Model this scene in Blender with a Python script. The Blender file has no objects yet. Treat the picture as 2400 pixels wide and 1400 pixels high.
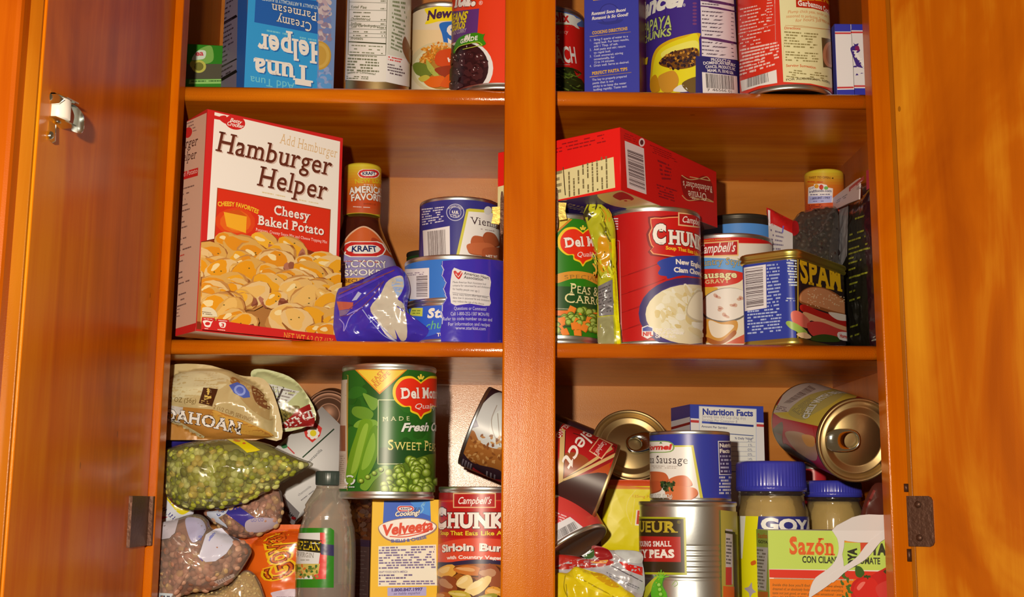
import bpy, bmesh, math, random
from mathutils import Matrix, Vector, geometry, noise

# ---------------------------------------------------------------- camera (all lengths in mm, scene in metres)
S = 0.001
F_PX = 2846.6
YAW, PITCH, ROLL = math.radians(.834), math.radians(9.61), math.radians(.41)
CAM = Vector((-24.07, -911.7, -123.6))
_cy, _sy, _cp, _sp = math.cos(YAW), math.sin(YAW), math.cos(PITCH), math.sin(PITCH)
FWD = Vector((_sy*_cp, _cy*_cp, _sp))
_r0 = Vector((_cy, -_sy, 0)); _u0 = _r0.cross(FWD)
RGT = _r0*math.cos(ROLL) + _u0*math.sin(ROLL)
UPV = -_r0*math.sin(ROLL) + _u0*math.cos(ROLL)
scene = bpy.context.scene
COL = scene.collection
cam_data = bpy.data.cameras.new('camera')
cam_data.sensor_width = 36.0
cam_data.lens = F_PX/2400.0*36.0
cam_data.clip_start = 0.02
cam_ob = bpy.data.objects.new('camera', cam_data)
COL.objects.link(cam_ob)
cam_ob.matrix_world = Matrix(((RGT.x, UPV.x, -FWD.x, CAM.x*S), (RGT.y, UPV.y, -FWD.y, CAM.y*S),
                              (RGT.z, UPV.z, -FWD.z, CAM.z*S), (0, 0, 0, 1)))
scene.camera = cam_ob

# ---------------------------------------------------------------- world, flash, exposure
world = bpy.data.worlds.new('room_light'); scene.world = world
world.use_nodes = True
wbg = world.node_tree.nodes['Background']
wbg.inputs[0].default_value = (1.0, .55, .25, 1)
wbg.inputs[1].default_value = .11
flash = bpy.data.lights.new('camera_flash', 'POINT')
flash.energy = 37
flash.color = (1.0, .84, .65)
flash.shadow_soft_size = .011
flash_ob = bpy.data.objects.new('camera_flash', flash)
FLASH = CAM - RGT*72 + UPV*78 - FWD*15
flash_ob.location = FLASH*S
COL.objects.link(flash_ob)
scene.view_settings.view_transform = 'Standard'
scene.view_settings.look = 'None'
scene.view_settings.gamma = 1.0
scene.view_settings.use_curve_mapping = False
scene.view_settings.exposure = 0.0
scene.cycles.max_bounces = 8
scene.cycles.transparent_max_bounces = 16
scene.cycles.use_denoising = True

# ---------------------------------------------------------------- helpers
def ray(x, y):
    return FWD + RGT*((x-1200)/F_PX) - UPV*((y-700)/F_PX)
def P(x, y, Y):
    """point of the plane at depth Y seen at photo position x, y"""
    d = ray(x, y)
    return CAM + d*((Y-CAM.y)/d.y)
def PZ(x, y, z):
    d = ray(x, y)
    return CAM + d*((z-CAM.z)/d.z)
def px_of(p):
    d = p-CAM
    w = d.dot(FWD)
    return 1200+F_PX*d.dot(RGT)/w, 700-F_PX*d.dot(UPV)/w

def s2l(c):
    c /= 255.0
    return c/12.92 if c <= .04045 else ((c+.055)/1.055)**2.4
ILL = (1.0, .84, .66)
def alb(c):
    return tuple(max(.0, min(.86, s2l(v)/i)) for v, i in zip(c, ILL))
def mix(a, b, t):
    return tuple(x+(y-x)*t for x, y in zip(a, b))

_mats = {}
def nodes_of(name):
    m = bpy.data.materials.new(name); m.use_nodes = True
    nt = m.node_tree
    return m, nt, nt.nodes['Principled BSDF']
def solid(name, col, rough=.5, metal=0.0, coat=0.0, spec=.5, bump=0.0, bscale=200.0, var=0.0):
    """plain surface with a little procedural variation"""
    key = ('solid', name)
    if key in _mats: return _mats[key]
    m, nt, b = nodes_of(name)
    c = alb(col)
    b.inputs['Base Color'].default_value = (*c, 1)
    b.inputs['Roughness'].default_value = rough
    b.inputs['Metallic'].default_value = metal
    b.inputs['Coat Weight'].default_value = coat
    b.inputs['Specular IOR Level'].default_value = spec
    tc = nt.nodes.new('ShaderNodeTexCoord')
    nz = nt.nodes.new('ShaderNodeTexNoise'); nz.inputs['Scale'].default_value = bscale; nz.inputs['Detail'].default_value = 3
    nt.links.new(tc.outputs['Object'], nz.inputs['Vector'])
    mx = nt.nodes.new('ShaderNodeMix'); mx.data_type = 'RGBA'
    mx.inputs[6].default_value = (*[v*(1-var) for v in c], 1)
    mx.inputs[7].default_value = (*[min(.9, v*(1+var)) for v in c], 1)
    nt.links.new(nz.outputs['Fac'], mx.inputs[0]); nt.links.new(mx.outputs[2], b.inputs['Base Color'])
    if bump:
        bp = nt.nodes.new('ShaderNodeBump'); bp.inputs['Strength'].default_value = bump; bp.inputs['Distance'].default_value = .001
        nt.links.new(nz.outputs['Fac'], bp.inputs['Height']); nt.links.new(bp.outputs['Normal'], b.inputs['Normal'])
    _mats[key] = m
    return m
def printed(name='printed_paper', rough=.42, spec=.45, coat=0.0, metal=0.0, bump=0.0):
    """printed stock: the ink colours are stored per face on the sheet"""
    key = ('print', name)
    if key in _mats: return _mats[key]
    m, nt, b = nodes_of(name)
    at = nt.nodes.new('ShaderNodeAttribute'); at.attribute_name = 'Col'
    nt.links.new(at.outputs['Color'], b.inputs['Base Color'])
    b.inputs['Roughness'].default_value = rough
    b.inputs['Specular IOR Level'].default_value = spec
    b.inputs['Coat Weight'].default_value = coat
    b.inputs['Metallic'].default_value = metal
    if bump:
        tc = nt.nodes.new('ShaderNodeTexCoord')
        nz = nt.nodes.new('ShaderNodeTexNoise'); nz.inputs['Scale'].default_value = 90; nz.inputs['Detail'].default_value = 2
        nt.links.new(tc.outputs['Object'], nz.inputs['Vector'])
        bp = nt.nodes.new('ShaderNodeBump'); bp.inputs['Strength'].default_value = bump; bp.inputs['Distance'].default_value = .002
        nt.links.new(nz.outputs['Fac'], bp.inputs['Height']); nt.links.new(bp.outputs['Normal'], b.inputs['Normal'])
    _mats[key] = m
    return m
def film(name, tint=(235, 235, 230), amount=.12, rough=.12, bump=.5, haze=.1, bscale=60):
    """thin clear plastic: mostly see-through with glossy highlights"""
    key = ('film', name)
    if key in _mats: return _mats[key]
    m, nt, b = nodes_of(name)
    out = nt.nodes['Material Output']
    nt.nodes.remove(b)
    tr = nt.nodes.new('ShaderNodeBsdfTransparent'); tr.inputs[0].default_value = (*[min(1, s2l(v)) for v in tint], 1)
    gl = nt.nodes.new('ShaderNodeBsdfGlossy'); gl.inputs['Roughness'].default_value = rough
    gl.inputs['Color'].default_value = (1, 1, 1, 1)
    df = nt.nodes.new('ShaderNodeBsdfDiffuse'); df.inputs[0].default_value = (.75, .72, .68, 1)
    lw = nt.nodes.new('ShaderNodeLayerWeight'); lw.inputs[0].default_value = .3
    mp = nt.nodes.new('ShaderNodeMath'); mp.operation = 'MULTIPLY_ADD'; mp.inputs[1].default_value = .5; mp.inputs[2].default_value = amount
    nt.links.new(lw.outputs['Fresnel'], mp.inputs[0])
    m1 = nt.nodes.new('ShaderNodeMixShader'); m1.inputs[0].default_value = haze
    m2 = nt.nodes.new('ShaderNodeMixShader')
    nt.links.new(tr.outputs[0], m1.inputs[1]); nt.links.new(df.outputs[0], m1.inputs[2])
    nt.links.new(mp.outputs[0], m2.inputs[0]); nt.links.new(m1.outputs[0], m2.inputs[1]); nt.links.new(gl.outputs[0], m2.inputs[2])
    nt.links.new(m2.outputs[0], out.inputs['Surface'])
    if bump:
        tc = nt.nodes.new('ShaderNodeTexCoord')
        nz = nt.nodes.new('ShaderNodeTexNoise'); nz.inputs['Scale'].default_value = bscale; nz.inputs['Detail'].default_value = 2
        nz.inputs['Distortion'].default_value = 1.2
        nt.links.new(tc.outputs['Object'], nz.inputs['Vector'])
        bp = nt.nodes.new('ShaderNodeBump'); bp.inputs['Strength'].default_value = bump; bp.inputs['Distance'].default_value = .004
        nt.links.new(nz.outputs['Fac'], bp.inputs['Height'])
        for n in (gl, lw): nt.links.new(bp.outputs['Normal'], n.inputs['Normal'])
    _mats[key] = m
    return m
def wood(name, axis, dark, mid, light, rough=.3, coat=.3, blotch=9.0, grain=55.0, bump=.12, spec=.2, contrast=1.0):
    """varnished wood, grain running along axis (0 x, 1 y, 2 z)"""
    key = ('wood', name)
    if key in _mats: return _mats[key]
    m, nt, b = nodes_of(name)
    N, Lk = nt.nodes.new, nt.links.new
    tc = N('ShaderNodeTexCoord')
    mp = N('ShaderNodeMapping'); sc = [grain]*3; sc[axis] = grain*.05; mp.inputs['Scale'].default_value = sc
    mp.inputs['Rotation'].default_value = (.02, .03, .01)
    Lk(tc.outputs['Object'], mp.inputs['Vector'])
    g = N('ShaderNodeTexNoise'); g.inputs['Scale'].default_value = 1.0; g.inputs['Detail'].default_value = 6; g.inputs['Roughness'].default_value = .62; g.inputs['Distortion'].default_value = .6
    Lk(mp.outputs[0], g.inputs['Vector'])
    mp2 = N('ShaderNodeMapping'); s2 = [blotch]*3; s2[axis] = blotch*.45; mp2.inputs['Scale'].default_value = s2
    Lk(tc.outputs['Object'], mp2.inputs['Vector'])
    bl = N('ShaderNodeTexNoise'); bl.inputs['Scale'].default_value = 1.0; bl.inputs['Detail'].default_value = 4; bl.inputs['Distortion'].default_value = 1.2
    Lk(mp2.outputs[0], bl.inputs['Vector'])
    ad = N('ShaderNodeMath'); ad.operation = 'MULTIPLY_ADD'; ad.inputs[1].default_value = .45
    Lk(g.outputs['Fac'], ad.inputs[0])
    m3 = N('ShaderNodeMath'); m3.operation = 'MULTIPLY'; m3.inputs[1].default_value = .55
    Lk(bl.outputs['Fac'], m3.inputs[0]); Lk(m3.outputs[0], ad.inputs[2])
    cr = N('ShaderNodeValToRGB'); e = cr.color_ramp.elements
    e[0].position, e[0].color = .5-.17/contrast, (*alb(dark), 1)
    e[1].position, e[1].color = .5+.16/contrast, (*alb(light), 1)
    k = cr.color_ramp.elements.new(.5); k.color = (*alb(mid), 1)
    Lk(ad.outputs[0], cr.inputs[0])
    # small knots and nail specks
    vo = N('ShaderNodeTexVoronoi'); vo.inputs['Scale'].default_value = 24.0
    mp4 = N('ShaderNodeMapping'); s4 = [1, 1, 1]; s4[axis] = .5; mp4.inputs['Scale'].default_value = s4
    Lk(tc.outputs['Object'], mp4.inputs['Vector']); Lk(mp4.outputs[0], vo.inputs['Vector'])
    lt = N('ShaderNodeMath'); lt.operation = 'LESS_THAN'; lt.inputs[1].default_value = .028
    Lk(vo.outputs['Distance'], lt.inputs[0])
    kf = N('ShaderNodeMath'); kf.operation = 'MULTIPLY'; kf.inputs[1].default_value = .55
    Lk(lt.outputs[0], kf.inputs[0])
    mx = N('ShaderNodeMix'); mx.data_type = 'RGBA'; mx.inputs[7].default_value = (*[v*.35 for v in alb(dark)], 1)
    Lk(kf.outputs[0], mx.inputs[0]); Lk(cr.outputs[0], mx.inputs[6]); Lk(mx.outputs[2], b.inputs['Base Color'])
    b.inputs['Roughness'].default_value = rough
    b.inputs['Coat Weight'].default_value = coat
    b.inputs['Coat Roughness'].default_value = .14
    b.inputs['Specular IOR Level'].default_value = spec
    b.inputs['Coat IOR'].default_value = 1.35
    fn = N('ShaderNodeTexNoise'); fn.inputs['Scale'].default_value = 1300; fn.inputs['Detail'].default_value = 2
    Lk(tc.outputs['Object'], fn.inputs['Vector'])
    b1 = N('ShaderNodeBump'); b1.inputs['Strength'].default_value = bump; b1.inputs['Distance'].default_value = .0006
    Lk(g.outputs['Fac'], b1.inputs['Height'])
    b2 = N('ShaderNodeBump'); b2.inputs['Strength'].default_value = bump*1.5; b2.inputs['Distance'].default_value = .00025
    Lk(fn.outputs['Fac'], b2.inputs['Height']); Lk(b1.outputs['Normal'], b2.inputs['Normal'])
    Lk(b2.outputs['Normal'], b.inputs['Normal']); Lk(b2.outputs['Normal'], b.inputs['Coat Normal'])
    _mats[key] = m
    return m

class MB:
    """collects faces (mm) for one mesh; every face has a material slot, a print colour and smooth normals if given"""
    def __init__(s):
        s.v, s.f, s.mi, s.fc, s.sm, s.nv = [], [], [], [], [], []
    def vert(s, p, n=None):
        s.v.append((p[0], p[1], p[2])); s.nv.append(n); return len(s.v)-1
    def face(s, idx, mi=0, col=(1, 1, 1), smooth=False):
        s.f.append(idx); s.mi.append(mi); s.fc.append(col); s.sm.append(smooth)
    def quad(s, a, b, c, d, mi=0, col=(1, 1, 1)):
        i = [s.vert(p) for p in (a, b, c, d)]; s.face(i, mi, col)
    def box(s, lo, hi, mi=0, col=(1, 1, 1), M=None):
        x0, y0, z0 = lo; x1, y1, z1 = hi
        ps = [(x0, y0, z0), (x1, y0, z0), (x1, y1, z0), (x0, y1, z0), (x0, y0, z1), (x1, y0, z1), (x1, y1, z1), (x0, y1, z1)]
        if M: ps = [M @ Vector(p) for p in ps]
        b = [s.vert(p) for p in ps]
        for f in ((0, 3, 2, 1), (4, 5, 6, 7), (0, 1, 5, 4), (1, 2, 6, 5), (2, 3, 7, 6), (3, 0, 4, 7)):
            s.face([b[i] for i in f], mi, col)
    def lathe(s, prof, n=72, mi=0, col=(1, 1, 1), M=None, smooth=True, closed=False, amod=None):
        """profile of (r, z), outside first; revolve about z"""
        rings = []
        for r, z in prof:
            if r < 1e-6:
                p = Vector((0, 0, z)); rings.append([s.vert(M @ p if M else p)]*n); continue
            ring = []
            for k in range(n):
                a = 2*math.pi*k/n
                rr = r*(amod(a, z) if amod else 1)
                p = Vector((rr*math.sin(a), -rr*math.cos(a), z))
                ring.append(s.vert(M @ p if M else p))
            rings.append(ring)
        for A, B in zip(rings, rings[1:]):
            for k in range(n):
                j = (k+1) % n
                idx = [A[k], A[j], B[j], B[k]]
                q = []
                for i in idx:
                    if i not in q: q.append(i)
                if len(q) > 2: s.face(q, mi, col, smooth)
    def tube(s, pts, r, n=10, mi=0, col=(1, 1, 1), cap=True, flat=1.0):
        pts = [Vector(p) for p in pts]; prev = None
        for i, p in enumerate(pts):
            t = (pts[min(i+1, len(pts)-1)]-pts[max(i-1, 0)]).normalized()
            a = t.cross(Vector((0, 0, 1)))
            if a.length < .1: a = t.cross(Vector((1, 0, 0)))
            a.normalize(); b = t.cross(a)
            ring = [s.vert(p+a*r*math.cos(2*math.pi*k/n)+b*r*flat*math.sin(2*math.pi*k/n)) for k in range(n)]
            if prev:
                for k in range(n): s.face([prev[k], prev[(k+1) % n], ring[(k+1) % n], ring[k]], mi, col, True)
            elif cap: s.face(ring[::-1], mi, col)
            prev = ring
        if cap: s.face(prev, mi, col)
    def prism(s, outline, y0, y1, mi=0, col=(1, 1, 1), M=None, smooth=False):
        """outline of (x, z) extruded from y0 (front) to y1"""
        A = [s.vert(M @ Vector((x, y0, z)) if M else (x, y0, z)) for x, z in outline]
        B = [s.vert(M @ Vector((x, y1, z)) if M else (x, y1, z)) for x, z in outline]
        n = len(outline)
        for t in geometry.tessellate_polygon([[Vector((x, z, 0)) for x, z in outline]]):
            s.face([A[i] for i in t], mi, col); s.face([B[i] for i in reversed(t)], mi, col)
        for k in range(n): s.face([A[k], A[(k+1) % n], B[(k+1) % n], B[k]], mi, col, smooth)
    def build(s, name, mats, parent=None, M=None, fix=True, bevel=0.0):
        me = bpy.data.meshes.new(name)
        me.from_pydata([(x*S, y*S, z*S) for x, y, z in s.v], [], s.f)
        if not isinstance(mats, (list, tuple)): mats = [mats]
        for m in mats: me.materials.append(m)
        me.polygons.foreach_set('material_index', s.mi)
        me.polygons.foreach_set('use_smooth', s.sm)
        at = me.color_attributes.new('Col', 'FLOAT_COLOR', 'CORNER')
        buf = []
        for p, c in zip(s.f, s.fc):
            if c and isinstance(c[0], (tuple, list)):
                for q in c: buf.extend((q[0], q[1], q[2], 1))
            else:
                buf.extend((c[0], c[1], c[2], 1)*len(p))
        at.data.foreach_set('color', buf)
        if fix and not any(n is not None for n in s.nv):
            bm = bmesh.new(); bm.from_mesh(me)
            bmesh.ops.recalc_face_normals(bm, faces=bm.faces)
            if bevel: 
                ed = [e for e in bm.edges if len(e.link_faces) == 2 and e.calc_face_angle(0) > .6]
                bmesh.ops.bevel(bm, geom=ed, offset=bevel*S, segments=2, affect='EDGES', profile=.5)
            bm.to_mesh(me); bm.free()
        me.update()
        if any(n is not None for n in s.nv):
            me.normals_split_custom_set_from_vertices([tuple(n) if n is not None else (0, 0, 0) for n in s.nv])
        o = bpy.data.objects.new(name, me); COL.objects.link(o)
        if parent: o.parent = parent
        if M is not None: o.matrix_local = mscale(M)
        return o
def mscale(M):
    M = M.copy(); M.translation = M.translation*S; return M
def thing(name, label, cat, M=None, group=None):
    o = bpy.data.objects.new(name, None); o.empty_display_size = .02
    COL.objects.link(o)
    if M is not None: o.matrix_world = mscale(M)
    o['label'] = label; o['category'] = cat
    if group: o['group'] = group
    return o
def T(x, y=None, z=None):
    return Matrix.Translation(x if y is None else (x, y, z))
def R(deg, ax): return Matrix.Rotation(math.radians(deg), 4, ax)
def basis(o, x, y, z):
    return Matrix(((x[0], y[0], z[0], o[0]), (x[1], y[1], z[1], o[1]), (x[2], y[2], z[2], o[2]), (0, 0, 0, 1)))

# ---------------------------------------------------------------- printing: glyphs
_gly = {}
def glyph(ch, bold=0.0, serif=False):
    key = (ch, round(bold, 3), serif)
    if key in _gly: return _gly[key]
    def mesh_of(body):
        cu = bpy.data.curves.new('t', 'FONT'); cu.body = body; cu.size = 1.0; cu.offset = bold; cu.resolution_u = 3
        ob = bpy.data.objects.new('t', cu); COL.objects.link(ob)
        me = bpy.data.meshes.new_from_object(ob.evaluated_get(bpy.context.evaluated_depsgraph_get()))
        r = ([tuple(v.co[:2]) for v in me.vertices], [tuple(p.vertices) for p in me.polygons])
        bpy.data.objects.remove(ob); bpy.data.curves.remove(cu); bpy.data.meshes.remove(me)
        return r
    if ch == ' ': _gly[key] = ([], .30); return _gly[key]
    vs, fs = mesh_of(ch)
    v2, _ = mesh_of(ch+'|'); v3, _ = mesh_of('|')
    adv = max(p[0] for p in v2)-max(p[0] for p in v3)
    polys = [[vs[i] for i in f] for f in fs]
    if serif and ch.isalpha():
        cnt = {}
        for f in fs:
            for a, b in zip(f, f[1:]+f[:1]):
                k = (min(a, b), max(a, b)); cnt[k] = cnt.get(k, 0)+1
        ymin, ymax = min(p[1] for p in vs), max(p[1] for p in vs)
        hh = .055+bold*.6
        ex = .075
        segs = [(vs[a], vs[b]) for (a, b), c in cnt.items() if c == 1]
        done = []
        for a, b in segs:
            if abs(a[1]-b[1]) < .012 and .035 < abs(a[0]-b[0]) < .24+bold*2:
                y = (a[1]+b[1])/2; x0, x1 = sorted((a[0], b[0])); xm = (x0+x1)/2
                if any(abs(y-d[1]) < .02 and abs(xm-d[0]) < .03 for d in done): continue
                up = None
                if y < ymin+.04 or abs(y) < .05: up = 1
                elif y > ymax-.04 or abs(y-.5) < .1 or abs(y-.7) < .08: up = -1
                if up is None or ch in 'tfzZ' and up == -1: continue
                if ch in 'EFLT' and (x1-x0) > .26: continue
                done.append((xm, y))
                y1 = y+up*hh
                l, r = (x0-ex, x1+ex)
                if ch in 'hbklmnrpiud' and up == -1: r = x1+.004
                polys.append([(l, min(y, y1)), (r, min(y, y1)), (r, max(y, y1)), (l, max(y, y1))])
        adv += .05
    _gly[key] = (polys, adv)
    return _gly[key]
CAPH = .70
def text_polys(s, bold=0.0, serif=False, slant=0.0, track=0.0, smallcaps=False):
    """polygons in em units, baseline 0, and the total advance"""
    out = []; x = 0.0
    first = True
    for ch in s:
        sc = 1.0
        if smallcaps and ch.isalpha():
            if ch.islower(): sc = .78
            ch = ch.upper()
        pl, adv = glyph(ch, bold, serif)
        for p in pl: out.append([((x+(px+py*slant)*sc), py*sc) for px, py in p])
        x += adv*sc+track
    return out, x

# ---------------------------------------------------------------- printing: surfaces
class Flat:
    """plane y=0 of frame M (x right, z up, front -y); optional bulge h(u, v) towards the front"""
    def __init__(s, M, local=None, h=None, du=None):
        s.W = M; s.L = local or Matrix.Identity(4); s.full = M @ s.L; s.inv = s.full.inverted(); s.h = h; s.du = du or (5.0 if h else None); s.dv = s.du
    def uv(s, x, y):
        o = s.inv @ CAM; d = s.inv.to_3x3() @ ray(x, y); yy = 0.0
        for _ in range(6 if s.h else 1):
            t = (yy-o.y)/d.y; q = o+d*t
            if s.h: yy = -s.h(q.x, q.z)
        return (q.x, q.z)
    def at(s, u, v, k):
        if not s.h:
            return s.L @ Vector((u, -k, v)), (s.L.to_3x3() @ Vector((0, -1, 0))).normalized()
        e = .6; h0 = s.h(u, v)
        n = Vector((-(s.h(u+e, v)-s.h(u-e, v))/(2*e), -1, -(s.h(u, v+e)-s.h(u, v-e))/(2*e))).normalized()
        return s.L @ (Vector((u, -h0, v))+n*k), (s.L.to_3x3() @ n).normalized()
class Cyl:
    """cylinder about local z; u = arc length from the -y side, v = z. r may taper: r(v)"""
    def __init__(s, M, r, steps=96):
        s.W = M; s.inv = M.inverted(); s.r = r if callable(r) else (lambda v, r=r: r); s.r0 = s.r(0) if not callable(r) else r(None)
        s.du = 2*math.pi*s.r0/steps; s.dv = 8.0 if callable(r) else None
    def uv(s, x, y):
        o = s.inv @ CAM; d = (s.inv.to_3x3() @ ray(x, y)); r = s.r0
        for _ in range(3):
            a = d.x*d.x+d.y*d.y; b = o.x*d.x+o.y*d.y; c = o.x*o.x+o.y*o.y-r*r
            D = b*b-a*c
            t = (-b-math.sqrt(max(D, 0)))/a
            q = o+d*t
            r = s.r(q.z)
        return (s.r0*math.atan2(q.x, -q.y), q.z)
    def at(s, u, v, k):
        a = u/s.r0; r = s.r(v)+k
        return Vector((r*math.sin(a), -r*math.cos(a), v)), Vector((math.sin(a), -math.cos(a), 0))

def clip_half(poly, ax, val, keep_less):
    out = []
    n = len(poly)
    for i in range(n):
        a, b = poly[i], poly[(i+1) % n]
        ia = (a[ax] <= val) == keep_less or a[ax] == val
        ib = (b[ax] <= val) == keep_less or b[ax] == val
        if ia: out.append(a)
        if ia != ib:
            t = (val-a[ax])/(b[ax]-a[ax])
            q = [a[0]+(b[0]-a[0])*t, a[1]+(b[1]-a[1])*t]; q[ax] = val
            out.append(tuple(q))
    return out
def slice_poly(poly, ax, step):
    lo = min(p[ax] for p in poly); hi = max(p[ax] for p in poly)
    if hi-lo <= step*1.02: return [poly]
    res = []; k = math.floor(lo/step)+1; rest = poly
    while k*step < hi-1e-9:
        a = clip_half(rest, ax, k*step, True); rest = clip_half(rest, ax, k*step, False)
        if len(a) > 2: res.append(a)
        if len(rest) < 3: break
        k += 1
    if len(rest) > 2: res.append(rest)
    return res
def smooth_pts(pts, n=5, closed=True):
    out = []; m = len(pts)
    rng = range(m) if closed else range(m-1)
    for i in rng:
        g = (lambda k: pts[k % m]) if closed else (lambda k: pts[max(0, min(m-1, k))])
        p0, p1, p2, p3 = g(i-1), g(i), g(i+1), g(i+2)
        for j in range(n):
            t = j/n
            out.append(tuple(.5*(2*p1[c]+(p2[c]-p0[c])*t+(2*p0[c]-5*p1[c]+4*p2[c]-p3[c])*t*t+(3*p1[c]-p0[c]-3*p2[c]+p3[c])*t**3) for c in (0, 1)))
    if not closed: out.append(pts[-1])
    return out

class Art:
    """a printed sheet: shapes are given at photo positions and land on the surface they are printed on"""
    STEP = .011
    def __init__(s, surf, clip=None, base=.02, seed=1, flip=False):
        s.f = surf; s.items = []; s.k = base; s.clip = clip; s.rnd = random.Random(seed); s.local = False
    def next(s): s.k += s.STEP; return s.k
    def q(s, p): return p if s.local else s.f.uv(p[0], p[1])
    def dens(s, pts, step=9.0):
        out = []
        for i, a in enumerate(pts):
            b = pts[(i+1) % len(pts)]
            n = max(1, int(math.hypot(b[0]-a[0], b[1]-a[1])/step)) if not s.local else 1
            for j in range(n): out.append((a[0]+(b[0]-a[0])*j/n, a[1]+(b[1]-a[1])*j/n))
        return out
    def raw(s, poly, col, k):
        if len(poly) > 4 or True:
            s.items.append((poly, col, k))
    def fill(s, uvs, col, k=None):
        k = s.next() if k is None else k
        c = alb(col)
        if len(uvs) == 3: s.items.append((uvs, c, k)); return
        for t in geometry.tessellate_polygon([[Vector((p[0], p[1], 0)) for p in uvs]]):
            s.items.append(([uvs[i] for i in t], c, k))
    def poly(s, pts, col, k=None): s.fill([s.q(p) for p in s.dens(pts)], col, k)
    def smooth(s, pts, col, n=5): s.poly(smooth_pts(pts, n), col)
    def rect(s, x0, y0, x1, y1, col): s.poly([(x0, y0), (x1, y0), (x1, y1), (x0, y1)], col)
    def quad(s, a, b, c, d, col): s.poly([a, b, c, d], col)
    def sheet(s, u0, v0, u1, v1, col): s.fill([(u0, v0), (u1, v0), (u1, v1), (u0, v1)], col)
    def ell(s, x, y, rx, ry, col, rot=0.0, n=28, a0=0, a1=360):
        r = math.radians(rot); pts = []
        for i in range(n+(a1-a0 < 360)):
            a = math.radians(a0+(a1-a0)*i/n)
            ex, ey = rx*math.cos(a), ry*math.sin(a)
            pts.append((x+ex*math.cos(r)-ey*math.sin(r), y+ex*math.sin(r)+ey*math.cos(r)))
        s.poly(pts, col)
    def line(s, pts, w, col, k=None):
        k = s.next() if k is None else k
        pts = s.dens(pts+[pts[-1]])[:-1] if len(pts) > 1 else pts
        L, Rr = [], []
        for i, p in enumerate(pts):
            a, b = pts[max(0, i-1)], pts[min(len(pts)-1, i+1)]
            dx, dy = b[0]-a[0], b[1]-a[1]; d = math.hypot(dx, dy) or 1
            nx, ny = -dy/d*w/2, dx/d*w/2
            L.append(s.q((p[0]+nx, p[1]+ny))); Rr.append(s.q((p[0]-nx, p[1]-ny)))
        c = alb(col)
        for i in range(len(pts)-1):
            s.items.append(([L[i], L[i+1], Rr[i+1]], c, k)); s.items.append(([L[i], Rr[i+1], Rr[i]], c, k))
    def frame(s, pts, w, col):
        s.line(pts+[pts[0]], w, col)
    def text(s, t, x0, y0, x1, y1, h, col, bold=0.0, serif=False, slant=0.0, track=0.0, arc=0.0, sc=False, edge=None, ew=.03, shadow=None, pre='', post=''):
        """baseline from (x0,y0) to (x1,y1), cap height h, all in photo pixels"""
        if edge is not None: s.text(t, x0, y0, x1, y1, h, edge, bold+ew, serif, slant, track, arc, sc, pre=pre, post=post)
        if shadow is not None:
            d = h*.06
            s.text(t, x0+d, y0+d, x1+d, y1+d, h, shadow, bold, serif, slant, track, arc, sc, pre=pre, post=post)
        pl, adv = text_polys(pre+t+post, bold, serif, slant, track, sc)
        if not pl: return
        if post: adv = text_polys(pre+t, bold, serif, slant, track, sc)[1]
        if pre:                      # letters that run on round the side, out of sight
            pa = text_polys(pre, bold, serif, slant, track, sc)[1]
            pl = [[(q[0]-pa, q[1]) for q in p] for p in pl]; adv -= pa
        a, b = Vector(s.q((x0, y0))), Vector(s.q((x1, y1)))
        mx, my = (x0+x1)/2, (y0+y1)/2
        dx, dy = x1-x0, y1-y0; d = math.hypot(dx, dy)
        m0, m1 = Vector(s.q((mx, my))), Vector(s.q((mx+dy/d*h, my-dx/d*h)))
        H = (m1-m0).length/CAPH
        dr = b-a; Lg = dr.length; dr.normalize(); up = Vector((-dr.y, dr.x))
        if s.local and False: pass
        if (m1-m0).dot(up) < 0: up = -up
        arc_mm = arc*H*CAPH/h
        sx = Lg/adv; c = alb(col); k = s.next()
        def mp(p):
            xx = p[0]*sx; t = xx/Lg
            if arc_mm:
                off = arc_mm*4*t*(1-t); sl = arc_mm*4*(1-2*t)/Lg
                nn = math.sqrt(1+sl*sl)
                return tuple(a+dr*(xx-sl/nn*p[1]*H)+up*(off+p[1]*H/nn))
            return tuple(a+dr*xx+up*(p[1]*H))
        for i, p in enumerate(pl):
            s.items.append(([mp(q) for q in p], c, k+(i % 5)*.0012))
    def lerp(s, qd, u, v):
        a, b, c, d = qd
        return ((a[0]*(1-u)+b[0]*u)*(1-v)+(d[0]*(1-u)+c[0]*u)*v, (a[1]*(1-u)+b[1]*u)*(1-v)+(d[1]*(1-u)+c[1]*u)*v)
    def greek(s, qd, n, col, h=.5, dense=.8, ragged=.25, wl=(.03, .12), just=0):
        """rows of print too small to read: qd = tl, tr, br, bl"""
        k = s.next()
        c = alb(col)
        for i in range(n):
            v0 = (i+.2)/n; v1 = v0+h/n; u = 0.0; end = 1-s.rnd.random()*ragged
            off = (1-end)/2 if just == 1 else (1-end) if just == 2 else 0
            while u < end:
                w = s.rnd.uniform(*wl); e = min(end, u+w)
                pts = [s.q(s.lerp(qd, u+off, v0)), s.q(s.lerp(qd, e+off, v0)), s.q(s.lerp(qd, e+off, v1)), s.q(s.lerp(qd, u+off, v1))]
                if s.rnd.random() < dense:
                    s.items.append((pts[:3], c, k)); s.items.append(([pts[0], pts[2], pts[3]], c, k))
                u = e+.012+.01*s.rnd.random()
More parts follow.
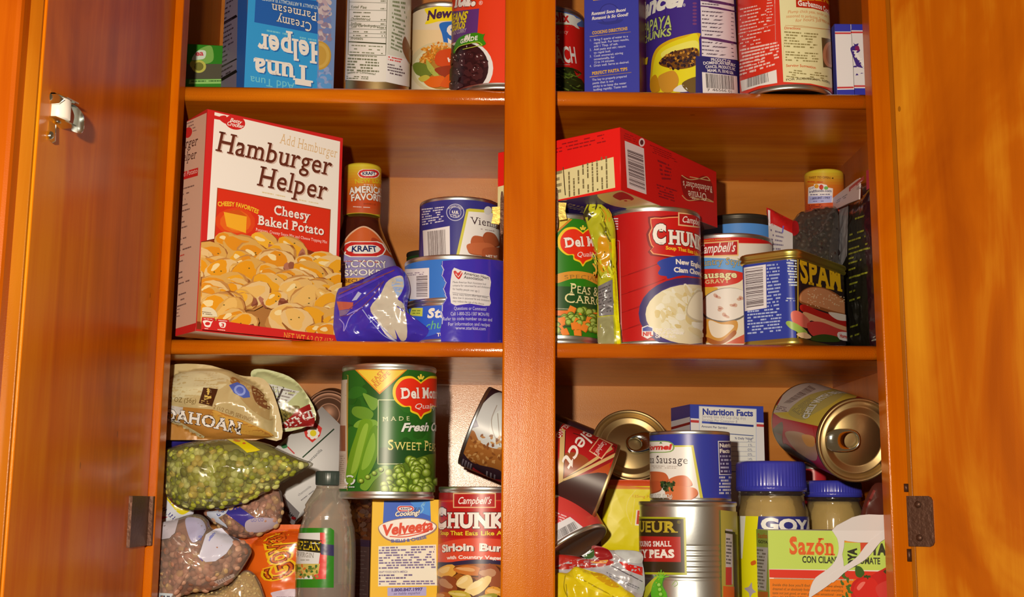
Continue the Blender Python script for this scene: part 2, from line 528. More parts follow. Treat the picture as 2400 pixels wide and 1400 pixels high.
    def bars(s, qd, n, col=(45, 35, 35), along=False):
        k = s.next(); c = alb(col); u = 0.0
        while u < 1:
            w = s.rnd.choice((.006, .011, .016, .022)); e = min(1, u+w)
            if along: pp = [s.lerp(qd, 0, u), s.lerp(qd, 1, u), s.lerp(qd, 1, e), s.lerp(qd, 0, e)]
            else: pp = [s.lerp(qd, u, 0), s.lerp(qd, e, 0), s.lerp(qd, e, 1), s.lerp(qd, u, 1)]
            pts = [s.q(p) for p in pp]
            s.items.append((pts[:3], c, k)); s.items.append(([pts[0], pts[2], pts[3]], c, k))
            u = e+s.rnd.choice((.007, .012, .018, .026))
    def blob(s, x, y, rx, ry, rot, col, wob=.12, n=14):
        r = math.radians(rot); pts = []
        ph = s.rnd.random()*6
        for i in range(n):
            a = 2*math.pi*i/n; m = 1+wob*math.sin(2*a+ph)+wob*.6*math.sin(3*a+2*ph)
            ex, ey = rx*m*math.cos(a), ry*m*math.sin(a)
            pts.append((x+ex*math.cos(r)-ey*math.sin(r), y+ex*math.sin(r)+ey*math.cos(r)))
        s.fill([s.q(p) for p in pts], col)
    def ball(s, x, y, r, cols, hi=None, n=16):
        """printed round thing, a few tones of ink"""
        m = len(cols)
        for i, c in enumerate(cols):
            q = r*(1-.22*i); o = r*.09*i
            s.blob(x-o*.6, y-o, q, q, 0, c, 0.02, n)
        if hi: s.blob(x-r*.25, y-r*.4, r*.22, r*.16, -20, hi, .05, 8)
    def scatter(s, pts, n, fn):
        xs = [p[0] for p in pts]; ys = [p[1] for p in pts]; c = 0
        got = []
        for _ in range(n*30):
            if c >= n: break
            x, y = s.rnd.uniform(min(xs), max(xs)), s.rnd.uniform(min(ys), max(ys))
            if inside(x, y, pts): got.append((x, y)); c += 1
        got.sort(key=lambda p: p[1])
        for x, y in got: fn(x, y)
    def into(s, mb, mi=0):
        f = s.f
        for poly, col, k in s.items:
            ps = [poly]
            if s.clip:
                u0, v0, u1, v1 = s.clip
                for ax, val, less in ((0, u0, False), (0, u1, True), (1, v0, False), (1, v1, True)):
                    ps = [r for r in (clip_half(p, ax, val, less) for p in ps) if len(r) > 2]
            if f.du: ps = [r for p in ps for r in slice_poly(p, 0, f.du)]
            if f.dv: ps = [r for p in ps for r in slice_poly(p, 1, f.dv)]
            for p in ps:
                ar = sum(a[0]*b[1]-b[0]*a[1] for a, b in zip(p, p[1:]+p[:1]))
                if abs(ar) < 1e-7: continue
                if ar < 0: p = p[::-1]
                idx = []
                for u, v in p:
                    q, n = f.at(u, v, k); idx.append(mb.vert(q, n))
                mb.face(idx, mi, col, True)
def inside(x, y, pts):
    r = False; j = len(pts)-1
    for i in range(len(pts)):
        xi, yi = pts[i]; xj, yj = pts[j]
        if (yi > y) != (yj > y) and x < (xj-xi)*(y-yi)/(yj-yi)+xi: r = not r
        j = i
    return r
# ---------------------------------------------------------------- cupboard
ZA, TA = 204.2, 12.4          # upper shelf: top height, thickness
ZB, TB = 0.0, 11.8            # lower shelf
ZC = -214.0                   # floor of the cupboard
YS, YB = 19.0, 246.0          # shelf front edge, back panel
XI, XW = 272.0, 301.0         # half width of the door opening and of the inside

W_STILE = wood('varnished_stile_wood', 2, (170, 68, 1), (196, 92, 1), (208, 110, 4), rough=.22, coat=.03, bump=.22, spec=.15)
W_SHELF = wood('varnished_shelf_wood', 0, (165, 64, 3), (203, 98, 6), (228, 126, 16), rough=.26, coat=.3, bump=.2)
W_DOOR = wood('varnished_door_wood', 2, (168, 70, 3), (204, 94, 3), (222, 122, 8), rough=.27, coat=.04, grain=38, bump=.1, spec=.1)
W_DOORR = wood('varnished_wide_door_wood', 2, (158, 66, 1), (186, 88, 3), (220, 138, 24), rough=.26, coat=.15, grain=24, blotch=13, bump=.1, contrast=.95)
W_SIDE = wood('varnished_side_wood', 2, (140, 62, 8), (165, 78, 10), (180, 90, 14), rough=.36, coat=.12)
W_BACK = wood('plywood_back', 0, (172, 96, 30), (190, 112, 42), (202, 126, 54), rough=.3, coat=.5, grain=30, bump=.16)
W_EDGE = wood('light_door_edge_wood', 2, (140, 66, 2), (158, 82, 5), (172, 100, 14), rough=.3, coat=.15)
W_LIP = wood('shaded_door_lip_wood', 2, (128, 46, 1), (160, 62, 1), (182, 82, 4), rough=.3, coat=.1)  # door wood with shade put into its colour to dull the lit lip
W_NOSE = wood('glossy_shelf_nose_wood', 0, (165, 64, 3), (203, 98, 6), (228, 126, 16), rough=.18, coat=.8, bump=.3, spec=.5)
IRON = solid('dark_hinge_iron', (86, 52, 34), .45, .6, bump=.4, bscale=350, var=.25)
CHROME = solid('bright_chrome', (225, 222, 215), .14, 1.0, bump=.05)
NYLON = solid('white_nylon', (226, 206, 178), .4)
BRASS = solid('tarnished_brass', (228, 190, 90), .38, .7, bump=.2, bscale=400, var=.12)

cab = thing('wall_cupboard', 'open varnished orange wooden cupboard holding shelves of groceries', 'cupboard', T(0, 0, 0))
b = MB(); b.box((-XW-16, YB, -235), (XW+16, YB+6, 440)); b.build('back_panel', W_BACK, cab)
for sx in (-1, 1):
    b = MB(); x0, x1 = sorted((sx*XW, sx*(XW+16))); b.box((x0, YS, -235), (x1, YB, 440)); b.build('side_panel', W_SIDE, cab)
b = MB(); b.box((-XW, YS, 428), (XW, YB, 440)); b.build('top_panel', W_SIDE, cab)
def shelf(z, t):
    b = MB(); n = 9
    prof = [(YB, z), (YS+4, z)]
    for i in range(n+1):
        a = math.pi/2+math.pi*i/n
        prof.append((YS+4+4*math.cos(a), z-t/2+t/2*math.sin(a)))
    prof.append((YB, z-t))
    A = [b.vert((-XW, y, zz)) for y, zz in prof]; B = [b.vert((XW, y, zz)) for y, zz in prof]
    for k in range(len(prof)-1): b.face([A[k], B[k], B[k+1], A[k+1]], 1 if 1 <= k < len(prof)-2 else 0, (1, 1, 1), 1 <= k < len(prof)-2)
    b.face(A[::-1]); b.face(B)
    return b.build('shelf', [W_SHELF, W_NOSE], cab)
shelf(ZA, TA); shelf(ZB, TB)
b = MB(); b.box((-XW, YS, ZC-19), (XW, YB, ZC)); b.build('bottom_panel', W_SHELF, cab)
for x0, x1 in ((-XW-16, -XI), (XI, XW+16)):
    b = MB(); b.box((x0, 0, -260), (x1, YS, 440)); b.build('stile', W_STILE, cab, bevel=1.2)
b = MB(); b.box((-17.7, 0, -260), (22.4, YS, 440)); cst = b.build('stile', W_STILE, cab, bevel=1.5); cst['label'] = 'wide middle stile between the two door openings'
# strikes of the door catches, screwed to both sides of the middle stile
def strike(sx, xe, pz):
    z0, z1 = pz
    b = MB(); zc, hz = (z0+z1)/2, (z1-z0)/2
    out = []
    for i in range(24):
        a = 2*math.pi*i/24; out.append((4*math.copysign(abs(math.cos(a))**.6, math.cos(a)), zc+hz*math.copysign(abs(math.sin(a))**.8, math.sin(a))))
    M = T(xe, YS-7, 0) @ R(0, 'Z')
    b.prism([(sx*1.3+.35*x*(1 if sx > 0 else 1), z) for x, z in out], 0, 10, 0, M=M)
    plate = b.build('strike_plate', IRON, cab)
    b = MB(); zt = zc-(hz*.08)
    b.prism([(sx*2.5, zt+6.8), (sx*9.2, zt+6.5), (sx*8.2, zt), (sx*9.5, zt-6.5), (sx*3.5, zt-7.5), (sx*2.2, zt)], 2, 4, 0, M=M)
    b.prism([(sx*1.0, zt+6.0), (sx*3.0, zt+6.0), (sx*3.0, zt-6.0), (sx*1.0, zt-6.0)], 3.5, 9, 0, M=M)
    b.build('strike_tab', BRASS, plate)
strike(-1, -17.7, (P(1170, 550, 12).z, P(1170, 448, 12).z))
strike(1, 22.4, (P(1308, 538, 12).z, P(1308, 440, 12).z))

# left door, open square to the front
HXL = -278.0
def door_left():
    M = T(HXL, 0, 0) @ R(.7, 'Z')
    b = MB(); b.box((-8, -268, -262), (0, -1, 432), M=M); p = b.build('door', W_DOOR, cab, bevel=1.0)
    p['label'] = 'narrow looking left door opened square to the front'
    b = MB(); b.box((-9.2, -270.5, -262), (-1.2, -268.05, 432), M=M); b.build('edge_strip', W_EDGE, p, bevel=.5)
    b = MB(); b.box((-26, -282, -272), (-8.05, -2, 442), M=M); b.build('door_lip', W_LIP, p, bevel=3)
    def on(x, y):           # photo position -> (Y, Z) on the door face
        d = ray(x, y); t = (HXL-CAM.x)/d.x; q = CAM+d*t
        return q.y, q.z
    # hinge leaf
    y0, z0 = on(315, 1163); y1, z1 = on(313, 1282)
    b = MB(); b.box((0, -50, z1), (2.4, -.8, z0), M=M)
    b.box((.5, -5.4, z1), (5.2, -.6, z0), M=M); b.build('hinge_leaf', IRON, p)
    # roller catch: bracket standing out from the door, nylon roller on an upright pin
    Yc = -244.0
    def plate(name, pts, Y, th, mat=CHROME):
        b = MB(); b.prism([(P(x, y, Y).x, P(x, y, Y).z) for x, y in pts], Y, Y+th, 0)
        return b.build(name, mat, p)
    plate('catch_flange', [(103, 208), (112, 206), (136, 222), (150, 232), (138, 242), (112, 244), (100, 238)], Yc-9, 1.1)
    plate('catch_flange', [(92, 288), (118, 284), (130, 292), (129, 330), (122, 334), (104, 322), (91, 316)], Yc-9, 1.1)
    for x, y in ((113, 227), (116, 317)):
        c = P(x, y, Yc-9); b = MB(); b.lathe([(2.4, 0), (2.2, .9), (1.2, 1.6), (0, 1.8)], 20, M=T(c.x, c.y, c.z) @ R(90, 'X')); b.build('screw', CHROME, p)
    c = P(137, 258, Yc); rr = 28.5*(Yc-CAM.y)/F_PX; hh = 25.5*(Yc-CAM.y)/F_PX
    b = MB(); b.lathe([(0, -hh), (rr-.6, -hh), (rr, -hh+.7), (rr, hh-.7), (rr-.6, hh), (0, hh)], 40, M=T(c.x, c.y, c.z)); b.build('roller', NYLON, p)
    b = MB(); b.lathe([(0, -hh-1.8), (1.9, -hh-1.8), (2.1, -hh-.8), (1.2, -hh), (1.2, hh), (2.1, hh+.8), (1.9, hh+1.8), (0, hh+1.8)], 16, M=T(c.x, c.y, c.z)); b.build('roller_pin', CHROME, p)
    for sz in (1, -1):
        b = MB(); z0 = c.z+sz*(hh+.9)
        ol = [(HXL+.2, Yc-9), (c.x+2, Yc-9), (c.x+rr*.75, Yc-2), (c.x+rr+1.5, Yc+9), (HXL+.2, Yc+14)]
        A = [b.vert((x, y, z0-.4)) for x, y in ol]; B = [b.vert((x, y, z0+.4)) for x, y in ol]
        b.face(A[::-1]); b.face(B)
        for k in range(5): b.face([A[k], A[(k+1) % 5], B[(k+1) % 5], B[k]])
        b.build('catch_arm', CHROME, p)
    plate('catch_spring', smooth_pts([(166, 246), (180, 250), (193, 266), (197, 288), (191, 311), (168, 306), (171, 290), (174, 270)], 4), Yc+8, 1.0)
door_left()
# right door, swung wide open
def door_right():
    M = T(284.5, -1, 0) @ R(-38, 'Z')
    b = MB(); b.box((4, 0, -262), (262, 9, 432), M=M); p = b.build('door', W_DOORR, cab, bevel=1.0)
    p['label'] = 'right door swung wide open'
    b = MB(); b.box((.4, .5, -262), (3.9, 9, 432), M=M); b.build('edge_strip', W_EDGE, p, bevel=.5)
    b = MB(); b.box((1, 9.05, -272), (274, 22, 442), M=M); b.build('door_lip', W_DOORR, p, bevel=3)
    z0, z1 = P(2130, 1163, -3).z, P(2135, 1281, -3).z
    b = MB(); h = z0-z1; w = 17.5
    ol = [(-1.5, 0), (w-3, 0), (w-1, 1), (w, 3.2), (w, h-3.2), (w-1, h-1), (w-3, h), (-1.5, h)]
    b.prism(ol, -2.0, 0, 0, M=M @ T(1.2, 0, z1)); b.build('hinge_leaf', IRON, p)
    for fz in (.17, .83):
        b = MB(); b.lathe([(2.6, 0), (2.4, .7), (0, .9)], 18, M=M @ T(8, -2.0, z1+h*fz) @ R(90, 'X')); b.build('screw', IRON, p)
    for dz0, dz1 in ((-11, -2), (h+3, h+9)):
        b = MB(); b.tube([M @ Vector((-.5, -.6, z1+dz0)), M @ Vector((-.5, -.6, z1+dz1))], 1.7, 12)
        b.build('hinge_knuckle', IRON, p)
door_right()
# ---------------------------------------------------------------- package builders
TIN = solid('bright_tin', (226, 218, 208), .36, 1.0, bump=.03)
GOLDTIN = solid('gold_lacquered_tin', (190, 154, 98), .44, 1.0, bump=.03)
PAPER = printed('printed_label_paper', .36, .5)
CARD = printed('printed_carton', .42, .45)
FOIL = printed('printed_foil', .26, .6, coat=.3, bump=.25)
GLOSS = printed('printed_plastic', .22, .55, coat=.25, bump=.12)
PLAIN = (236, 220, 198)

def tag(o, label, cat, group=None):
    o['label'] = label; o['category'] = cat
    if group: o['group'] = group
    return o
def upright(xl, xr, yref, Yc, z0, ytop=None, h=None):
    """standing round thing: its silhouette in the photograph and the depth of its axis"""
    def pl(x):
        d = ray(x, yref); return math.atan2(d.x, d.y)
    a, b = pl(xl), pl(xr); m = (a+b)/2
    dist = (Yc-CAM.y)/math.cos(m)
    r = dist*math.sin((b-a)/2)
    cx = CAM.x+dist*math.sin(m)
    M = T(cx, Yc, z0) @ Matrix.Rotation(-m, 4, 'Z')
    if ytop is not None:
        h = P((xl+xr)/2, ytop, Yc-r).z-z0
    return M, r, h
def between(p0, p1):
    """frame with z from p0 to p1, -y turned towards the camera"""
    z = (p1-p0).normalized(); L = (p1-p0).length
    c = CAM-p0; y = -(c-z*c.dot(z)).normalized(); x = y.cross(z)
    return basis(p0, x, y, z), L
def can(name, label, M, r, h, base, art=None, metal=None, lv=(.045, .955), group=None, tab=False, tabrot=0, lid=False, beads=False, ring=None, cat='can', seed=1, bottom=False, wrap=None):
    """tin can: body with seamed rims, paper label, and the end disc (with its pull tab) where the photo shows it"""
    metal = metal or TIN
    t = thing(name, label, cat, M, group)
    rb = r-.25
    b = MB(); q = 1.3
    pr = [(0, 1.6), (rb-2.6, 1.6), (rb-1.9, 0), (rb+.1, 0), (rb+q*.35, .8), (rb+q*.35, 2.6), (rb-.35, 3.6), (rb-.3, 4.2)]
    if beads:
        n = beads; z0, z1 = h*.36, h*.66
        for i in range(n*4+1):
            pr.append((rb-.3-.35*(1-math.cos(i*math.pi/2)), z0+(z1-z0)*i/(n*4)))
    pr += [(rb-.3, h-4.2), (rb-.35, h-3.6), (rb+q*.35, h-2.6), (rb+q*.35, h-.8), (rb+.1, h), (rb-1.6, h), (rb-2.4, h-3.2)]
    b.lathe(pr, 96); b.build('body', metal, t)
    b = MB()
    zl = h-3.2
    pr = [(rb-2.4, zl), (rb-5, zl), (rb-5.8, zl+.9), (rb-7.2, zl+.9), (rb-8, zl), (rb-11, zl), (rb-11.6, zl-.7), (rb-12.4, zl), (0, zl)]
    if lid or tab:
        b.lathe(pr, 96); L = b.build('lid', metal, t)
        if tab:
            x0 = -(rb-9.5) if tab == 'edge' else -(rb*.62)
            b = MB(); n = 26; ol, il = [], []
            for i in range(n):
                a = 2*math.pi*i/n
                ol.append((11*math.copysign(abs(math.cos(a))**.75, math.cos(a)), 7.2*math.copysign(abs(math.sin(a))**.75, math.sin(a))))
                il.append((5+4.8*math.cos(a), 4.9*math.sin(a)))
            Q = R(tabrot, 'Z') @ T(x0+11, 0, zl+1.2) @ Matrix.Scale(1.25, 4)
            for (A, B_, zz) in ((ol, il, 1.4),):
                vo = [b.vert(Q @ Vector((x, y, zz))) for x, y in A]; vi = [b.vert(Q @ Vector((x, y, zz))) for x, y in B_]
                vo2 = [b.vert(Q @ Vector((x*1.03, y*1.03, .2))) for x, y in A]; vi2 = [b.vert(Q @ Vector((5+(x-5)*.95, y*.95, .2))) for x, y in B_]
                for i in range(n):
                    j = (i+1) % n
                    b.face([vo[i], vo[j], vi[j], vi[i]], 0, (1, 1, 1), True); b.face([vo[i], vo2[i], vo2[j], vo[j]], 0, (1, 1, 1), True); b.face([vi[i], vi[j], vi2[j], vi2[i]], 0, (1, 1, 1), True)
            b.lathe([(3.0, 0), (2.8, 2.0), (1.8, 2.6), (0, 2.7)], 20, M=R(tabrot, 'Z') @ T(x0+4.2, 0, zl))
            b.build('pull_tab', CHROME, t)
        if tab:
            A = Art(Flat(M @ T(0, 0, zl+.02), basis((0, 0, 0), (1, 0, 0), (0, 0, -1), (0, 1, 0)))); A.local = True
            dk = (96, 72, 40)
            for a0, a1, rr, w in ((20, 150, .72, .5), (200, 330, .72, .5), (35, 80, .6, 1.6), (205, 250, .6, 1.6), (100, 125, .6, 1.2), (290, 318, .6, 1.2), (95, 130, .45, .8), (270, 300, .45, .8)):
                pts = [(rb*rr*math.cos(math.radians(a0+(a1-a0)*i/14)), rb*rr*math.sin(math.radians(a0+(a1-a0)*i/14))) for i in range(15)]
                A.line(pts, w, dk)
            b = MB(); A.into(b); b.build('embossing', printed('lid_embossing', .4, .4, metal=.6), t)
    else:
        b.lathe(pr, 64); b.build('lid', metal, t)
    if base is not None:
        f = Cyl(M, r)
        A = Art(f, seed=seed)
        A.clip = (-math.pi*r, max(1.2, h*lv[0]), math.pi*r, min(h-1.2, h*lv[1]))
        A.sheet(-math.pi*r, h*lv[0], math.pi*r, h*lv[1], base) if wrap is None else None
        if art: art(A)
        b = MB(); A.into(b); b.build('label', PAPER, t)
    return t
def carton(name, label, xm, yref, Ym, phi, xl, xr, z0, h=None, ytop=None, colA=PLAIN, colB=PLAIN, edge=None, artA=None, artB=None, wb=None, wa=None, group=None, cat='box', mat=None, seed=1, roll=None, artBot=None, colT=None):
    """cardboard box standing with its nearest upright edge at xm; face A runs to the right, face B to the left"""
    pm = P(xm, yref, Ym); ph = math.radians(phi)
    def run(x, dx, dy):
        d = ray(x, yref)
        # (pm + s*(dx,dy) - CAM) parallel to d in plan
        ox, oy = pm.x-CAM.x, pm.y-CAM.y
        return (oy*d.x-ox*d.y)/(dx*d.y-dy*d.x)
    wa = wa or run(xr, math.cos(ph), math.sin(ph))
    wb = wb or run(xl, -math.sin(ph), math.cos(ph))
    if h is None: h = P(xm, ytop, Ym).z-z0
    M = T(pm.x, pm.y, z0) @ R(phi, 'Z')
    if roll is not None: M = M @ roll
    b = MB(); rc = .9; ol = []
    for cx, cy, a0 in ((wa-rc, rc, -90), (wa-rc, wb-rc, 0), (rc, wb-rc, 90), (rc, rc, 180)):
        for i in range(4):
            a = math.radians(a0+30*i); ol.append((cx+rc*math.cos(a), cy+rc*math.sin(a)))
    ce = alb(edge or colA)
    lo = [b.vert((x, y, 0)) for x, y in ol]; hi = [b.vert((x, y, h)) for x, y in ol]
    for i in range(len(ol)): b.face([lo[i], lo[(i+1) % len(ol)], hi[(i+1) % len(ol)], hi[i]], 0, ce)
    b.face(lo[::-1], 0, alb(colT or edge or colA)); b.face(hi, 0, alb(colT or edge or colA))
    FA = Flat(M); A = Art(FA, clip=(rc*.4, .3, wa-rc*.4, h-.3), seed=seed)
    A.sheet(0, 0, wa, h, colA)
    if artA: artA(A)
    A.into(b)
    FB = Flat(M, basis((0, wb, 0), (0, -1, 0), (1, 0, 0), (0, 0, 1))); B = Art(FB, clip=(rc*.4, .3, wb-rc*.4, h-.3), seed=seed+1)
    B.sheet(0, 0, wb, h, colB)
    if artB: artB(B)
    B.into(b)
    if artBot:
        FC = Flat(M, basis((0, wb, 0), (1, 0, 0), (0, 0, 1), (0, -1, 0))); Cc = Art(FC, clip=(.4, .4, wa-.4, wb-.4), seed=seed+2)
        Cc.sheet(0, 0, wa, wb, colT or colA); artBot(Cc); Cc.into(b)
    o = b.build(name, mat or CARD, None, fix=False)
    o.matrix_world = mscale(M)
    tag(o, label, cat, group)
    return o, M, wa, wb, h

class Bag:
    """soft pack: an outline in a plane, swelling to the front and back, with creases"""
    def __init__(s, M, outline, H, Hb=None, crease=1.2, cscale=.035, power=.62, seed=0, center=None, sharp=2.0):
        s.M = M; s.o = outline; s.H = H; s.Hb = Hb if Hb is not None else H*.7
        s.c = center or (sum(p[0] for p in outline)/len(outline), sum(p[1] for p in outline)/len(outline))
        s.cr, s.cs, s.pw, s.seed, s.sh = crease, cscale, power, seed*7.3, sharp
        s.N = 180; s.tab = [s.radius(2*math.pi*i/s.N) for i in range(s.N)]
        s.flat = Flat(M, h=s.h, du=2.6)
    def radius(s, a):
        dx, dy = math.cos(a), math.sin(a); best = 1.0
        for i in range(len(s.o)):
            x1, y1 = s.o[i][0]-s.c[0], s.o[i][1]-s.c[1]; x2, y2 = s.o[(i+1) % len(s.o)][0]-s.c[0], s.o[(i+1) % len(s.o)][1]-s.c[1]
            ex, ey = x2-x1, y2-y1; den = dx*ey-dy*ex
            if abs(den) < 1e-9: continue
            t = (x1*ey-y1*ex)/den; w = (x1*dy-y1*dx)/den
            if t > 0 and -1e-6 <= w <= 1+1e-6: best = max(best, t)
        return best
    def R(s, a):
        q = (a/(2*math.pi)*s.N) % s.N; i = int(q); f = q-i
        return s.tab[i]*(1-f)+s.tab[(i+1) % s.N]*f
    def wr(s, u, v):
        a = noise.noise(Vector((u*s.cs, v*s.cs, s.seed)))
        b = noise.noise(Vector((u*s.cs*2.3+5, v*s.cs*2.3, s.seed+3)))
        return (1-abs(a)*s.sh)*.7+(1-abs(b)*s.sh)*.4
    def h(s, u, v, k=1.0):
        dx, dy = u-s.c[0], v-s.c[1]; t = math.hypot(dx, dy)/s.R(math.atan2(dy, dx))
        if t >= 1: return 0.0
        return s.H*k*(1-t*t)**s.pw+s.cr*min(1, (1-t)*5)*s.wr(u, v)
    def mesh(s, b, mi=0, col=(1, 1, 1), rings=44, seg=220, shrink=1.0, back=True, dsh=None):
        dsh = shrink if dsh is None else dsh
        for side in ((1, -1) if back else (1,)):
            prev = None
            for i in range(rings+1):
                t = math.sin(i/rings*math.pi/2) if i else 0
                if i == 0:
                    hh = s.h(s.c[0], s.c[1])*dsh if side > 0 else -s.Hb*shrink
                    cur = [b.vert((s.c[0], -hh, s.c[1]))]*seg
                else:
                    cur = []
                    for k in range(seg):
                        a = 2*math.pi*k/seg; rr = s.R(a)*t*shrink
                        u, v = s.c[0]+rr*math.cos(a), s.c[1]+rr*math.sin(a)
                        hh = s.h(u, v)*dsh if side > 0 else -s.Hb*shrink*max(0, 1-t*t)**s.pw
                        cur.append(b.vert((u, -hh, v)))
                if prev:
                    for k in range(seg):
                        j = (k+1) % seg; q = []
                        for ix in (prev[k], prev[j], cur[j], cur[k]):
                            if ix not in q: q.append(ix)
                        if len(q) > 2: b.face(q if side < 0 else q[::-1], mi, col, True)
                prev = cur
def outline_px(pts, Y, M=None, smooth=True, n=4):
    """photo outline -> (x, z) in a plane facing the camera at depth Y (about the origin of the plane)"""
    if smooth: pts = smooth_pts(pts, n)
    return [(P(x, y, Y).x, P(x, y, Y).z) for x, y in pts]
def pouch(name, label, pts, Y, H, base, art=None, mat=None, cat='packet', group=None, crease=1.2, cscale=.035, seed=1, power=.62, smooth=True, Hb=None, sharp=2.0, center=None):
    """opaque printed pouch"""
    ol = outline_px(pts, Y, smooth=smooth)
    cx = sum(p[0] for p in ol)/len(ol); cz = min(p[1] for p in ol)
    M = T(cx, Y, cz); ol = [(x-cx, z-cz) for x, z in ol]
    if center: q = P(center[0], center[1], Y); center = (q.x-cx, q.z-cz)
    g = Bag(M, ol, H, Hb, crease, cscale, power, seed, center, sharp)
    b = MB(); g.mesh(b, 0, alb(base))
    o = b.build(name, mat or FOIL, None, fix=True)
    o.matrix_world = mscale(M); tag(o, label, cat, group)
    if art:
        A = Art(g.flat, base=.4, seed=seed); art(A)
        b2 = MB(); A.into(b2); b2.build('print', mat or FOIL, o)
    return o, g
_ico = None
def grain(b, p, n, rx, rz, rot, mi, col):
    """one pea, lentil or bean: a squashed low ball lying on the surface"""
    global _ico
    if _ico is None:
        bm = bmesh.new(); bmesh.ops.create_icosphere(bm, subdivisions=2, radius=1.0); bm.verts.ensure_lookup_table()
        _ico = ([v.co.copy() for v in bm.verts], [[v.index for v in f.verts] for f in bm.faces]); bm.free()
    n = Vector(n).normalized(); a = n.cross(Vector((0, 0, 1)))
    if a.length < .05: a = Vector((1, 0, 0))
    a.normalize(); c = n.cross(a)
    u = a*math.cos(rot)+c*math.sin(rot); w = n.cross(u)
    base = len(b.v)
    for q in _ico[0]: b.vert(Vector(p)+u*q.x*rx[0]+w*q.y*rx[1]+n*q.z*rz)
    for f in _ico[1]: b.face([base+i for i in f], mi, col, True)
def clear_bag(name, label, pts, Y, H, cols, gs, spacing, fill_name, filmmat, art=None, cat='bag', group=None, seed=1, core=(60, 60, 20), crease=1.0, cscale=.03, artlabel=None, Hb=None, region=None, power=.62, gmat=None, sharp=2.0, artname='header_label'):
    """clear plastic bag: film, the loose goods inside, printed label"""
    ol = outline_px(pts, Y); cx = sum(p[0] for p in ol)/len(ol); cz = min(p[1] for p in ol)
    M = T(cx, Y, cz); ol = [(x-cx, z-cz) for x, z in ol]
    g = Bag(M, ol, H, Hb, crease, cscale, power, seed, None, sharp)
    t = thing(name, label, cat, M, group)
    rnd = random.Random(seed)
    b = MB(); g.mesh(b, 0, alb(core), shrink=.95, dsh=max(.45, 1-(gs[1]*2+.2)/H))
    xs = [p[0] for p in ol]; zs = [p[1] for p in ol]
    if region: region = [tuple(q-d for q, d in zip((P(x, y, Y).x, P(x, y, Y).z), (cx, cz))) for x, y in region]
    z = min(zs); row = 0
    while z < max(zs):
        x = min(xs)+(row % 2)*spacing/2
        while x < max(xs):
            u, v = x+rnd.uniform(-.35, .35)*spacing, z+rnd.uniform(-.35, .35)*spacing
            a = math.atan2(v-g.c[1], u-g.c[0]); tt = math.hypot(u-g.c[0], v-g.c[1])/g.R(a)
            if tt < .95 and (region is None or inside(u, v, region)):
                hh = g.h(u, v); e = .8
                n = Vector((-(g.h(u+e, v)-g.h(u-e, v))/(2*e), -1, -(g.h(u, v+e)-g.h(u, v-e))/(2*e))).normalized()
                n = (n+Vector((rnd.uniform(-.5, .5), 0, rnd.uniform(-.5, .5)))).normalized()
                k = rnd.uniform(.8, 1.15)
                grain(b, (u, -hh+gs[1]*1.05+rnd.uniform(0, .6), v), n, (gs[0]*k, gs[0]*k*rnd.uniform(.8, 1)), gs[1], rnd.uniform(0, 3), 0, alb(rnd.choice(cols)))
            x += spacing
        z += spacing*.87; row += 1
    o = b.build(fill_name, gmat or printed('dry_goods', .5, .4), t, fix=False); o['kind'] = 'stuff'
    b = MB(); g.mesh(b, 0); b.build('film', filmmat, t)
    for nm, fn in (art if isinstance(art, list) else [(artname, art)] if art else []):
        A = Art(g.flat, base=.25, seed=seed); fn(A)
        b2 = MB(); A.into(b2); b2.build(nm, GLOSS, t)
    return t, g
# ---------------------------------------------------------------- shared print motifs
INK = (60, 48, 44)
WHT = (238, 226, 210)
def oval_band(A, x0, y0, x1, y1, col):
    """lozenge with rounded ends"""
    h = (y1-y0)/2; ym = (y0+y1)/2
    pts = [(x0+h*1.3, y0), (x1-h*1.3, y0), (x1-h*.5, y0+h*.25), (x1, ym), (x1-h*.5, y1-h*.25), (x1-h*1.3, y1), (x0+h*1.3, y1), (x0+h*.5, y1-h*.25), (x0, ym), (x0+h*.5, y0+h*.25)]
    A.poly(pts, col)
def dairy_logo(A, x0, y0, x1, y1, word='KRAFT', sl=0):
    h = y1-y0
    def pts(m, k=0):
        X0, X1, Y0, Y1 = x0+m*1.5, x1-m*1.5, y0+m, y1-m; e = h*.55
        q = [(X0+e, Y0), (X1-e, Y0), (X1-e*.35, Y0+(Y1-Y0)*.16), (X1, (Y0+Y1)/2), (X1-e*.35, Y1-(Y1-Y0)*.16), (X1-e, Y1), (X0+e, Y1), (X0+e*.35, Y1-(Y1-Y0)*.16), (X0, (Y0+Y1)/2), (X0+e*.35, Y0+(Y1-Y0)*.16)]
        return [(x, y+(x-x0)*sl) for x, y in q]
    A.poly(pts(0), (236, 222, 214)); A.poly(pts(h*.05), (205, 40, 32))
    A.poly(pts(h*.22), (238, 226, 218))
    w = x1-x0
    A.text(word, x0+w*.22, y1-h*.33+w*.22*sl, x1-w*.2, y1-h*.33+w*.8*sl, h*.36, (30, 36, 86), bold=.035)
SHIELD = [(0, -.70), (.10, -.80), (.35, -.97), (.72, -.88), (.98, -.45), (.95, .08), (.66, .42), (.40, .44), (.36, .66), (.12, .80), (0, 1.0), (-.12, .80), (-.36, .66), (-.40, .44), (-.66, .42), (-.95, .08), (-.98, -.45), (-.72, -.88), (-.35, -.97), (-.10, -.80)]
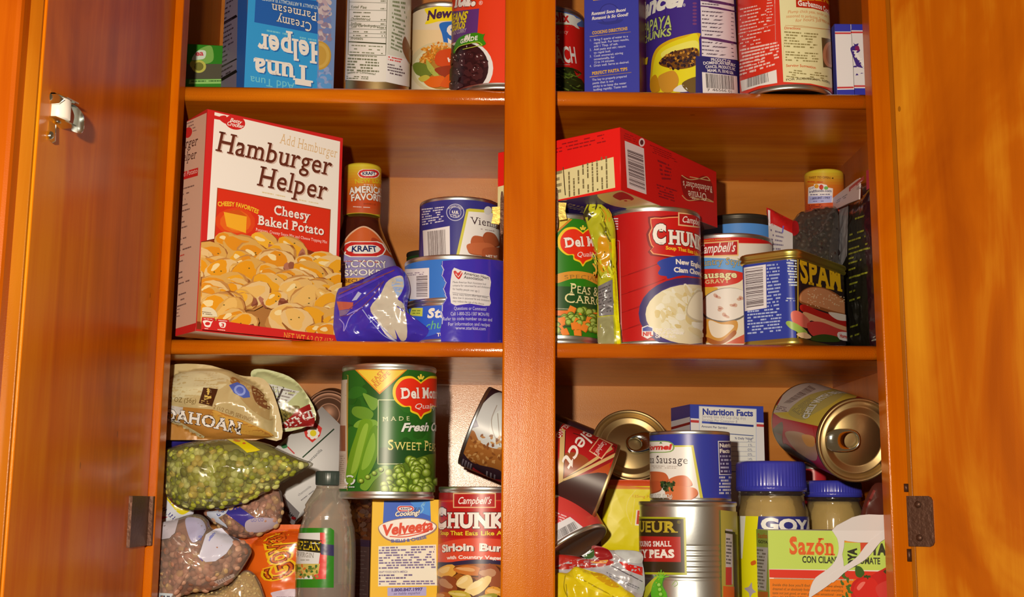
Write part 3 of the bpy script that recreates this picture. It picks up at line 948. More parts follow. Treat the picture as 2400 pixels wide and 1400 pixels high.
def shield(A, cx, cy, rx, ry, tilt=0.0):
    def pts(k): return [(cx+x*rx*k, cy+(y*k)*ry+x*rx*k*tilt) for x, y in SHIELD]
    A.smooth(pts(1.12), (236, 190, 30), 4)
    A.smooth(pts(1.0), (226, 44, 18), 4)
    A.text('Del Monte', cx-rx*.78, cy+ry*.05-rx*.78*tilt, cx+rx*.92, cy+ry*.05+rx*.92*tilt, ry*.52, (240, 226, 214), bold=.03, serif=True, edge=(150, 26, 14), ew=.02)
    A.text('Quality', cx-rx*.28, cy+ry*.58-rx*.28*tilt, cx+rx*.55, cy+ry*.58+rx*.55*tilt, ry*.27, (240, 216, 200), slant=.3)
    for a in (-28, 0, 28):
        dx = math.sin(math.radians(a))
        A.line([(cx+dx*ry*.10, cy-ry*.92), (cx+dx*ry*.3, cy-ry*(1.18 if a == 0 else 1.08))], ry*.09, (236, 200, 60))
def script_box(A, x0, y0, x1, y1, sl=0.0, word="Campbell's", frame=(226, 178, 120)):
    w = x1-x0; h = y1-y0
    q = lambda x, y: (x, y+(x-x0)*sl)
    A.poly([q(x0, y0), q(x1, y0), q(x1, y1), q(x0, y1)], frame)
    m = h*.07
    A.poly([q(x0+m, y0+m), q(x1-m, y0+m), q(x1-m, y1-m), q(x0+m, y1-m)], (176, 24, 24))
    a, b = q(x0+w*.1, y1-h*.27), q(x1-w*.12, y1-h*.27)
    A.text(word, *a, *b, h*.46, (242, 232, 222), slant=.42, bold=.012)
def recycle(A, x, y, r, col):
    for k in range(3):
        a = math.radians(90+120*k); pts = []
        for t in (-48, -16, 16, 40):
            b = a+math.radians(t); pts.append((x+r*math.cos(b), y-r*math.sin(b)))
        A.line(pts, r*.38, col)

# ---------------------------------------------------------------- upper shelf, left
def a_(A):
    A.poly([(430, 95), (530, 85), (530, 150), (430, 150)], (38, 124, 14))
    A.poly([(430, 150), (530, 150), (530, 185), (430, 185)], (84, 76, 54))
    A.smooth([(450, 145), (456, 128), (470, 114), (495, 108), (500, 140), (480, 150)], (126, 170, 70))
    A.smooth([(450, 140), (455, 128), (466, 118), (482, 120), (480, 136), (466, 140)], (214, 220, 186))
    A.text('ea', 458, 131, 477, 130, 12, (206, 60, 70), bold=.03)
    A.ell(466, 156, 17, 15, (196, 184, 74)); A.ell(466, 156, 11, 10, (120, 112, 40)); A.ell(451, 151, 6, 8, (186, 178, 70))
    A.poly([(444, 187), (530, 185), (530, 196), (442, 197)], (150, 196, 96)); A.greek([(448, 188), (520, 187), (520, 193), (448, 194)], 1, (60, 110, 40))
carton('olive_packet', 'small green packet printed with an olive, at the left end of the upper shelf', 438, 130, 124, 6, 436, 545, ZA, ytop=103, colA=(46, 128, 20), colB=(40, 110, 18), artA=a_, wb=22, cat='packet')

def a_(A):
    lb, db = (52, 150, 206), (34, 92, 160)
    A.poly([(578, -20), (800, 10), (800, 60), (745, 80), (596, 52), (600, -20)], db)
    A.text('Creamy', 731, 54, 649, 36, 21, WHT, serif=True, edge=(16, 40, 84))
    A.text('Parmesan', 742, 30, 636, 8, 20, WHT, serif=True, edge=(16, 40, 84))
    A.text('NATURALLY & ARTIFICIALLY FLAVORED', 752, 15, 612, -8, 8, (206, 214, 222), bold=.01)
    A.greek([(625, 68), (690, 80), (690, 88), (625, 76)], 1, (120, 190, 226)); A.greek([(700, 84), (745, 92), (745, 100), (700, 92)], 1, (120, 190, 226))
    A.text('Helper', 764, 105, 603, 79, 47, (240, 230, 220), serif=True, bold=.03, shadow=(30, 100, 160))
    A.text('Tuna', 728, 158, 592, 136, 44, (240, 230, 220), serif=True, bold=.03, shadow=(30, 100, 160))
    A.text('Add Tuna', 690, 195, 586, 178, 18, (120, 196, 232))
    A.poly([(745, -20), (800, -20), (800, 220), (743, 220)], (120, 140, 176))
    for i in range(60):
        y = A.rnd.uniform(0, 95); A.blob(A.rnd.uniform(748, 772), y, 7, 5, A.rnd.uniform(0, 90), A.rnd.choice([(190, 160, 160), (150, 126, 140), (204, 180, 170), (120, 130, 170)]))
    for i in range(20):
        A.blob(A.rnd.uniform(748, 772), A.rnd.uniform(150, 205), 8, 6, 40, A.rnd.choice([(96, 150, 196), (150, 160, 190)]))
    A.ell(746, 131, 29, 34, (198, 148, 56), a0=-90, a1=90); A.ell(746, 131, 25, 30, (212, 166, 76), a0=-90, a1=90)
    A.ell(746, 131, 18, 23, (200, 150, 60), a0=-90, a1=90)
def b_(A):
    gy = (146, 128, 140)
    A.poly([(480, -30), (558, -30), (556, 215), (480, 215)], gy)
    A.poly([(480, -30), (499, -30), (493, 215), (480, 215)], (52, 48, 96))
    A.poly([(558, -30), (580, -30), (578, 215), (554, 215)], (48, 104, 180))
    for y0, w in ((66, 6), (167, 3), (195, 7)):
        A.line([(502, y0+(2 if w > 3 else -2)), (555, y0-29)], w, (40, 28, 34))
    for k in range(17):
        y = 6+k*11
        if abs(y-66) < 5 or abs(y-195) < 5: continue
        A.greek([(504, y+3), (553, y-24), (553, y-18), (504, y+9)], 1, (70, 52, 62), h=.6, ragged=.5)
carton('dinner_kit_box', 'blue boxed tuna dinner kit standing upside down beside the green packet', 577, 100, 58, 31, 499, 769, ZA, h=184, colA=(52, 150, 206), colB=(146, 128, 140), artA=a_, artB=b_, wa=80, wb=62)

def a_(A):
    A.poly([(700, -30), (912, -30), (905, 192), (880, 192), (840, 189), (800, 187), (700, 187)], (228, 214, 192))
    A.poly([(912, -30), (1000, -30), (1000, 206), (955, 203), (905, 192)], (206, 196, 172))
    A.poly([(908, 128), (1000, 150), (1000, 206), (955, 203), (904, 192)], (226, 212, 196))
    A.frame([(819, -20), (908, -20), (904, 130), (816, 128)], 1.5, (96, 92, 62))
    g = (104, 100, 66)
    rows = [(5, 'Total Fat'), (20, ''), (32, ''), (43, ''), (57, 'Cholesterol'), (66, 'Sodium'), (75, 'Total Carbohydrate'), (84, ''), (93, '')]
    for y, t in ((20, 'Total Fat'), (48, 'Cholesterol'), (58, 'Sodium'), (67, 'Total Carbohydrate'), (93, 'Protein')):
        A.text(t, 822, y, 822+len(t)*4.1, y+1, 6, g, bold=.02)
    for y in (32, 41, 77, 86): A.greek([(828, y-5), (870, y-4), (870, y+1), (828, y)], 1, g)
    for y in (6, 24, 50, 60, 69, 79, 88): A.line([(819, y-1), (906, y+1)], .9, g); A.greek([(892, y-6), (905, y-6), (905, y), (892, y)], 1, g)
    A.line([(818, 98), (905, 103)], 3, g)
    for k in range(4): A.greek([(820, 104+k*8), (902, 108+k*8), (902, 113+k*8), (820, 109+k*8)], 1, (130, 126, 92))
    A.greek([(816, 134), (902, 139), (902, 172), (814, 168)], 5, (120, 116, 84), h=.55)
    A.text('Questions or Comments?', 814, 174, 880, 177, 5, g, bold=.02); A.greek([(813, 177), (878, 180), (878, 188), (813, 186)], 2, g)
    A.greek([(920, 0), (955, 4), (958, 60), (918, 45)], 5, (120, 124, 84)); A.greek([(920, 48), (950, 58), (948, 130), (915, 115)], 8, (110, 114, 76))
    A.greek([(910, 131), (945, 138), (945, 150), (909, 143)], 2, (206, 60, 50)); A.greek([(908, 148), (952, 156), (952, 184), (908, 174)], 4, (100, 80, 80))
    A.smooth([(945, 90), (950, 88), (962, 120), (960, 150), (945, 125), (942, 105)], (120, 76, 46))
M, r, _ = upright(811, 962, 100, 82, ZA)
can('food_can', 'tall tin with a white nutrition panel, right of the upside down blue box', M, r, 118, (228, 214, 192), a_, GOLDTIN, lv=(.0, .96), wrap=1)

def a_(A):
    A.poly([(940, 70), (1140, 70), (1140, 130), (940, 130)], (232, 196, 140))
    A.smooth([(995, 22), (1010, 18), (1030, 15), (1050, 17), (1090, 14), (1090, 42), (1060, 48), (1030, 50), (1010, 55), (996, 56), (1004, 40)], (238, 206, 20))
    A.text('New', 1000, 48, 1056, 41, 21, (70, 34, 70), bold=.04, slant=.25)
    A.smooth([(1031, 55), (1070, 50), (1110, 50), (1110, 130), (1048, 130), (1041, 105), (1036, 80)], (38, 104, 176))
    A.text('Soup', 1050, 104, 1125, 100, 42, (236, 228, 224), bold=.03, slant=.2)
    A.ell(1030, 158, 70, 60, (214, 190, 140)); A.ell(1032, 160, 62, 52, (226, 210, 160)); A.ell(1034, 160, 54, 50, (180, 120, 40))
    A.scatter([(990, 110), (1030, 98), (1075, 110), (1075, 160), (1030, 150), (985, 150)], 220, lambda x, y: A.blob(x, y, 3.5, 2.2, A.rnd.uniform(0, 180), A.rnd.choice([(212, 128, 30), (226, 150, 50), (198, 104, 20), (230, 168, 80)]), n=8))
    A.smooth([(1030, 122), (1090, 118), (1090, 156), (1026, 156)], (206, 70, 18)); A.text('HEARTY', 1049, 148, 1110, 146, 10, WHT, bold=.03)
    A.smooth([(973, 155), (985, 148), (1005, 156), (1015, 175), (1000, 182), (980, 175)], (110, 120, 40)); A.smooth([(1002, 143), (1010, 150), (1030, 180), (1025, 186), (1006, 165)], (170, 170, 70))
    A.smooth([(1020, 165), (1050, 156), (1080, 160), (1075, 185), (1040, 182)], (150, 50, 20))
    A.smooth([(995, 190), (1015, 182), (1040, 182), (1035, 204), (1010, 206)], (220, 96, 16)); A.smooth([(1040, 188), (1055, 175), (1085, 180), (1085, 206), (1035, 206)], (214, 84, 14))
    A.smooth([(985, 186), (1000, 178), (1010, 184), (995, 194)], (190, 170, 60))
M, r, h_ = upright(961, 1118, 100, 118, ZA, ytop=3)
can('soup_can', 'cream soup tin with a yellow flag and a rice bowl, behind the red bean tin', M, r, h_, (226, 200, 160), a_)

def a_(A):
    A.text('ita.', 1066, 16, 1114, 12, 36, (240, 220, 200), bold=.05, serif=True, edge=(120, 24, 16))
    A.text('®', 1122, 12, 1131, 11, 9, WHT)
    A.poly([(1000, 34), (1123, 20), (1118, 92), (1090, 96), (1000, 110)], (96, 48, 110))
    A.text('ANS', 1065, 52, 1093, 46, 16, (226, 196, 20), bold=.04, slant=.15, edge=(50, 20, 50), pre='BE')
    A.text('GROS', 1064, 72, 1089, 66, 14, (226, 196, 20), bold=.04, slant=.15, edge=(50, 20, 50), pre='NE')
    A.text('RICE AND CURRY', 1040, 88, 1092, 76, 7, (200, 180, 170))
    A.ell(1090, 160, 66, 64, (226, 214, 200)); A.ell(1090, 158, 55, 58, (52, 20, 22))
    A.scatter([(1050, 110), (1110, 108), (1142, 140), (1135, 175), (1095, 215), (1050, 215)], 90, lambda x, y: (A.blob(x, y, 8, 6, A.rnd.uniform(0, 180), A.rnd.choice([(58, 22, 24), (44, 16, 18), (70, 30, 30)])), A.blob(x-1, y-2, 2.4, 1.2, A.rnd.uniform(0, 90), (196, 170, 160), n=7) if A.rnd.random() < .38 else None))
    A.smooth([(1066, 122), (1074, 96), (1090, 84), (1116, 78), (1134, 82), (1138, 80), (1134, 92), (1140, 104), (1128, 110), (1120, 102), (1095, 106), (1076, 112), (1070, 125)], (56, 128, 10), 3)
    A.text('#1', 1092, 94, 1106, 92, 10, WHT, bold=.05, serif=True); A.text('GRADE', 1082, 104, 1122, 95, 9, WHT, bold=.03, serif=True)
    A.line(smooth_pts([(1070, 121), (1080, 110), (1100, 104), (1122, 100), (1132, 107)], closed=False), 1.5, (190, 196, 60))
M, r, _ = upright(1058, 1290, 100, 60, ZA)
can('bean_can', 'red tin of black beans half hidden by the middle stile, upper shelf', M, r, 112, (226, 58, 22), a_)

# ---------------------------------------------------------------- upper shelf, right
def a_(A):
    A.poly([(1100, 0), (1400, 0), (1400, 64), (1100, 64)], (70, 104, 160))
    A.poly([(1100, 26), (1300, 20), (1340, 62), (1100, 70)], (120, 140, 60))
    A.poly([(1100, 62), (1340, 58), (1372, 66), (1372, 215), (1100, 215)], (206, 26, 20))
    A.smooth([(1290, 28), (1345, 37), (1350, 60), (1335, 58), (1290, 52)], (226, 214, 190)); A.smooth([(1345, 42), (1362, 48), (1352, 56), (1358, 68), (1345, 60)], (224, 212, 190))
    A.text('olix', 1296, 51, 1333, 52, 21, (200, 36, 30), bold=.04)
    A.text('Fancy', 1304, 79, 1331, 79, 9, (226, 170, 150), slant=.3)
    A.text('AF', 1296, 102, 1313, 102, 19, (232, 210, 196), bold=.02, pre='LE')
    A.text('ACH', 1304, 147, 1352, 148, 36, (236, 216, 200), bold=.025, pre='SPIN')
    A.line([(1250, 150), (1336, 152)], 1.5, (230, 200, 180))
    A.smooth([(1270, 170), (1310, 158), (1340, 160), (1352, 180), (1365, 190), (1368, 220), (1270, 220)], (44, 48, 16))
    for i in range(46):
        x, y = A.rnd.uniform(1280, 1360), A.rnd.uniform(164, 215)
        A.line(smooth_pts([(x-14, y-6), (x, y), (x+10, y-A.rnd.uniform(-8, 8))], closed=False), A.rnd.uniform(1.5, 4), A.rnd.choice([(70, 84, 22), (30, 32, 10), (110, 120, 40), (54, 50, 16)]))
M, r, h_ = upright(1162, 1371, 100, 142, ZA, ytop=9)
can('spinach_can', 'red and blue tin of spinach just right of the middle stile', M, r, h_, (206, 26, 20), a_)

def b_(A):
    A.greek([(1390, -4), (1440, -8), (1440, -1), (1390, 4)], 1, (226, 160, 50))
    A.ell(1428, 32, 24, 24, (46, 44, 120)); A.ell(1428, 32, 22, 22, (62, 62, 150))
    A.text('Ronzoni Sono Buoni', 1386, 36, 1466, 26, 7, WHT, slant=.2, bold=.03); A.text('Ronzoni Is So Good!', 1387, 47, 1472, 37, 7, WHT, slant=.2, bold=.03)
    A.smooth([(1400, 52), (1430, 50), (1460, 45), (1450, 54), (1420, 58)], (48, 50, 126))
    A.text('COOKING DIRECTIONS', 1388, 81, 1471, 70, 7, (226, 168, 40), serif=True, bold=.03); A.line([(1382, 86), (1478, 75)], 1.2, (220, 170, 80))
    c = (206, 196, 214)
    L = ['Bring 5 quarts of water to a', 'rapid boil. For best results,', 'add 1 Tbsp. of salt.', 'Add pasta and stir; return', 'to rapid boil.', 'Cook uncovered, stirring', 'occasionally, for', '12 to 14 minutes.', 'Drain well. Serve as desired.']
    for i, t in enumerate(L):
        A.text(t, 1392, 96+i*7.6, 1392+len(t)*2.85, 96+i*7.6-len(t)*2.85*.11, 5, c, bold=.012)
    for i, k in ((0, '1.'), (3, '2.'), (5, '3.'), (8, '4.')): A.text(k, 1382, 97+i*7.6, 1387, 96.5+i*7.6, 5, c)
    A.text('PERFECT PASTA TIPS', 1388, 176, 1471, 165, 7, (226, 168, 40), serif=True, bold=.03); A.line([(1382, 181), (1480, 170)], 1.2, (220, 170, 80))
    for i, t in enumerate(['The key to properly prepared', 'pasta that is not', 'sticky is to keep the water', 'boiling rapidly. Taste test']):
        A.text(t, 1388+i, 190+i*7.8, 1388+i+len(t)*2.9, 190+i*7.8-len(t)*2.9*.11, 5, c, bold=.012)
carton('pasta_box', 'dark blue pasta box with its narrow printed side out, beside the spinach tin', 1498, 100, 45, 73, 1369, 1513, ZA, h=210, colA=(96, 24, 40), colB=(56, 58, 148), edge=(70, 52, 130), artB=b_)  # shadow on the right face is put into its dark maroon colour

def a_(A):
    A.poly([(1480, -20), (1560, -20), (1560, 230), (1480, 230)], (58, 36, 110))
    A.poly([(1480, -20), (1635, -20), (1636, 230), (1480, 230)], (66, 42, 124))
    for k in range(7): A.ell(1628, 8+k*8, 5, 2.6, (120, 60, 110))
    A.text('ncel', 1520, 36, 1600, 14, 36, (232, 220, 216), bold=.05, slant=.2, pre='Ca')
    A.text('®', 1601, 16, 1607, 15, 7, WHT)
    A.text('PAYA', 1522, 76, 1573, 64, 25, (190, 196, 110), bold=.02, slant=0, edge=(30, 24, 40), pre='PA'); A.text('UNKS', 1522, 96, 1573, 84, 16, (190, 196, 110), bold=.03, edge=(30, 24, 40), pre='CH')
    A.smooth([(1530, 220), (1526, 160), (1535, 120), (1560, 98), (1600, 84), (1640, 78), (1637, 100), (1636, 180), (1600, 195), (1590, 220)], (220, 170, 20))
    A.smooth([(1534, 215), (1531, 160), (1542, 122), (1568, 102), (1605, 88), (1636, 84), (1635, 178), (1605, 192), (1590, 215)], (232, 208, 30))
    A.smooth([(1550, 125), (1580, 108), (1630, 95), (1634, 118), (1590, 125), (1560, 140)], (238, 222, 90))
    A.smooth([(1545, 150), (1560, 130), (1590, 118), (1634, 114), (1634, 150), (1600, 162), (1570, 160)], (120, 70, 20))
    A.scatter([(1546, 148), (1560, 130), (1590, 118), (1634, 113), (1634, 152), (1600, 164), (1570, 162)], 130, lambda x, y: A.blob(x, y, 3.4, 2.8, A.rnd.uniform(0, 180), A.rnd.choice([(48, 26, 30), (60, 34, 40), (84, 44, 26), (196, 130, 40), (40, 22, 30)]), n=8))
    A.smooth([(1545, 185), (1560, 172), (1582, 168), (1592, 190), (1580, 215), (1555, 215)], (206, 140, 40)); A.smooth([(1530, 215), (1528, 190), (1540, 176), (1548, 200), (1548, 215)], (196, 130, 20))
    A.smooth([(1580, 215), (1592, 202), (1604, 202), (1612, 216)], (226, 214, 216)); A.smooth([(1600, 196), (1637, 182), (1637, 220), (1612, 216)], (110, 80, 30))
    A.text('M', 1512, 152, 1522, 151, 13, (214, 180, 40), bold=.03)
    A.poly([(1640, -20), (1714, -20), (1724, 142), (1644, 133)], (226, 206, 204)); pp = (92, 50, 96)
    for y, w in ((4, 5), (18, 3), (92, 5)): A.line([(1641, y-2), (1680, y+2), (1722, y+11)], w, pp)
    for k in range(14):
        y = 8+k*9
        if abs(y-18) < 4 or abs(y-92) < 5: continue
        A.greek([(1644, y), (1690+A.rnd.uniform(0, 20), y+4), (1690, y+9), (1644, y+5)], 1, (100, 80, 90), h=.55); A.greek([(1709, y+6), (1716, y+7), (1716, y+11), (1709, y+10)], 1, (100, 80, 90))
    A.poly([(1630, 133), (1735, 146), (1735, 225), (1630, 225)], (44, 38, 96))
    for i, t in enumerate(['PRODUCT OF', 'DOMINICAN REPUBLIC', 'CANCEL PRODUCTS, INC', 'MIAMI, FL 33142 USA']):
        A.text(t, (1664, 1647, 1652, 1656)[i], 145+i*8.6, (1708, 1719, 1718, 1714)[i], 150+i*8.8, 6.5, (226, 210, 214), bold=.03)
    A.poly([(1644, 171), (1722, 180), (1724, 222), (1646, 222)], (232, 214, 210)); A.bars([(1652, 174), (1714, 180), (1716, 212), (1654, 208)], 30); A.text('7 46566 01', 1655, 216, 1712, 220, 6, INK)
M, r, _ = upright(1512, 1728, 100, 80, ZA)
can('papaya_can', 'purple tin of papaya chunks right of the dark blue pasta box', M, r, 118, (62, 40, 118), a_)

def a_(A):
    rd = (216, 48, 26)
    A.poly([(1700, -20), (1835, -20), (1838, 225), (1700, 225)], rd)
    A.poly([(1826, -10), (1990, -10), (1990, 215), (1940, 205), (1900, 196), (1836, 192)], (228, 210, 150))
    A.poly([(1830, -20), (1990, -20), (1990, 0), (1950, -4), (1830, 0)], rd)
    A.poly([(1865, -6), (1990, -2), (1990, 40), (1940, 30), (1905, 20), (1866, 17)], (186, 36, 12))
    A.text('Chick Peas', 1872, 2, 1945, 14, 9, (232, 160, 30), bold=.03, serif=True); A.text('Garbanzos Cocidos', 1870, 13, 1985, 38, 10, (238, 220, 200), bold=.03, serif=True)
    for i, (t, x) in enumerate((('Plump chick peas, tender and', 1846), ('seasoned to perfection. Simmer', 1842), ('for hours. Just heat and eat', 1864))):
        A.text(t, x, 32+i*10, x+92, 42+i*10.5, 7, (206, 120, 60), slant=.25)
    A.line([(1840, 60), (1880, 61), (1945, 70)], 1, (196, 130, 70))
    A.text('Directions', 1838, 69, 1876, 70, 6, (206, 90, 40), bold=.02)
    A.greek([(1838, 72), (1920, 78), (1920, 116), (1838, 112)], 6, (150, 130, 76), h=.5); A.greek([(1841, 119), (1922, 124), (1922, 148), (1841, 144)], 4, (150, 130, 76))
    A.text('Serving Suggestion', 1842, 157, 1912, 162, 6, (206, 90, 40), bold=.02); A.greek([(1843, 161), (1945, 172), (1945, 194), (1843, 182)], 4, (150, 130, 76))
    A.text('FOR ADDITIONAL RECIPES', 1842, 190, 1945, 198, 5, (110, 90, 60), bold=.02)
    A.poly([(1925, 88), (1990, 100), (1990, 160), (1929, 158)], (96, 70, 36)); A.ell(1945, 128, 17, 30, (190, 120, 80)); A.ell(1948, 128, 13, 24, (160, 90, 50))
    wp = (238, 190, 170)
    for k in range(20):
        y = 6+k*8
        A.greek([(1735, y+14), (1808, y-2), (1808, y+3), (1735, y+19)], 1, wp, h=.6, ragged=.5)
    for k in range(9): A.greek([(1797, k*7-8), (1812, k*7-10), (1812, k*7-5), (1797, k*7-3)], 1, (240, 200, 180))
    A.line([(1816, -10), (1818, 96)], 1.2, wp); A.line([(1732, 80), (1816, 58)], 1.2, wp)
    A.greek([(1735, 115), (1832, 95), (1832, 150), (1735, 180)], 8, wp, h=.55)
    A.poly([(1737, 190), (1820, 164), (1822, 195), (1780, 202), (1740, 215)], (232, 216, 206)); A.bars([(1752, 184), (1800, 170), (1802, 192), (1752, 206)], 30)
M, r, _ = upright(1731, 1947, 100, 47.5, ZA)
can('chickpea_can', 'red and cream tin of chick peas overhanging the edge of the upper shelf', M, r, 112, (216, 48, 26), a_, lv=(.035, .96))

def a_(A):
    wh = (230, 214, 200)
    A.poly([(1950, 50), (1994, 50), (2002, 230), (1950, 230)], wh); A.poly([(1994, 50), (2100, 50), (2100, 230), (2002, 230)], (222, 206, 192))
    A.poly([(1950, 50), (1993, 50), (1994, 74), (1950, 74)], (54, 54, 150)); A.poly([(1993.5, 50), (2100, 50), (2100, 72), (1994.5, 71)], (50, 50, 146))
    A.poly([(1950, 76), (1994, 76), (1994, 80), (1950, 80)], (200, 60, 56)); A.poly([(1994, 74), (2100, 74), (2100, 78), (1994, 78)], (200, 60, 56))
    A.poly([(1950, 204), (2000, 203), (2001, 207), (1950, 208)], (200, 60, 56)); A.poly([(2001, 200), (2100, 200), (2100, 204), (2001, 204)], (200, 60, 56))
    A.poly([(1950, 211), (2002, 210), (2003, 235), (1950, 235)], (54, 54, 150)); A.poly([(2002, 207), (2100, 207), (2100, 235), (2003, 235)], (50, 50, 146))
    A.line([(1994, 50), (2003, 225)], .8, (176, 160, 150))
    pu = (66, 40, 110)
    A.smooth([(2000, 100), (2004, 104), (2012, 102), (2010, 110), (2016, 118), (2010, 124), (2004, 122), (2006, 132), (2024, 156), (2022, 166), (2026, 172), (2018, 171), (2014, 178), (2008, 172), (2004, 178), (2002, 164), (2000, 156), (2006, 154), (2008, 158), (1996, 126), (1993, 114), (1998, 108), (2002, 107)], pu, 3)
    A.smooth([(2004, 110), (2012, 108), (2014, 118), (2006, 120)], (130, 30, 80))
    A.text('Angel Hair', 1998, 119, 2024, 162, 9, WHT, bold=.03, slant=.15)
def b_(A):
    A.poly([(1900, 40), (1990, 40), (1990, 240), (1900, 240)], (74, 76, 150))
carton('pasta_box', 'blue and white pasta box lying end out beside the red and cream tin', 1958, 130, 42, 0, 1900, 2075, ZA, ytop=56, colA=(230, 214, 200), colB=(74, 76, 150), edge=(70, 70, 150), artA=a_, wa=42, wb=190)
# ---------------------------------------------------------------- middle shelf, left
PEA = [(78, 96, 20), (122, 142, 38), (150, 172, 58), (178, 196, 92)]
def potatoes(A, region, n=60, k=1.0, seed=3):
    rn = random.Random(seed)
    A.poly(region, (176, 112, 52))
    def one(x, y):
        r = rn.uniform(18, 36)*k; rot = rn.uniform(-40, 40)
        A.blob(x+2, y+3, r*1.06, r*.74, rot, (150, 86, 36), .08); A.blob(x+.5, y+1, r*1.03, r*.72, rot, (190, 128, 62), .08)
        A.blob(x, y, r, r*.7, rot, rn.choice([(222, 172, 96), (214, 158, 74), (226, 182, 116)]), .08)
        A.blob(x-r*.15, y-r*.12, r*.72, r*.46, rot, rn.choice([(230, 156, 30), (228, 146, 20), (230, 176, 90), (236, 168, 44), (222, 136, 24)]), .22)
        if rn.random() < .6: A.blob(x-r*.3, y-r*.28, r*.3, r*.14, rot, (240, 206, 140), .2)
        for _ in range(2): A.blob(x+rn.uniform(-.6, .6)*r, y+rn.uniform(-.4, .4)*r, 1.6*k, 1.1*k, 0, (84, 76, 28), n=6)
        if rn.random() < .65:
            for _ in range(3): A.blob(x+r*.7+rn.uniform(-6, 6), y+r*.4+rn.uniform(-5, 5), rn.uniform(5, 10)*k, rn.uniform(4, 8)*k, rn.uniform(0, 90), rn.choice([(150, 84, 56), (176, 108, 78), (124, 60, 36)]), .25, 9)
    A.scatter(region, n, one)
    return
def a_(A):
    rd = (204, 34, 30)
    A.poly([(503, 263), (797, 332), (787, 640), (483, 600)], (238, 222, 198))
    A.poly([(486, 266), (520, 275), (519, 282), (486, 276)], rd); A.smooth([(515, 273), (530, 272), (530, 290), (516, 282)], rd)
    A.ell(551, 287, 24, 17, rd, rot=14); A.text('Betty', 538, 285, 565, 291, 9, WHT, slant=.35, bold=.02); A.text('Crocker', 531, 293, 569, 301, 9, WHT, slant=.35, bold=.02)
    A.text('Add Hamburger', 656, 336, 790, 371, 23, (216, 172, 116), serif=True, slant=.1, bold=-.008)
    br = (100, 42, 24)
    A.text('Hamburger', 505, 353, 776, 412, 45, br, serif=True, slant=.16, bold=.008, shadow=(206, 170, 146))
    A.text('Helper', 602, 434, 765, 469, 45, br, serif=True, slant=.16, bold=.008, shadow=(206, 170, 146))
    A.greek([(614, 448), (670, 459), (670, 465), (614, 454)], 1, (220, 190, 140)); A.greek([(698, 466), (750, 476), (750, 481), (698, 471)], 1, (220, 190, 140))
    A.poly([(509, 440), (775, 491), (770, 620), (500, 590)], (168, 60, 20)); A.poly([(511, 442), (773, 493), (768, 620), (502, 590)], (214, 46, 20))
    for i, c in enumerate([(220, 66, 20), (226, 96, 22), (232, 120, 26)]): A.blob(552, 520, 46-i*10, 34-i*7, 10, c, .05)
    A.text('CHEESY FAVORITES', 511, 484, 604, 502, 10, (236, 186, 40), bold=.03, arc=7)
    A.poly([(524, 497), (560, 492), (578, 507), (577, 509)], (206, 80, 16)); A.poly([(524, 497), (578, 508), (576, 547), (531, 531)], (238, 164, 34))
    A.text('Cheesy', 641, 502, 725, 517, 21, (240, 222, 204), serif=True, bold=.02, shadow=(130, 20, 10)); A.text('Baked Potato', 604, 526, 760, 552, 21, (240, 222, 204), serif=True, bold=.02, shadow=(130, 20, 10))
    A.text('Potatoes, Creamy Sauce Mix and Cheese Topping Mix', 599, 541, 766, 571, 6.5, (238, 206, 186), serif=True)
    arc = smooth_pts([(440, 578), (470, 567), (520, 557), (575, 556), (640, 564), (710, 582), (770, 605), (805, 622)], closed=False)
    A.poly(arc+[(800, 800), (440, 770)], (128, 44, 16))
    arc2 = [(x, y+9) for x, y in arc]
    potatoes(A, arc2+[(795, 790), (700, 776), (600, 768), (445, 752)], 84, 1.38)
    A.poly([(440, 752), (520, 757), (600, 769), (700, 781), (800, 791), (800, 830), (440, 800)], rd)
    A.ell(473, 746, 25, 23, (226, 204, 160), a0=180, a1=360); A.greek([(458, 732), (488, 736), (488, 744), (458, 740)], 2, (120, 90, 60))
    A.poly([(462, 747), (491, 749), (489, 777), (460, 775)], rd); A.poly([(496, 751), (525, 753), (523, 782), (494, 780)], rd)
    A.smooth([(464, 756), (472, 754), (484, 757), (488, 754), (484, 762), (480, 770), (470, 769), (466, 762)], (238, 220, 204)); A.ell(475, 762, 6, 4, rd); A.greek([(466, 749), (488, 751), (488, 754), (466, 752)], 1, WHT); A.greek([(468, 772), (482, 773), (482, 776), (468, 775)], 1, WHT)
    A.smooth([(502, 759), (517, 760), (515, 771), (505, 770)], (238, 220, 204)); A.text('3', 506, 769, 514, 770, 8, rd, bold=.04); A.greek([(500, 753), (522, 755), (522, 758), (500, 756)], 1, WHT); A.greek([(497, 774), (522, 777), (522, 780), (497, 777)], 1, WHT)
    A.text('NET WT 6.2 OZ (176g)', 652, 795, 778, 811, 13, (232, 150, 50), serif=True)
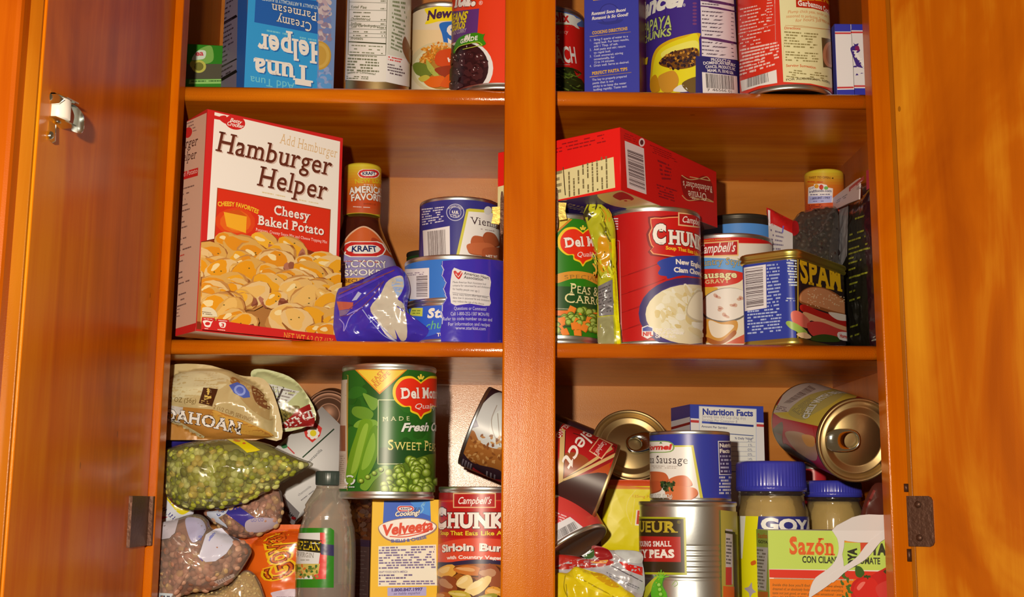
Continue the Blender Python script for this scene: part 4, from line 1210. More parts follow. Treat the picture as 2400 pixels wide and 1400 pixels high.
def b_(A):
    A.poly([(400, 240), (484, 262), (452, 766), (380, 800)], (206, 172, 142))
    A.poly([(380, 300), (492, 252), (490, 262), (380, 312)], (186, 36, 36)); A.poly([(380, 780), (460, 757), (456, 790), (380, 815)], (196, 30, 34))
    for i in range(3): A.greek([(428, 292+i*8), (462, 278+i*8), (462, 284+i*8), (428, 298+i*8)], 1, (130, 100, 90))
    A.line([(405, 326), (432, 314)], 5, (190, 40, 40)); A.ell(441, 311, 9, 13, (196, 36, 36), rot=20); A.greek([(452, 306), (462, 303), (462, 307), (452, 310)], 1, (130, 100, 90))
    A.text('Hamburger', 388, 362, 463, 340, 16, (70, 40, 34), serif=True, slant=.15); A.text('Helper', 418, 382, 460, 371, 16, (70, 40, 34), serif=True, slant=.15)
    A.poly([(400, 412), (465, 393), (464, 412), (400, 430)], (196, 30, 34)); A.text('Cheesy Baked Potato', 384, 428, 463, 405, 8, (232, 200, 180))
    for k in range(22):
        y = 432+k*13
        if k in (8, 14, 18): continue
        A.greek([(404, y+16), (456-k*.4, y), (456-k*.4, y+6), (404, y+22)], 1, (112, 86, 76) if k != 12 else (196, 60, 50), ragged=.5)
    A.ell(405, 706, 10, 11, (190, 40, 40))
    for k in range(4): A.greek([(402, 720+k*8), (425, 714+k*8), (425, 718+k*8), (402, 724+k*8)], 1, (130, 100, 90))
carton('dinner_kit_box', 'big red and white boxed potato dinner at the left end of the middle shelf', 473, 500, -25, 37, 400, 799, ZB+.1, ytop=255, colA=(204, 34, 30), colB=(206, 172, 142), edge=(196, 34, 30), artA=a_, artB=b_, wb=38, colT=(196, 172, 140))

# bottles of barbecue sauce
SAUCE = solid('dark_sauce_bottle', (70, 26, 16), .16, coat=.4)
CAPM = printed('printed_bottle_cap', .35, .45)
def sauce_bottle(label, xc, dx, yc0, yc1, ytaper, Yc, capart, bodyart=None, group='barbecue sauce bottles'):
    M, r, hcap = upright(xc-dx, xc+dx, (yc0+yc1)/2, Yc, ZB, ytop=yc0)
    zb = P(xc, yc1, Yc-r).z-ZB
    def zz(y): return P(xc, y, Yc-r).z-ZB
    prof = [(zz(y), r*w/44.0) for y, w in ytaper]      # z, radius
    prof.sort()
    t = thing('sauce_bottle', label, 'bottle', M, group)
    def rad(v):
        if v is None: return prof[0][1]
        if v <= prof[0][0]: return prof[0][1]
        for (a, ra), (c, rc) in zip(prof, prof[1:]):
            if v <= c: return ra+(rc-ra)*(v-a)/(c-a)
        return prof[-1][1]
    b = MB(); R0 = prof[0][1]
    b.lathe([(0, 3), (R0-8, 2), (R0-5, 0), (R0-2, 0), (R0, 3)]+[(rr, z) for z, rr in prof if z > 4]+[(r-.6, zb-.5), (r-.6, zb+1), (0, zb+1)], 72)
    b.build('bottle_body', SAUCE, t)
    b = MB(); b.lathe([(r-.5, zb), (r, zb+.5), (r, hcap-2.2), (r-.6, hcap-.6), (r-2, hcap), (0, hcap)], 72, 0, alb((206, 176, 40)))
    cp = b.build('cap', CAPM, t)
    f = Cyl(M, r+.03); A = Art(f); A.clip = (-math.pi*r, zb+.4, math.pi*r, hcap-2.0)
    capart(A)
    b = MB(); A.into(b); q = b.build('cap_sleeve', CAPM, t)
    if bodyart:
        f = Cyl(M, lambda v: rad(v)); A = Art(f, base=.15); bodyart(A)
        b = MB(); A.into(b); b.build('label', GLOSS, t)
    return t
def cap1(A):
    for i in range(18):
        y0 = 384+i*6.6; t = i/17
        c = mix((212, 184, 44), (212, 130, 30), t*3) if t < .33 else mix((212, 130, 30), (196, 66, 24), (t-.33)*2.2) if t < .78 else mix((196, 66, 24), (190, 86, 40), (t-.78)*4)
        A.rect(740, y0, 960, y0+6.7, c)
    dairy_logo(A, 838, 397, 890, 418)
    A.text('NEW LOOK', 832, 431, 899, 434, 11, (206, 176, 30), bold=.03); A.text('STILL', 852, 438, 882, 440, 6, (226, 190, 170), serif=True)
    A.text("AMERICA'S", 820, 456, 906, 459, 15, (236, 222, 208), bold=.03, edge=(110, 30, 16)); A.text('FAVORITE', 823, 472, 902, 476, 15, (236, 222, 208), bold=.03, edge=(110, 30, 16))
    A.text('BARBECUE', 852, 480, 880, 482, 4, (120, 50, 20)); A.greek([(828, 483), (868, 485), (868, 489), (828, 487)], 1, (220, 190, 170))
def body1(A):
    A.smooth([(797, 585), (808, 562), (826, 542), (852, 530), (878, 542), (898, 566), (912, 590), (925, 612), (780, 612)], (222, 170, 130))
    A.smooth([(799, 587), (810, 564), (828, 545), (852, 533), (876, 545), (896, 568), (910, 592), (922, 614), (780, 614)], (206, 92, 40))
    A.smooth([(870, 560), (890, 566), (920, 610), (880, 600)], (176, 64, 30))
    A.smooth([(740, 600), (800, 597), (850, 600), (900, 598), (928, 612), (945, 640), (945, 668), (740, 668)], (150, 132, 168))
    A.poly([(740, 658), (800, 652), (850, 651), (900, 656), (945, 662), (945, 800), (740, 800)], (220, 150, 36))
    A.poly([(740, 674), (945, 674), (945, 800), (740, 800)], (88, 60, 120))
    dairy_logo(A, 800, 566, 905, 603)
    A.text('HICKORY', 797, 630, 906, 629, 17, (238, 226, 216), bold=.02, edge=(84, 66, 90), ew=.035); A.text('SMOKE', 806, 648, 892, 647, 14, (238, 226, 216), bold=.02, edge=(84, 66, 90), ew=.035)
    A.text('BARBECUE SAUCE', 782, 667, 902, 664, 8, (110, 60, 30), bold=.02)
sauce_bottle('brown barbecue sauce bottle with a yellow to orange cap, beside the boxed potato dinner', 849.5, 43.5, 380, 500,
             [(800, 92), (650, 92), (622, 89), (600, 79), (565, 64), (530, 49), (512, 44), (500, 43)], 128, cap1, body1)
def cap2(A):
    for i in range(16):
        y0 = 398+i*7; t = i/15
        c = mix((206, 176, 40), (206, 110, 30), t*3) if t < .33 else mix((206, 110, 30), (196, 56, 26), (t-.33)*1.6)
        A.rect(1820, y0, 2040, y0+7.1, c)
    A.text('TWIST TO OPEN', 1896, 420, 1946, 420, 5, (120, 60, 20), bold=.02); A.poly([(1948, 418), (1953, 416), (1953, 420)], (60, 30, 20))
    A.greek([(1893, 424), (1930, 425), (1930, 430), (1893, 429)], 1, (190, 60, 20))
    A.poly([(1894, 476), (1895, 440), (1908, 436), (1908, 432), (1925, 431), (1938, 434), (1940, 440), (1952, 442), (1951, 475), (1894, 478)], (230, 214, 212))
    A.ell(1914, 437, 5, 5, (222, 150, 40)); A.ell(1925, 439, 5, 6, (200, 50, 30)); A.ell(1936, 441, 5, 4, (110, 170, 70))
    A.text("Kraft's", 1898, 446, 1912, 441, 5, (60, 50, 90)); A.text('kraftfoods.com', 1897, 453, 1949, 451, 6, (60, 50, 90), bold=.02); A.greek([(1897, 455), (1949, 454), (1949, 458), (1897, 459)], 1, (70, 60, 100))
    A.poly([(1896, 460), (1950, 459), (1949, 475), (1895, 477)], (176, 170, 200)); A.text('1.800.847.1997', 1900, 469, 1945, 467, 5, (50, 40, 90), bold=.02); A.greek([(1906, 471), (1936, 470), (1936, 473), (1906, 474)], 1, (70, 60, 110))
    A.greek([(1896, 480), (1932, 478), (1930, 490), (1896, 492)], 3, (120, 40, 30))

# Vienna sausages on the tuna
TUNX, TUNR = 1068, 121
zt = 65.5
def a_(A):
    A.greek([(988, 489), (1042, 483), (1043, 520), (990, 530)], 7, (214, 200, 206), h=.5)
    A.ell(1067, 498, 21, 20, (206, 196, 206)); A.ell(1067, 498, 19.5, 18.5, (52, 48, 118)); A.ell(1067, 498, 14, 13, (206, 196, 206)); A.ell(1067, 498, 13, 12, (52, 48, 118))
    A.text('INSPECTED', 1052, 491, 1082, 492, 4, WHT, arc=5.5); A.text('U.S.', 1059, 500, 1075, 501, 6, WHT, bold=.05); A.greek([(1056, 502), (1078, 503), (1078, 510), (1056, 509)], 3, WHT)
    A.poly([(991, 541), (1054, 530), (1055, 612), (994, 616)], (230, 214, 204)); A.bars([(1002, 543), (1044, 538), (1046, 600), (1005, 604)], 26, (70, 46, 44)); A.text('76103', 1006, 611, 1040, 608, 6, INK); A.text('7', 1046, 607, 1050, 607, 6, INK)
    A.poly([(1093, 491), (1100, 489), (1200, 497), (1200, 640), (1060, 640)], (206, 190, 60)); A.poly([(1098, 496), (1200, 503), (1200, 640), (1067, 640)], (232, 218, 208))
    A.text('Vienn', 1104, 526, 1160, 535, 17, (66, 44, 46), serif=True, post='a'); A.greek([(1122, 534), (1164, 541), (1164, 546), (1122, 539)], 1, (170, 150, 140))
    for pts, c in (([(1104, 568), (1114, 555), (1148, 564), (1146, 580), (1110, 578)], (186, 92, 50)), ([(1132, 562), (1140, 547), (1160, 552), (1170, 575), (1150, 580)], (172, 84, 46)), ([(1096, 588), (1100, 574), (1150, 574), (1165, 600), (1110, 598)], (196, 102, 58)), ([(1130, 600), (1136, 584), (1180, 586), (1180, 614), (1136, 612)], (178, 86, 48))):
        A.smooth(pts, mix(c, (90, 40, 20), .35)); A.smooth([(x-1, y-2.5) for x, y in pts], c)
    A.text('NET WT', 1138, 604, 1165, 606, 6, WHT, bold=.03)
    A.ell(1143, 494, 9, 10, (214, 206, 190))
M, r, _ = upright(983, 1171, 540, 82, 0)
zt = P(1070, 611, 82-r).z
M, r, h_ = upright(983, 1171, 540, 82, zt, ytop=460)
can('sausage_can', 'small blue tin of sausages stacked on the tuna cans', M, r, h_, (52, 48, 118), a_, lv=(.02, .96))
# two tuna cans and their torn shrink wrap
Mt, rt, _ = upright(TUNX-TUNR, TUNX+TUNR, 700, 66, ZB)
hh = zt-.1
zmid = P(TUNX, 706, 66-rt).z
def tu(A):
    A.rect(900, 600, 1100, 706, (52, 112, 184))
    A.poly([(940, 632), (1006, 628), (1006, 702), (960, 702)], (226, 210, 206)); A.bars([(976, 648), (1002, 646), (1002, 696), (976, 696)], 20, (70, 46, 50), along=True)
    A.greek([(950, 640), (1000, 636), (1000, 645), (950, 648)], 2, (150, 130, 140))
def tl(A):
    A.rect(880, 700, 1180, 820, (44, 56, 160)); A.smooth([(940, 716), (1060, 716), (1060, 760), (990, 790), (950, 750)], (50, 90, 184))
    A.poly([(965, 722), (991, 722), (990, 742), (960, 740)], (206, 200, 70)); A.greek([(966, 726), (986, 726), (986, 738), (966, 738)], 2, (120, 130, 40))
    A.text('St', 1001, 745, 1031, 744, 21, (236, 226, 222), serif=True, slant=.15, bold=.04, post='arKist'); A.text('chu', 996, 775, 1036, 769, 20, (110, 180, 110), slant=.3, post='nk')
    A.text('TUNA', 1024, 789, 1060, 788, 8, WHT, bold=.03)
can('tuna_can', 'lower tuna tin standing on the middle shelf inside the torn blue wrap', Mt, rt, zmid, (44, 56, 160), tl, lv=(.07, .9), group='tuna tins in the torn blue wrap')
Mu = Mt.copy(); Mu.translation.z = zmid+.1
can('tuna_can', 'upper tuna tin inside the torn blue wrap, under the sausage tin', Mu, rt, hh-zmid, (52, 112, 184), tu, lv=(.07, .9), group='tuna tins in the torn blue wrap')
WRAP = printed('printed_shrink_film', .16, .6, coat=.4, bump=.25)
wr = thing('shrink_wrap', 'torn blue plastic wrap around the stacked tuna tins', 'wrapper', Mt)
f = Cyl(Mt, rt+1.3); A = Art(f, base=0.0)
bl = (64, 48, 160)
tear = [(1036, 612), (1034, 622), (1038, 634), (1034, 645), (1040, 656), (1044, 664), (1038, 676), (1042, 690), (1045, 700), (1041, 707), (1036, 714), (1034, 730), (1036, 745), (1034, 760), (1032, 775), (1034, 806)]
u0 = [f.uv(x, y) for x, y in tear]
A.clip = (-200, .3, 200, hh+.4)
A.fill(u0[::-1]+[(f.r0*2.6, hh+5)]+[(f.r0*2.6, -5)], bl)
A.local = False
for i in range(len(tear)-3):
    A.line([(tear[i][0]+1, tear[i][1]), (tear[i+1][0]+2.5, tear[i+1][1])], A.rnd.uniform(.8, 2.6), (190, 186, 214))
A.smooth([(1060, 634), (1078, 633), (1110, 640), (1148, 650), (1147, 690), (1147, 717), (1100, 712), (1057, 711)], (226, 212, 206), 3)
A.smooth([(1063, 637), (1068, 635), (1073, 640), (1079, 636), (1084, 639), (1081, 648), (1075, 655), (1067, 647)], (200, 50, 44)); A.line([(1068, 642), (1074, 650), (1083, 637)], 2, WHT)
A.text('American Heart', 1087, 644, 1145, 656, 7, (74, 64, 60), bold=.015); A.text('Association', 1087, 653, 1132, 659, 7, (74, 64, 60), bold=.015)
for i, t in enumerate(['Meets American Heart Association food', 'criteria for saturated fat and cholesterol', 'for healthy people over age 2.']): A.text(t, 1061, 664+i*8, 1061+len(t)*2.1, 669+i*8.3, 5, (80, 66, 66))
A.line([(1060, 686), (1146, 696)], .8, (120, 110, 110))
for i, t in enumerate(['While many factors affect heart disease,', 'diets low in saturated fat and cholesterol', 'may reduce the risk of this disease.']): A.text(t, 1061, 693+i*7.6, 1061+len(t)*2.05, 700+i*7.8, 5, (80, 66, 66))
for t, x0, x1, y in (('Questions or Comments?', 1064, 1140, 727), ('Call 1-800-252-1587 MON-FRI', 1056, 1146, 740), ('Refer to code number on can end', 1038, 1153, 752), ('For information and recipes', 1050, 1148, 764), ('www.starkist.com', 1068, 1138, 773)):
    A.text(t, x0, y, x1, y+2, 8, (190, 180, 220), bold=.012)
b = MB(); A.into(b); b.build('wrap_sleeve', WRAP, wr)
pts = [(789, 690), (812, 672), (850, 656), (890, 636), (925, 624), (944, 634), (956, 652), (962, 680), (957, 706), (956, 728), (968, 748), (1000, 770), (1032, 788), (1032, 801), (960, 802), (880, 801), (789, 801)]
ol = outline_px(pts, 36, smooth=True, n=3)
Yw = 34
qx = sum(p[0] for p in ol)/len(ol)
g = Bag(T(0, Yw, 0), ol, 10, 6, 2.4, .045, .7, 4, None, 2.4)
b = MB(); g.mesh(b, 0, alb((60, 44, 152))); 
A = Art(g.flat, base=.45)
A.smooth([(868, 722), (892, 690), (905, 664), (925, 650), (942, 648), (946, 668), (938, 690), (932, 702), (944, 712), (952, 745), (954, 790), (940, 798), (925, 772), (930, 795), (905, 780), (882, 750)], (196, 178, 150), 3)
A.smooth([(918, 668), (930, 652), (944, 656), (946, 672), (936, 694), (928, 688)], (150, 166, 196)); A.smooth([(872, 730), (895, 760), (925, 796), (902, 782)], (226, 214, 200))
A.poly([(790, 707), (829, 709), (826, 724), (795, 728)], (176, 84, 66)); A.poly([(825, 706), (840, 684), (848, 688), (836, 704)], (170, 170, 190)); A.poly([(795, 728), (822, 726), (812, 738), (797, 742)], (120, 96, 130)); A.line(smooth_pts([(792, 700), (850, 672), (900, 646)], closed=False), 5, (84, 60, 170)); A.line(smooth_pts([(795, 690), (860, 662), (925, 634)], closed=False), 3, (120, 60, 80))
A.line(smooth_pts([(796, 748), (806, 760), (807, 776), (822, 742), (850, 720)], closed=False), 2.2, (150, 130, 190)); A.line(smooth_pts([(798, 742), (830, 735), (870, 700), (900, 660)], closed=False), 1.6, (110, 60, 90))  # pale lines here and below paint highlights along the folds
A.line(smooth_pts([(850, 726), (872, 756), (900, 786), (930, 800)], closed=False), 2.0, (160, 160, 220))
b2 = MB(); A.into(b2)
M_ = Mt.inverted()
o = b.build('wrap_tail', WRAP, wr); o.matrix_local = mscale(M_ @ T(0, Yw, 0))
o = b2.build('wrap_print_highlights', WRAP, wr); o.matrix_local = mscale(M_ @ T(0, Yw, 0))
M, r, h_ = upright(953, 1052, 600, 172, ZB, ytop=586)
can('food_can', 'dark green topped tin just showing behind the tuna tins', M, r, h_, (34, 60, 26), lambda A: A.rect(900, 560, 1100, 596, (44, 36, 30)), solid('dark_lid_tin', (60, 52, 40), .4, .5))

# ---------------------------------------------------------------- middle shelf, right
def a_(A):
    A.rect(1150, 480, 1450, 830, (40, 116, 16)); A.poly([(1150, 668), (1450, 674), (1450, 770), (1150, 764)], (30, 72, 26))
    A.poly([(1150, 500), (1341, 508), (1302, 545), (1200, 640), (1150, 640)], (226, 186, 60)); A.poly([(1336, 514), (1342, 514), (1302, 549), (1302, 543)], (210, 120, 30))
    A.line([(1250, 577), (1312, 579)], 1.6, (220, 206, 150)); A.line([(1250, 721), (1335, 725)], 2, (222, 210, 170))
    shield(A, 1366, 578, 53, 42)
    A.smooth([(1300, 646), (1340, 636), (1380, 640), (1420, 656), (1420, 678), (1375, 656), (1340, 654), (1304, 664)], (214, 140, 40)); A.text('SPECIALTIES', 1322, 655, 1440, 676, 9, (150, 106, 40), serif=True, arc=5)
    A.text('Peas &', 1336, 686, 1400, 697, 22, (226, 206, 140), serif=True, sc=True); A.text('Carrots', 1322, 710, 1418, 722, 22, (226, 206, 140), serif=True, sc=True)
    A.poly([(1290, 728), (1345, 728), (1345, 740), (1290, 740)], (226, 110, 30))
    def veg(x, y):
        if A.rnd.random() < .62: A.ball(x, y, A.rnd.uniform(8, 11), [(74, 92, 20), (128, 146, 40), (166, 184, 80)])
        else:
            a = A.rnd.uniform(0, 1.5); r = 11
            p = [(x+r*math.cos(a+i*math.pi/2), y+r*math.sin(a+i*math.pi/2)) for i in range(4)]; A.poly(p, (196, 88, 16)); A.poly([(q[0]-1.5, q[1]-1.5) for q in p], (232, 124, 36))
    A.scatter([(1300, 748), (1340, 722), (1370, 716), (1400, 725), (1405, 785), (1302, 785)], 46, veg)
M, r, h_ = upright(1198, 1412, 650, 62, ZB, ytop=499)
can('vegetable_can', 'green tin of peas and carrots just right of the middle stile', M, r, h_, (40, 116, 16), a_, lv=(.06, .96))

def a_(A):
    rd = (190, 24, 22)
    A.rect(1380, 470, 1700, 830, rd)
    for k in range(6):
        y = 560+k*42; A.line([(1455, y+90), (1500, y+76), (1560, y+52)], 1.3, (150, 16, 18))
    for i in range(5): A.line([(1437, 513+i*6), (1449, 513+i*6)], 3, (232, 196, 186))
    A.line([(1440, 564), (1452, 565), (1455, 700), (1458, 803)], 1.6, (226, 150, 140)); A.greek([(1440, 560), (1449, 560), (1449, 796), (1440, 796)], 30, (176, 60, 56), h=.5)
    fr = [(1524, 512), (1550, 511), (1590, 508), (1648, 516), (1648, 600), (1530, 596), (1531, 580), (1526, 575), (1520, 550), (1527, 535)]
    A.smooth([(x+(x-1590)*.05-2, y+(y-555)*.08) for x, y in fr], (130, 10, 12), 2); A.smooth(fr, (232, 150, 90), 2); A.smooth([(1590+(x-1590)*.965, 555+(y-555)*.95) for x, y in fr], (198, 24, 18), 2)
    A.poly([(1589, 498), (1643, 503), (1643, 535), (1589, 529)], (226, 178, 120)); A.poly([(1592, 501), (1643, 506), (1643, 532), (1592, 526)], (176, 24, 24)); A.text('Camp', 1597, 521, 1629, 526, 14, (242, 232, 222), slant=.42, bold=.012, post="bell's")
    A.text('C', 1530, 569, 1562, 570, 42, (238, 224, 210), serif=True, bold=.06, edge=(60, 14, 12)); A.text('HU', 1568, 571, 1617, 577, 30, (238, 224, 210), serif=True, bold=.05, edge=(60, 14, 12), post='NKY')
    A.text('Soup That', 1560, 585, 1608, 591, 8, (236, 180, 40), bold=.035, post=' Eats Like A Meal')
    A.smooth([(1540, 616), (1560, 606), (1600, 600), (1660, 606), (1660, 650), (1600, 646), (1566, 654), (1562, 648), (1548, 646), (1542, 640), (1548, 628)], (44, 62, 140), 3)
    A.text('New E', 1583, 619, 1624, 624, 11, WHT, bold=.04, post='ngland'); A.text('Clam C', 1579, 638, 1624, 642, 11, WHT, bold=.04, post='howder')
    A.ell(1610, 735, 113, 84, (60, 46, 96), rot=0); A.ell(1616, 740, 104, 76, (74, 58, 112)); A.ell(1616, 737, 103, 70, (226, 206, 160))
    def ch(x, y): A.blob(x, y, A.rnd.uniform(7, 16), A.rnd.uniform(4, 9), A.rnd.uniform(0, 90), A.rnd.choice([(232, 216, 178), (214, 186, 120), (220, 196, 140), (234, 220, 188)]), .2)
    A.scatter([(1530, 720), (1580, 680), (1650, 672), (1650, 790), (1590, 780), (1545, 760)], 60, ch)
    A.smooth([(1606, 735), (1616, 700), (1636, 680), (1650, 700), (1650, 752), (1625, 752)], (200, 180, 140)); A.smooth([(1609, 732), (1618, 702), (1637, 684), (1650, 702), (1650, 748), (1626, 748)], (234, 216, 176))
    A.poly([(1505, 768), (1518, 763), (1531, 768), (1531, 788), (1518, 795), (1505, 788)], (226, 214, 210)); A.poly([(1507, 770), (1518, 765.5), (1529, 770), (1529, 777), (1507, 777)], (60, 70, 140)); A.text('NFL', 1507, 788, 1530, 788, 9, (200, 50, 40), bold=.06)
    for i, t in enumerate(['THE OFFICIAL', 'SOUP SPONSOR', 'OF THE NFL']): A.text(t, 1536, 777+i*8, (1590, 1600, 1584)[i], 777+i*8, 6, WHT, bold=.045)
M, r, h_ = upright(1420, 1643, 650, 62, ZB, ytop=483)
ztop_chunky = h_
can('soup_can', 'large red tin of clam chowder under the red popcorn box', M, r, h_, (190, 24, 22), a_, lv=(.01, .965))

def a_(A):
    A.rect(1550, 520, 1850, 830, (228, 206, 170)); A.poly([(1550, 545), (1850, 545), (1850, 600), (1812, 572), (1730, 570), (1550, 572)], (206, 26, 20))
    A.poly([(1730, 573), (1805, 573), (1830, 590), (1830, 620), (1730, 620)], (230, 210, 184))
    A.text('FRANCO-AMERICAN', 1646, 568, 1712, 562, 4, (200, 130, 40), bold=.03)
    A.poly([(1550, 576), (1731, 563), (1731, 600), (1550, 606)], (228, 180, 110)); A.poly([(1550, 579), (1728, 566), (1728, 597), (1550, 603)], (184, 24, 24)); A.text("Campbell's", 1636, 597, 1722, 590, 22, (242, 230, 216), slant=.42, bold=.015)
    A.poly([(1550, 607), (1640, 604), (1700, 606), (1760, 616), (1760, 640), (1550, 640)], (96, 150, 196)); A.text('ountry Style', 1638, 627, 1744, 625, 16, (186, 160, 100), serif=True, arc=3, edge=(60, 60, 70), pre='C')
    A.smooth([(1570, 645), (1640, 632), (1700, 632), (1745, 642), (1735, 660), (1712, 668), (1680, 672), (1570, 680)], (206, 44, 30)); A.text('Sausage', 1637, 655, 1728, 651, 15, (232, 214, 150), serif=True, bold=.035, edge=(120, 20, 14)); A.text('GRAVY', 1653, 666, 1710, 663, 9, (220, 180, 120), serif=True, bold=.02)
    A.smooth([(1620, 680), (1680, 674), (1670, 690), (1650, 700), (1630, 720)], (214, 160, 50))
    A.ell(1702, 716, 62, 41, (110, 100, 90), rot=-8); A.ell(1703, 714, 60, 38, (230, 212, 188), rot=-8)
    for x, y in ((1680, 695), (1688, 724), (1720, 716), (1735, 700), (1700, 740)): A.blob(x, y, 8, 5, 20, (206, 160, 130), .3); A.blob(x, y, 3, 2, 0, (176, 100, 80), .3)
    A.smooth([(1646, 800), (1642, 770), (1655, 748), (1690, 756), (1726, 752), (1724, 780), (1690, 800), (1665, 804)], (206, 140, 50)); A.smooth([(1662, 752), (1690, 760), (1718, 762), (1716, 772), (1690, 792), (1668, 785)], (230, 206, 170)); A.smooth([(1655, 790), (1690, 800), (1720, 775), (1724, 785), (1695, 806), (1665, 806)], (170, 90, 30))
    A.poly([(1700, 806), (1748, 782), (1748, 806)], (206, 90, 60))
M, r, h_ = upright(1598, 1812, 640, 126, ZB, ytop=546)
can('gravy_can', 'red and cream tin of sausage gravy behind the meat tin', M, r, h_, (228, 206, 170), a_, lv=(.02, .965))
def a_(A):
    A.rect(1560, 505, 1850, 548, (84, 140, 206))
M, r, h_ = upright(1642, 1817, 520, 204, ZB, ytop=500)
can('food_can', 'tall tin with a dark lid and light blue band behind the gravy tin', M, r, h_, (84, 140, 206), a_, solid('dark_lid_tin', (60, 52, 40), .4, .5), lv=(.02, .935))

# rounded square meat tin
class RoundBox:
    """skin of an upright rounded box, u runs along the front: u<0 left face, u>0 right face, corner arc in the middle"""
    def __init__(s, M, wa, wb, rc):
        s.W, s.wa, s.wb, s.rc = M, wa, wb, rc; s.q = rc*math.pi/4; s.du = 1.2; s.dv = None
    def at(s, u, v, k):
        a = abs(u); r = s.rc
        if a <= s.q:
            t = -math.pi*3/4+u/r
            p = Vector((r+(r+k)*math.cos(t), r+(r+k)*math.sin(t), v)); n = Vector((math.cos(t), math.sin(t), 0))
        elif a-s.q > (s.wa if u > 0 else s.wb)-2*r:      # round the far corners
            w = s.wa if u > 0 else s.wb; t = -math.pi/2+(a-s.q-(w-2*r))/r
            c, e = math.cos(t), math.sin(t)
            if u > 0: p = Vector((w-r+(r+k)*c, r+(r+k)*e, v)); n = Vector((c, e, 0))
            else: p = Vector((r+(r+k)*e, w-r+(r+k)*c, v)); n = Vector((e, c, 0))
        elif u > 0: p = Vector((r+(a-s.q), -k, v)); n = Vector((0, -1, 0))
        else: p = Vector((-k, r+(a-s.q), v)); n = Vector((-1, 0, 0))
        return p, n
    def uv(s, x, y):
        lo, hi = -s.wb, s.wa; v = 40.0
        for _ in range(4):
            lo, hi = -(s.wb-2*s.rc+s.q+s.rc*.6), s.wa-2*s.rc+s.q+s.rc*.6
            for _ in range(26):
                m = (lo+hi)/2
                if px_of(s.W @ s.at(m, v, 0)[0])[0] < x: lo = m
                else: hi = m
            p0, p1 = px_of(s.W @ s.at(lo, v, 0)[0])[1], px_of(s.W @ s.at(lo, v+10, 0)[0])[1]
            v += (y-p0)/(p1-p0)*10
        return (lo, v)
def a_(A):
    b1, bk = (44, 58, 140), (40, 26, 26)
    A.sheet(-60, 0, 0, 100, b1); A.sheet(0, 0, 120, 100, bk)
    A.rect(1869, 600, 1871, 800, (200, 160, 40))
    A.poly([(1742, 628), (1795, 620), (1797, 722), (1746, 730)], (228, 212, 206)); A.bars([(1747, 632), (1788, 626), (1790, 716), (1750, 722)], 40, (60, 40, 44), along=True)
    A.greek([(1797, 619), (1828, 616), (1832, 718), (1798, 723)], 13, (170, 176, 210), h=.5); A.greek([(1752, 728), (1832, 720), (1834, 778), (1752, 786)], 8, (170, 176, 210), h=.5, ragged=.1)
    A.greek([(1837, 606), (1867, 609), (1868, 672), (1846, 672)], 10, (206, 206, 224), h=.55, just=2); A.greek([(1842, 697), (1866, 698), (1866, 708), (1842, 708)], 2, (206, 206, 224))
    A.text('SPAM', 1876, 660, 1974, 682, 46, (226, 172, 20), serif=True, bold=.035)
    A.smooth([(1872, 704), (1878, 684), (1900, 673), (1935, 676), (1970, 696), (1991, 720), (1992, 742), (1960, 738), (1920, 726), (1885, 716)], (150, 84, 40)); A.smooth([(1874, 702), (1880, 685), (1900, 675), (1933, 678), (1966, 698), (1988, 720), (1988, 735), (1960, 731), (1920, 719), (1885, 710)], (204, 134, 84))
    for _ in range(70):
        x, y = A.rnd.uniform(1886, 1980), A.rnd.uniform(678, 722)
        if y > 672+(x-1900)*.32: A.blob(x, y, 1.8, 1.2, 30, (232, 190, 140), n=6)
    A.smooth([(1873, 718), (1885, 715), (1920, 730), (1960, 742), (1993, 748), (1993, 770), (1960, 762), (1920, 745), (1880, 732)], (176, 30, 22)); A.smooth([(1940, 732), (1992, 742), (1992, 752), (1960, 750)], (226, 206, 180))
    A.smooth([(1880, 732), (1920, 745), (1992, 772), (1992, 780), (1940, 768), (1900, 752), (1890, 760)], (220, 160, 110)); A.smooth([(1854, 734), (1870, 730), (1895, 752), (1892, 770), (1860, 758)], (206, 96, 76))
    A.smooth([(1890, 758), (1920, 755), (1960, 770), (1993, 782), (1975, 795), (1915, 792), (1895, 780)], (196, 60, 50)); A.smooth([(1843, 758), (1850, 753), (1870, 762), (1890, 780), (1880, 790), (1866, 778), (1852, 770)], (150, 170, 70)); A.smooth([(1866, 784), (1885, 780), (1900, 792), (1880, 794)], (220, 180, 130))
    A.smooth([(1900, 790), (1930, 784), (1965, 792), (1960, 802), (1905, 800)], (50, 70, 20))
    A.smooth([(1962, 779), (1992, 783), (1994, 800), (1965, 796)], (228, 214, 204), 3); A.text('Hormel', 1966, 791, 1990, 795, 7, (200, 50, 40), bold=.05)
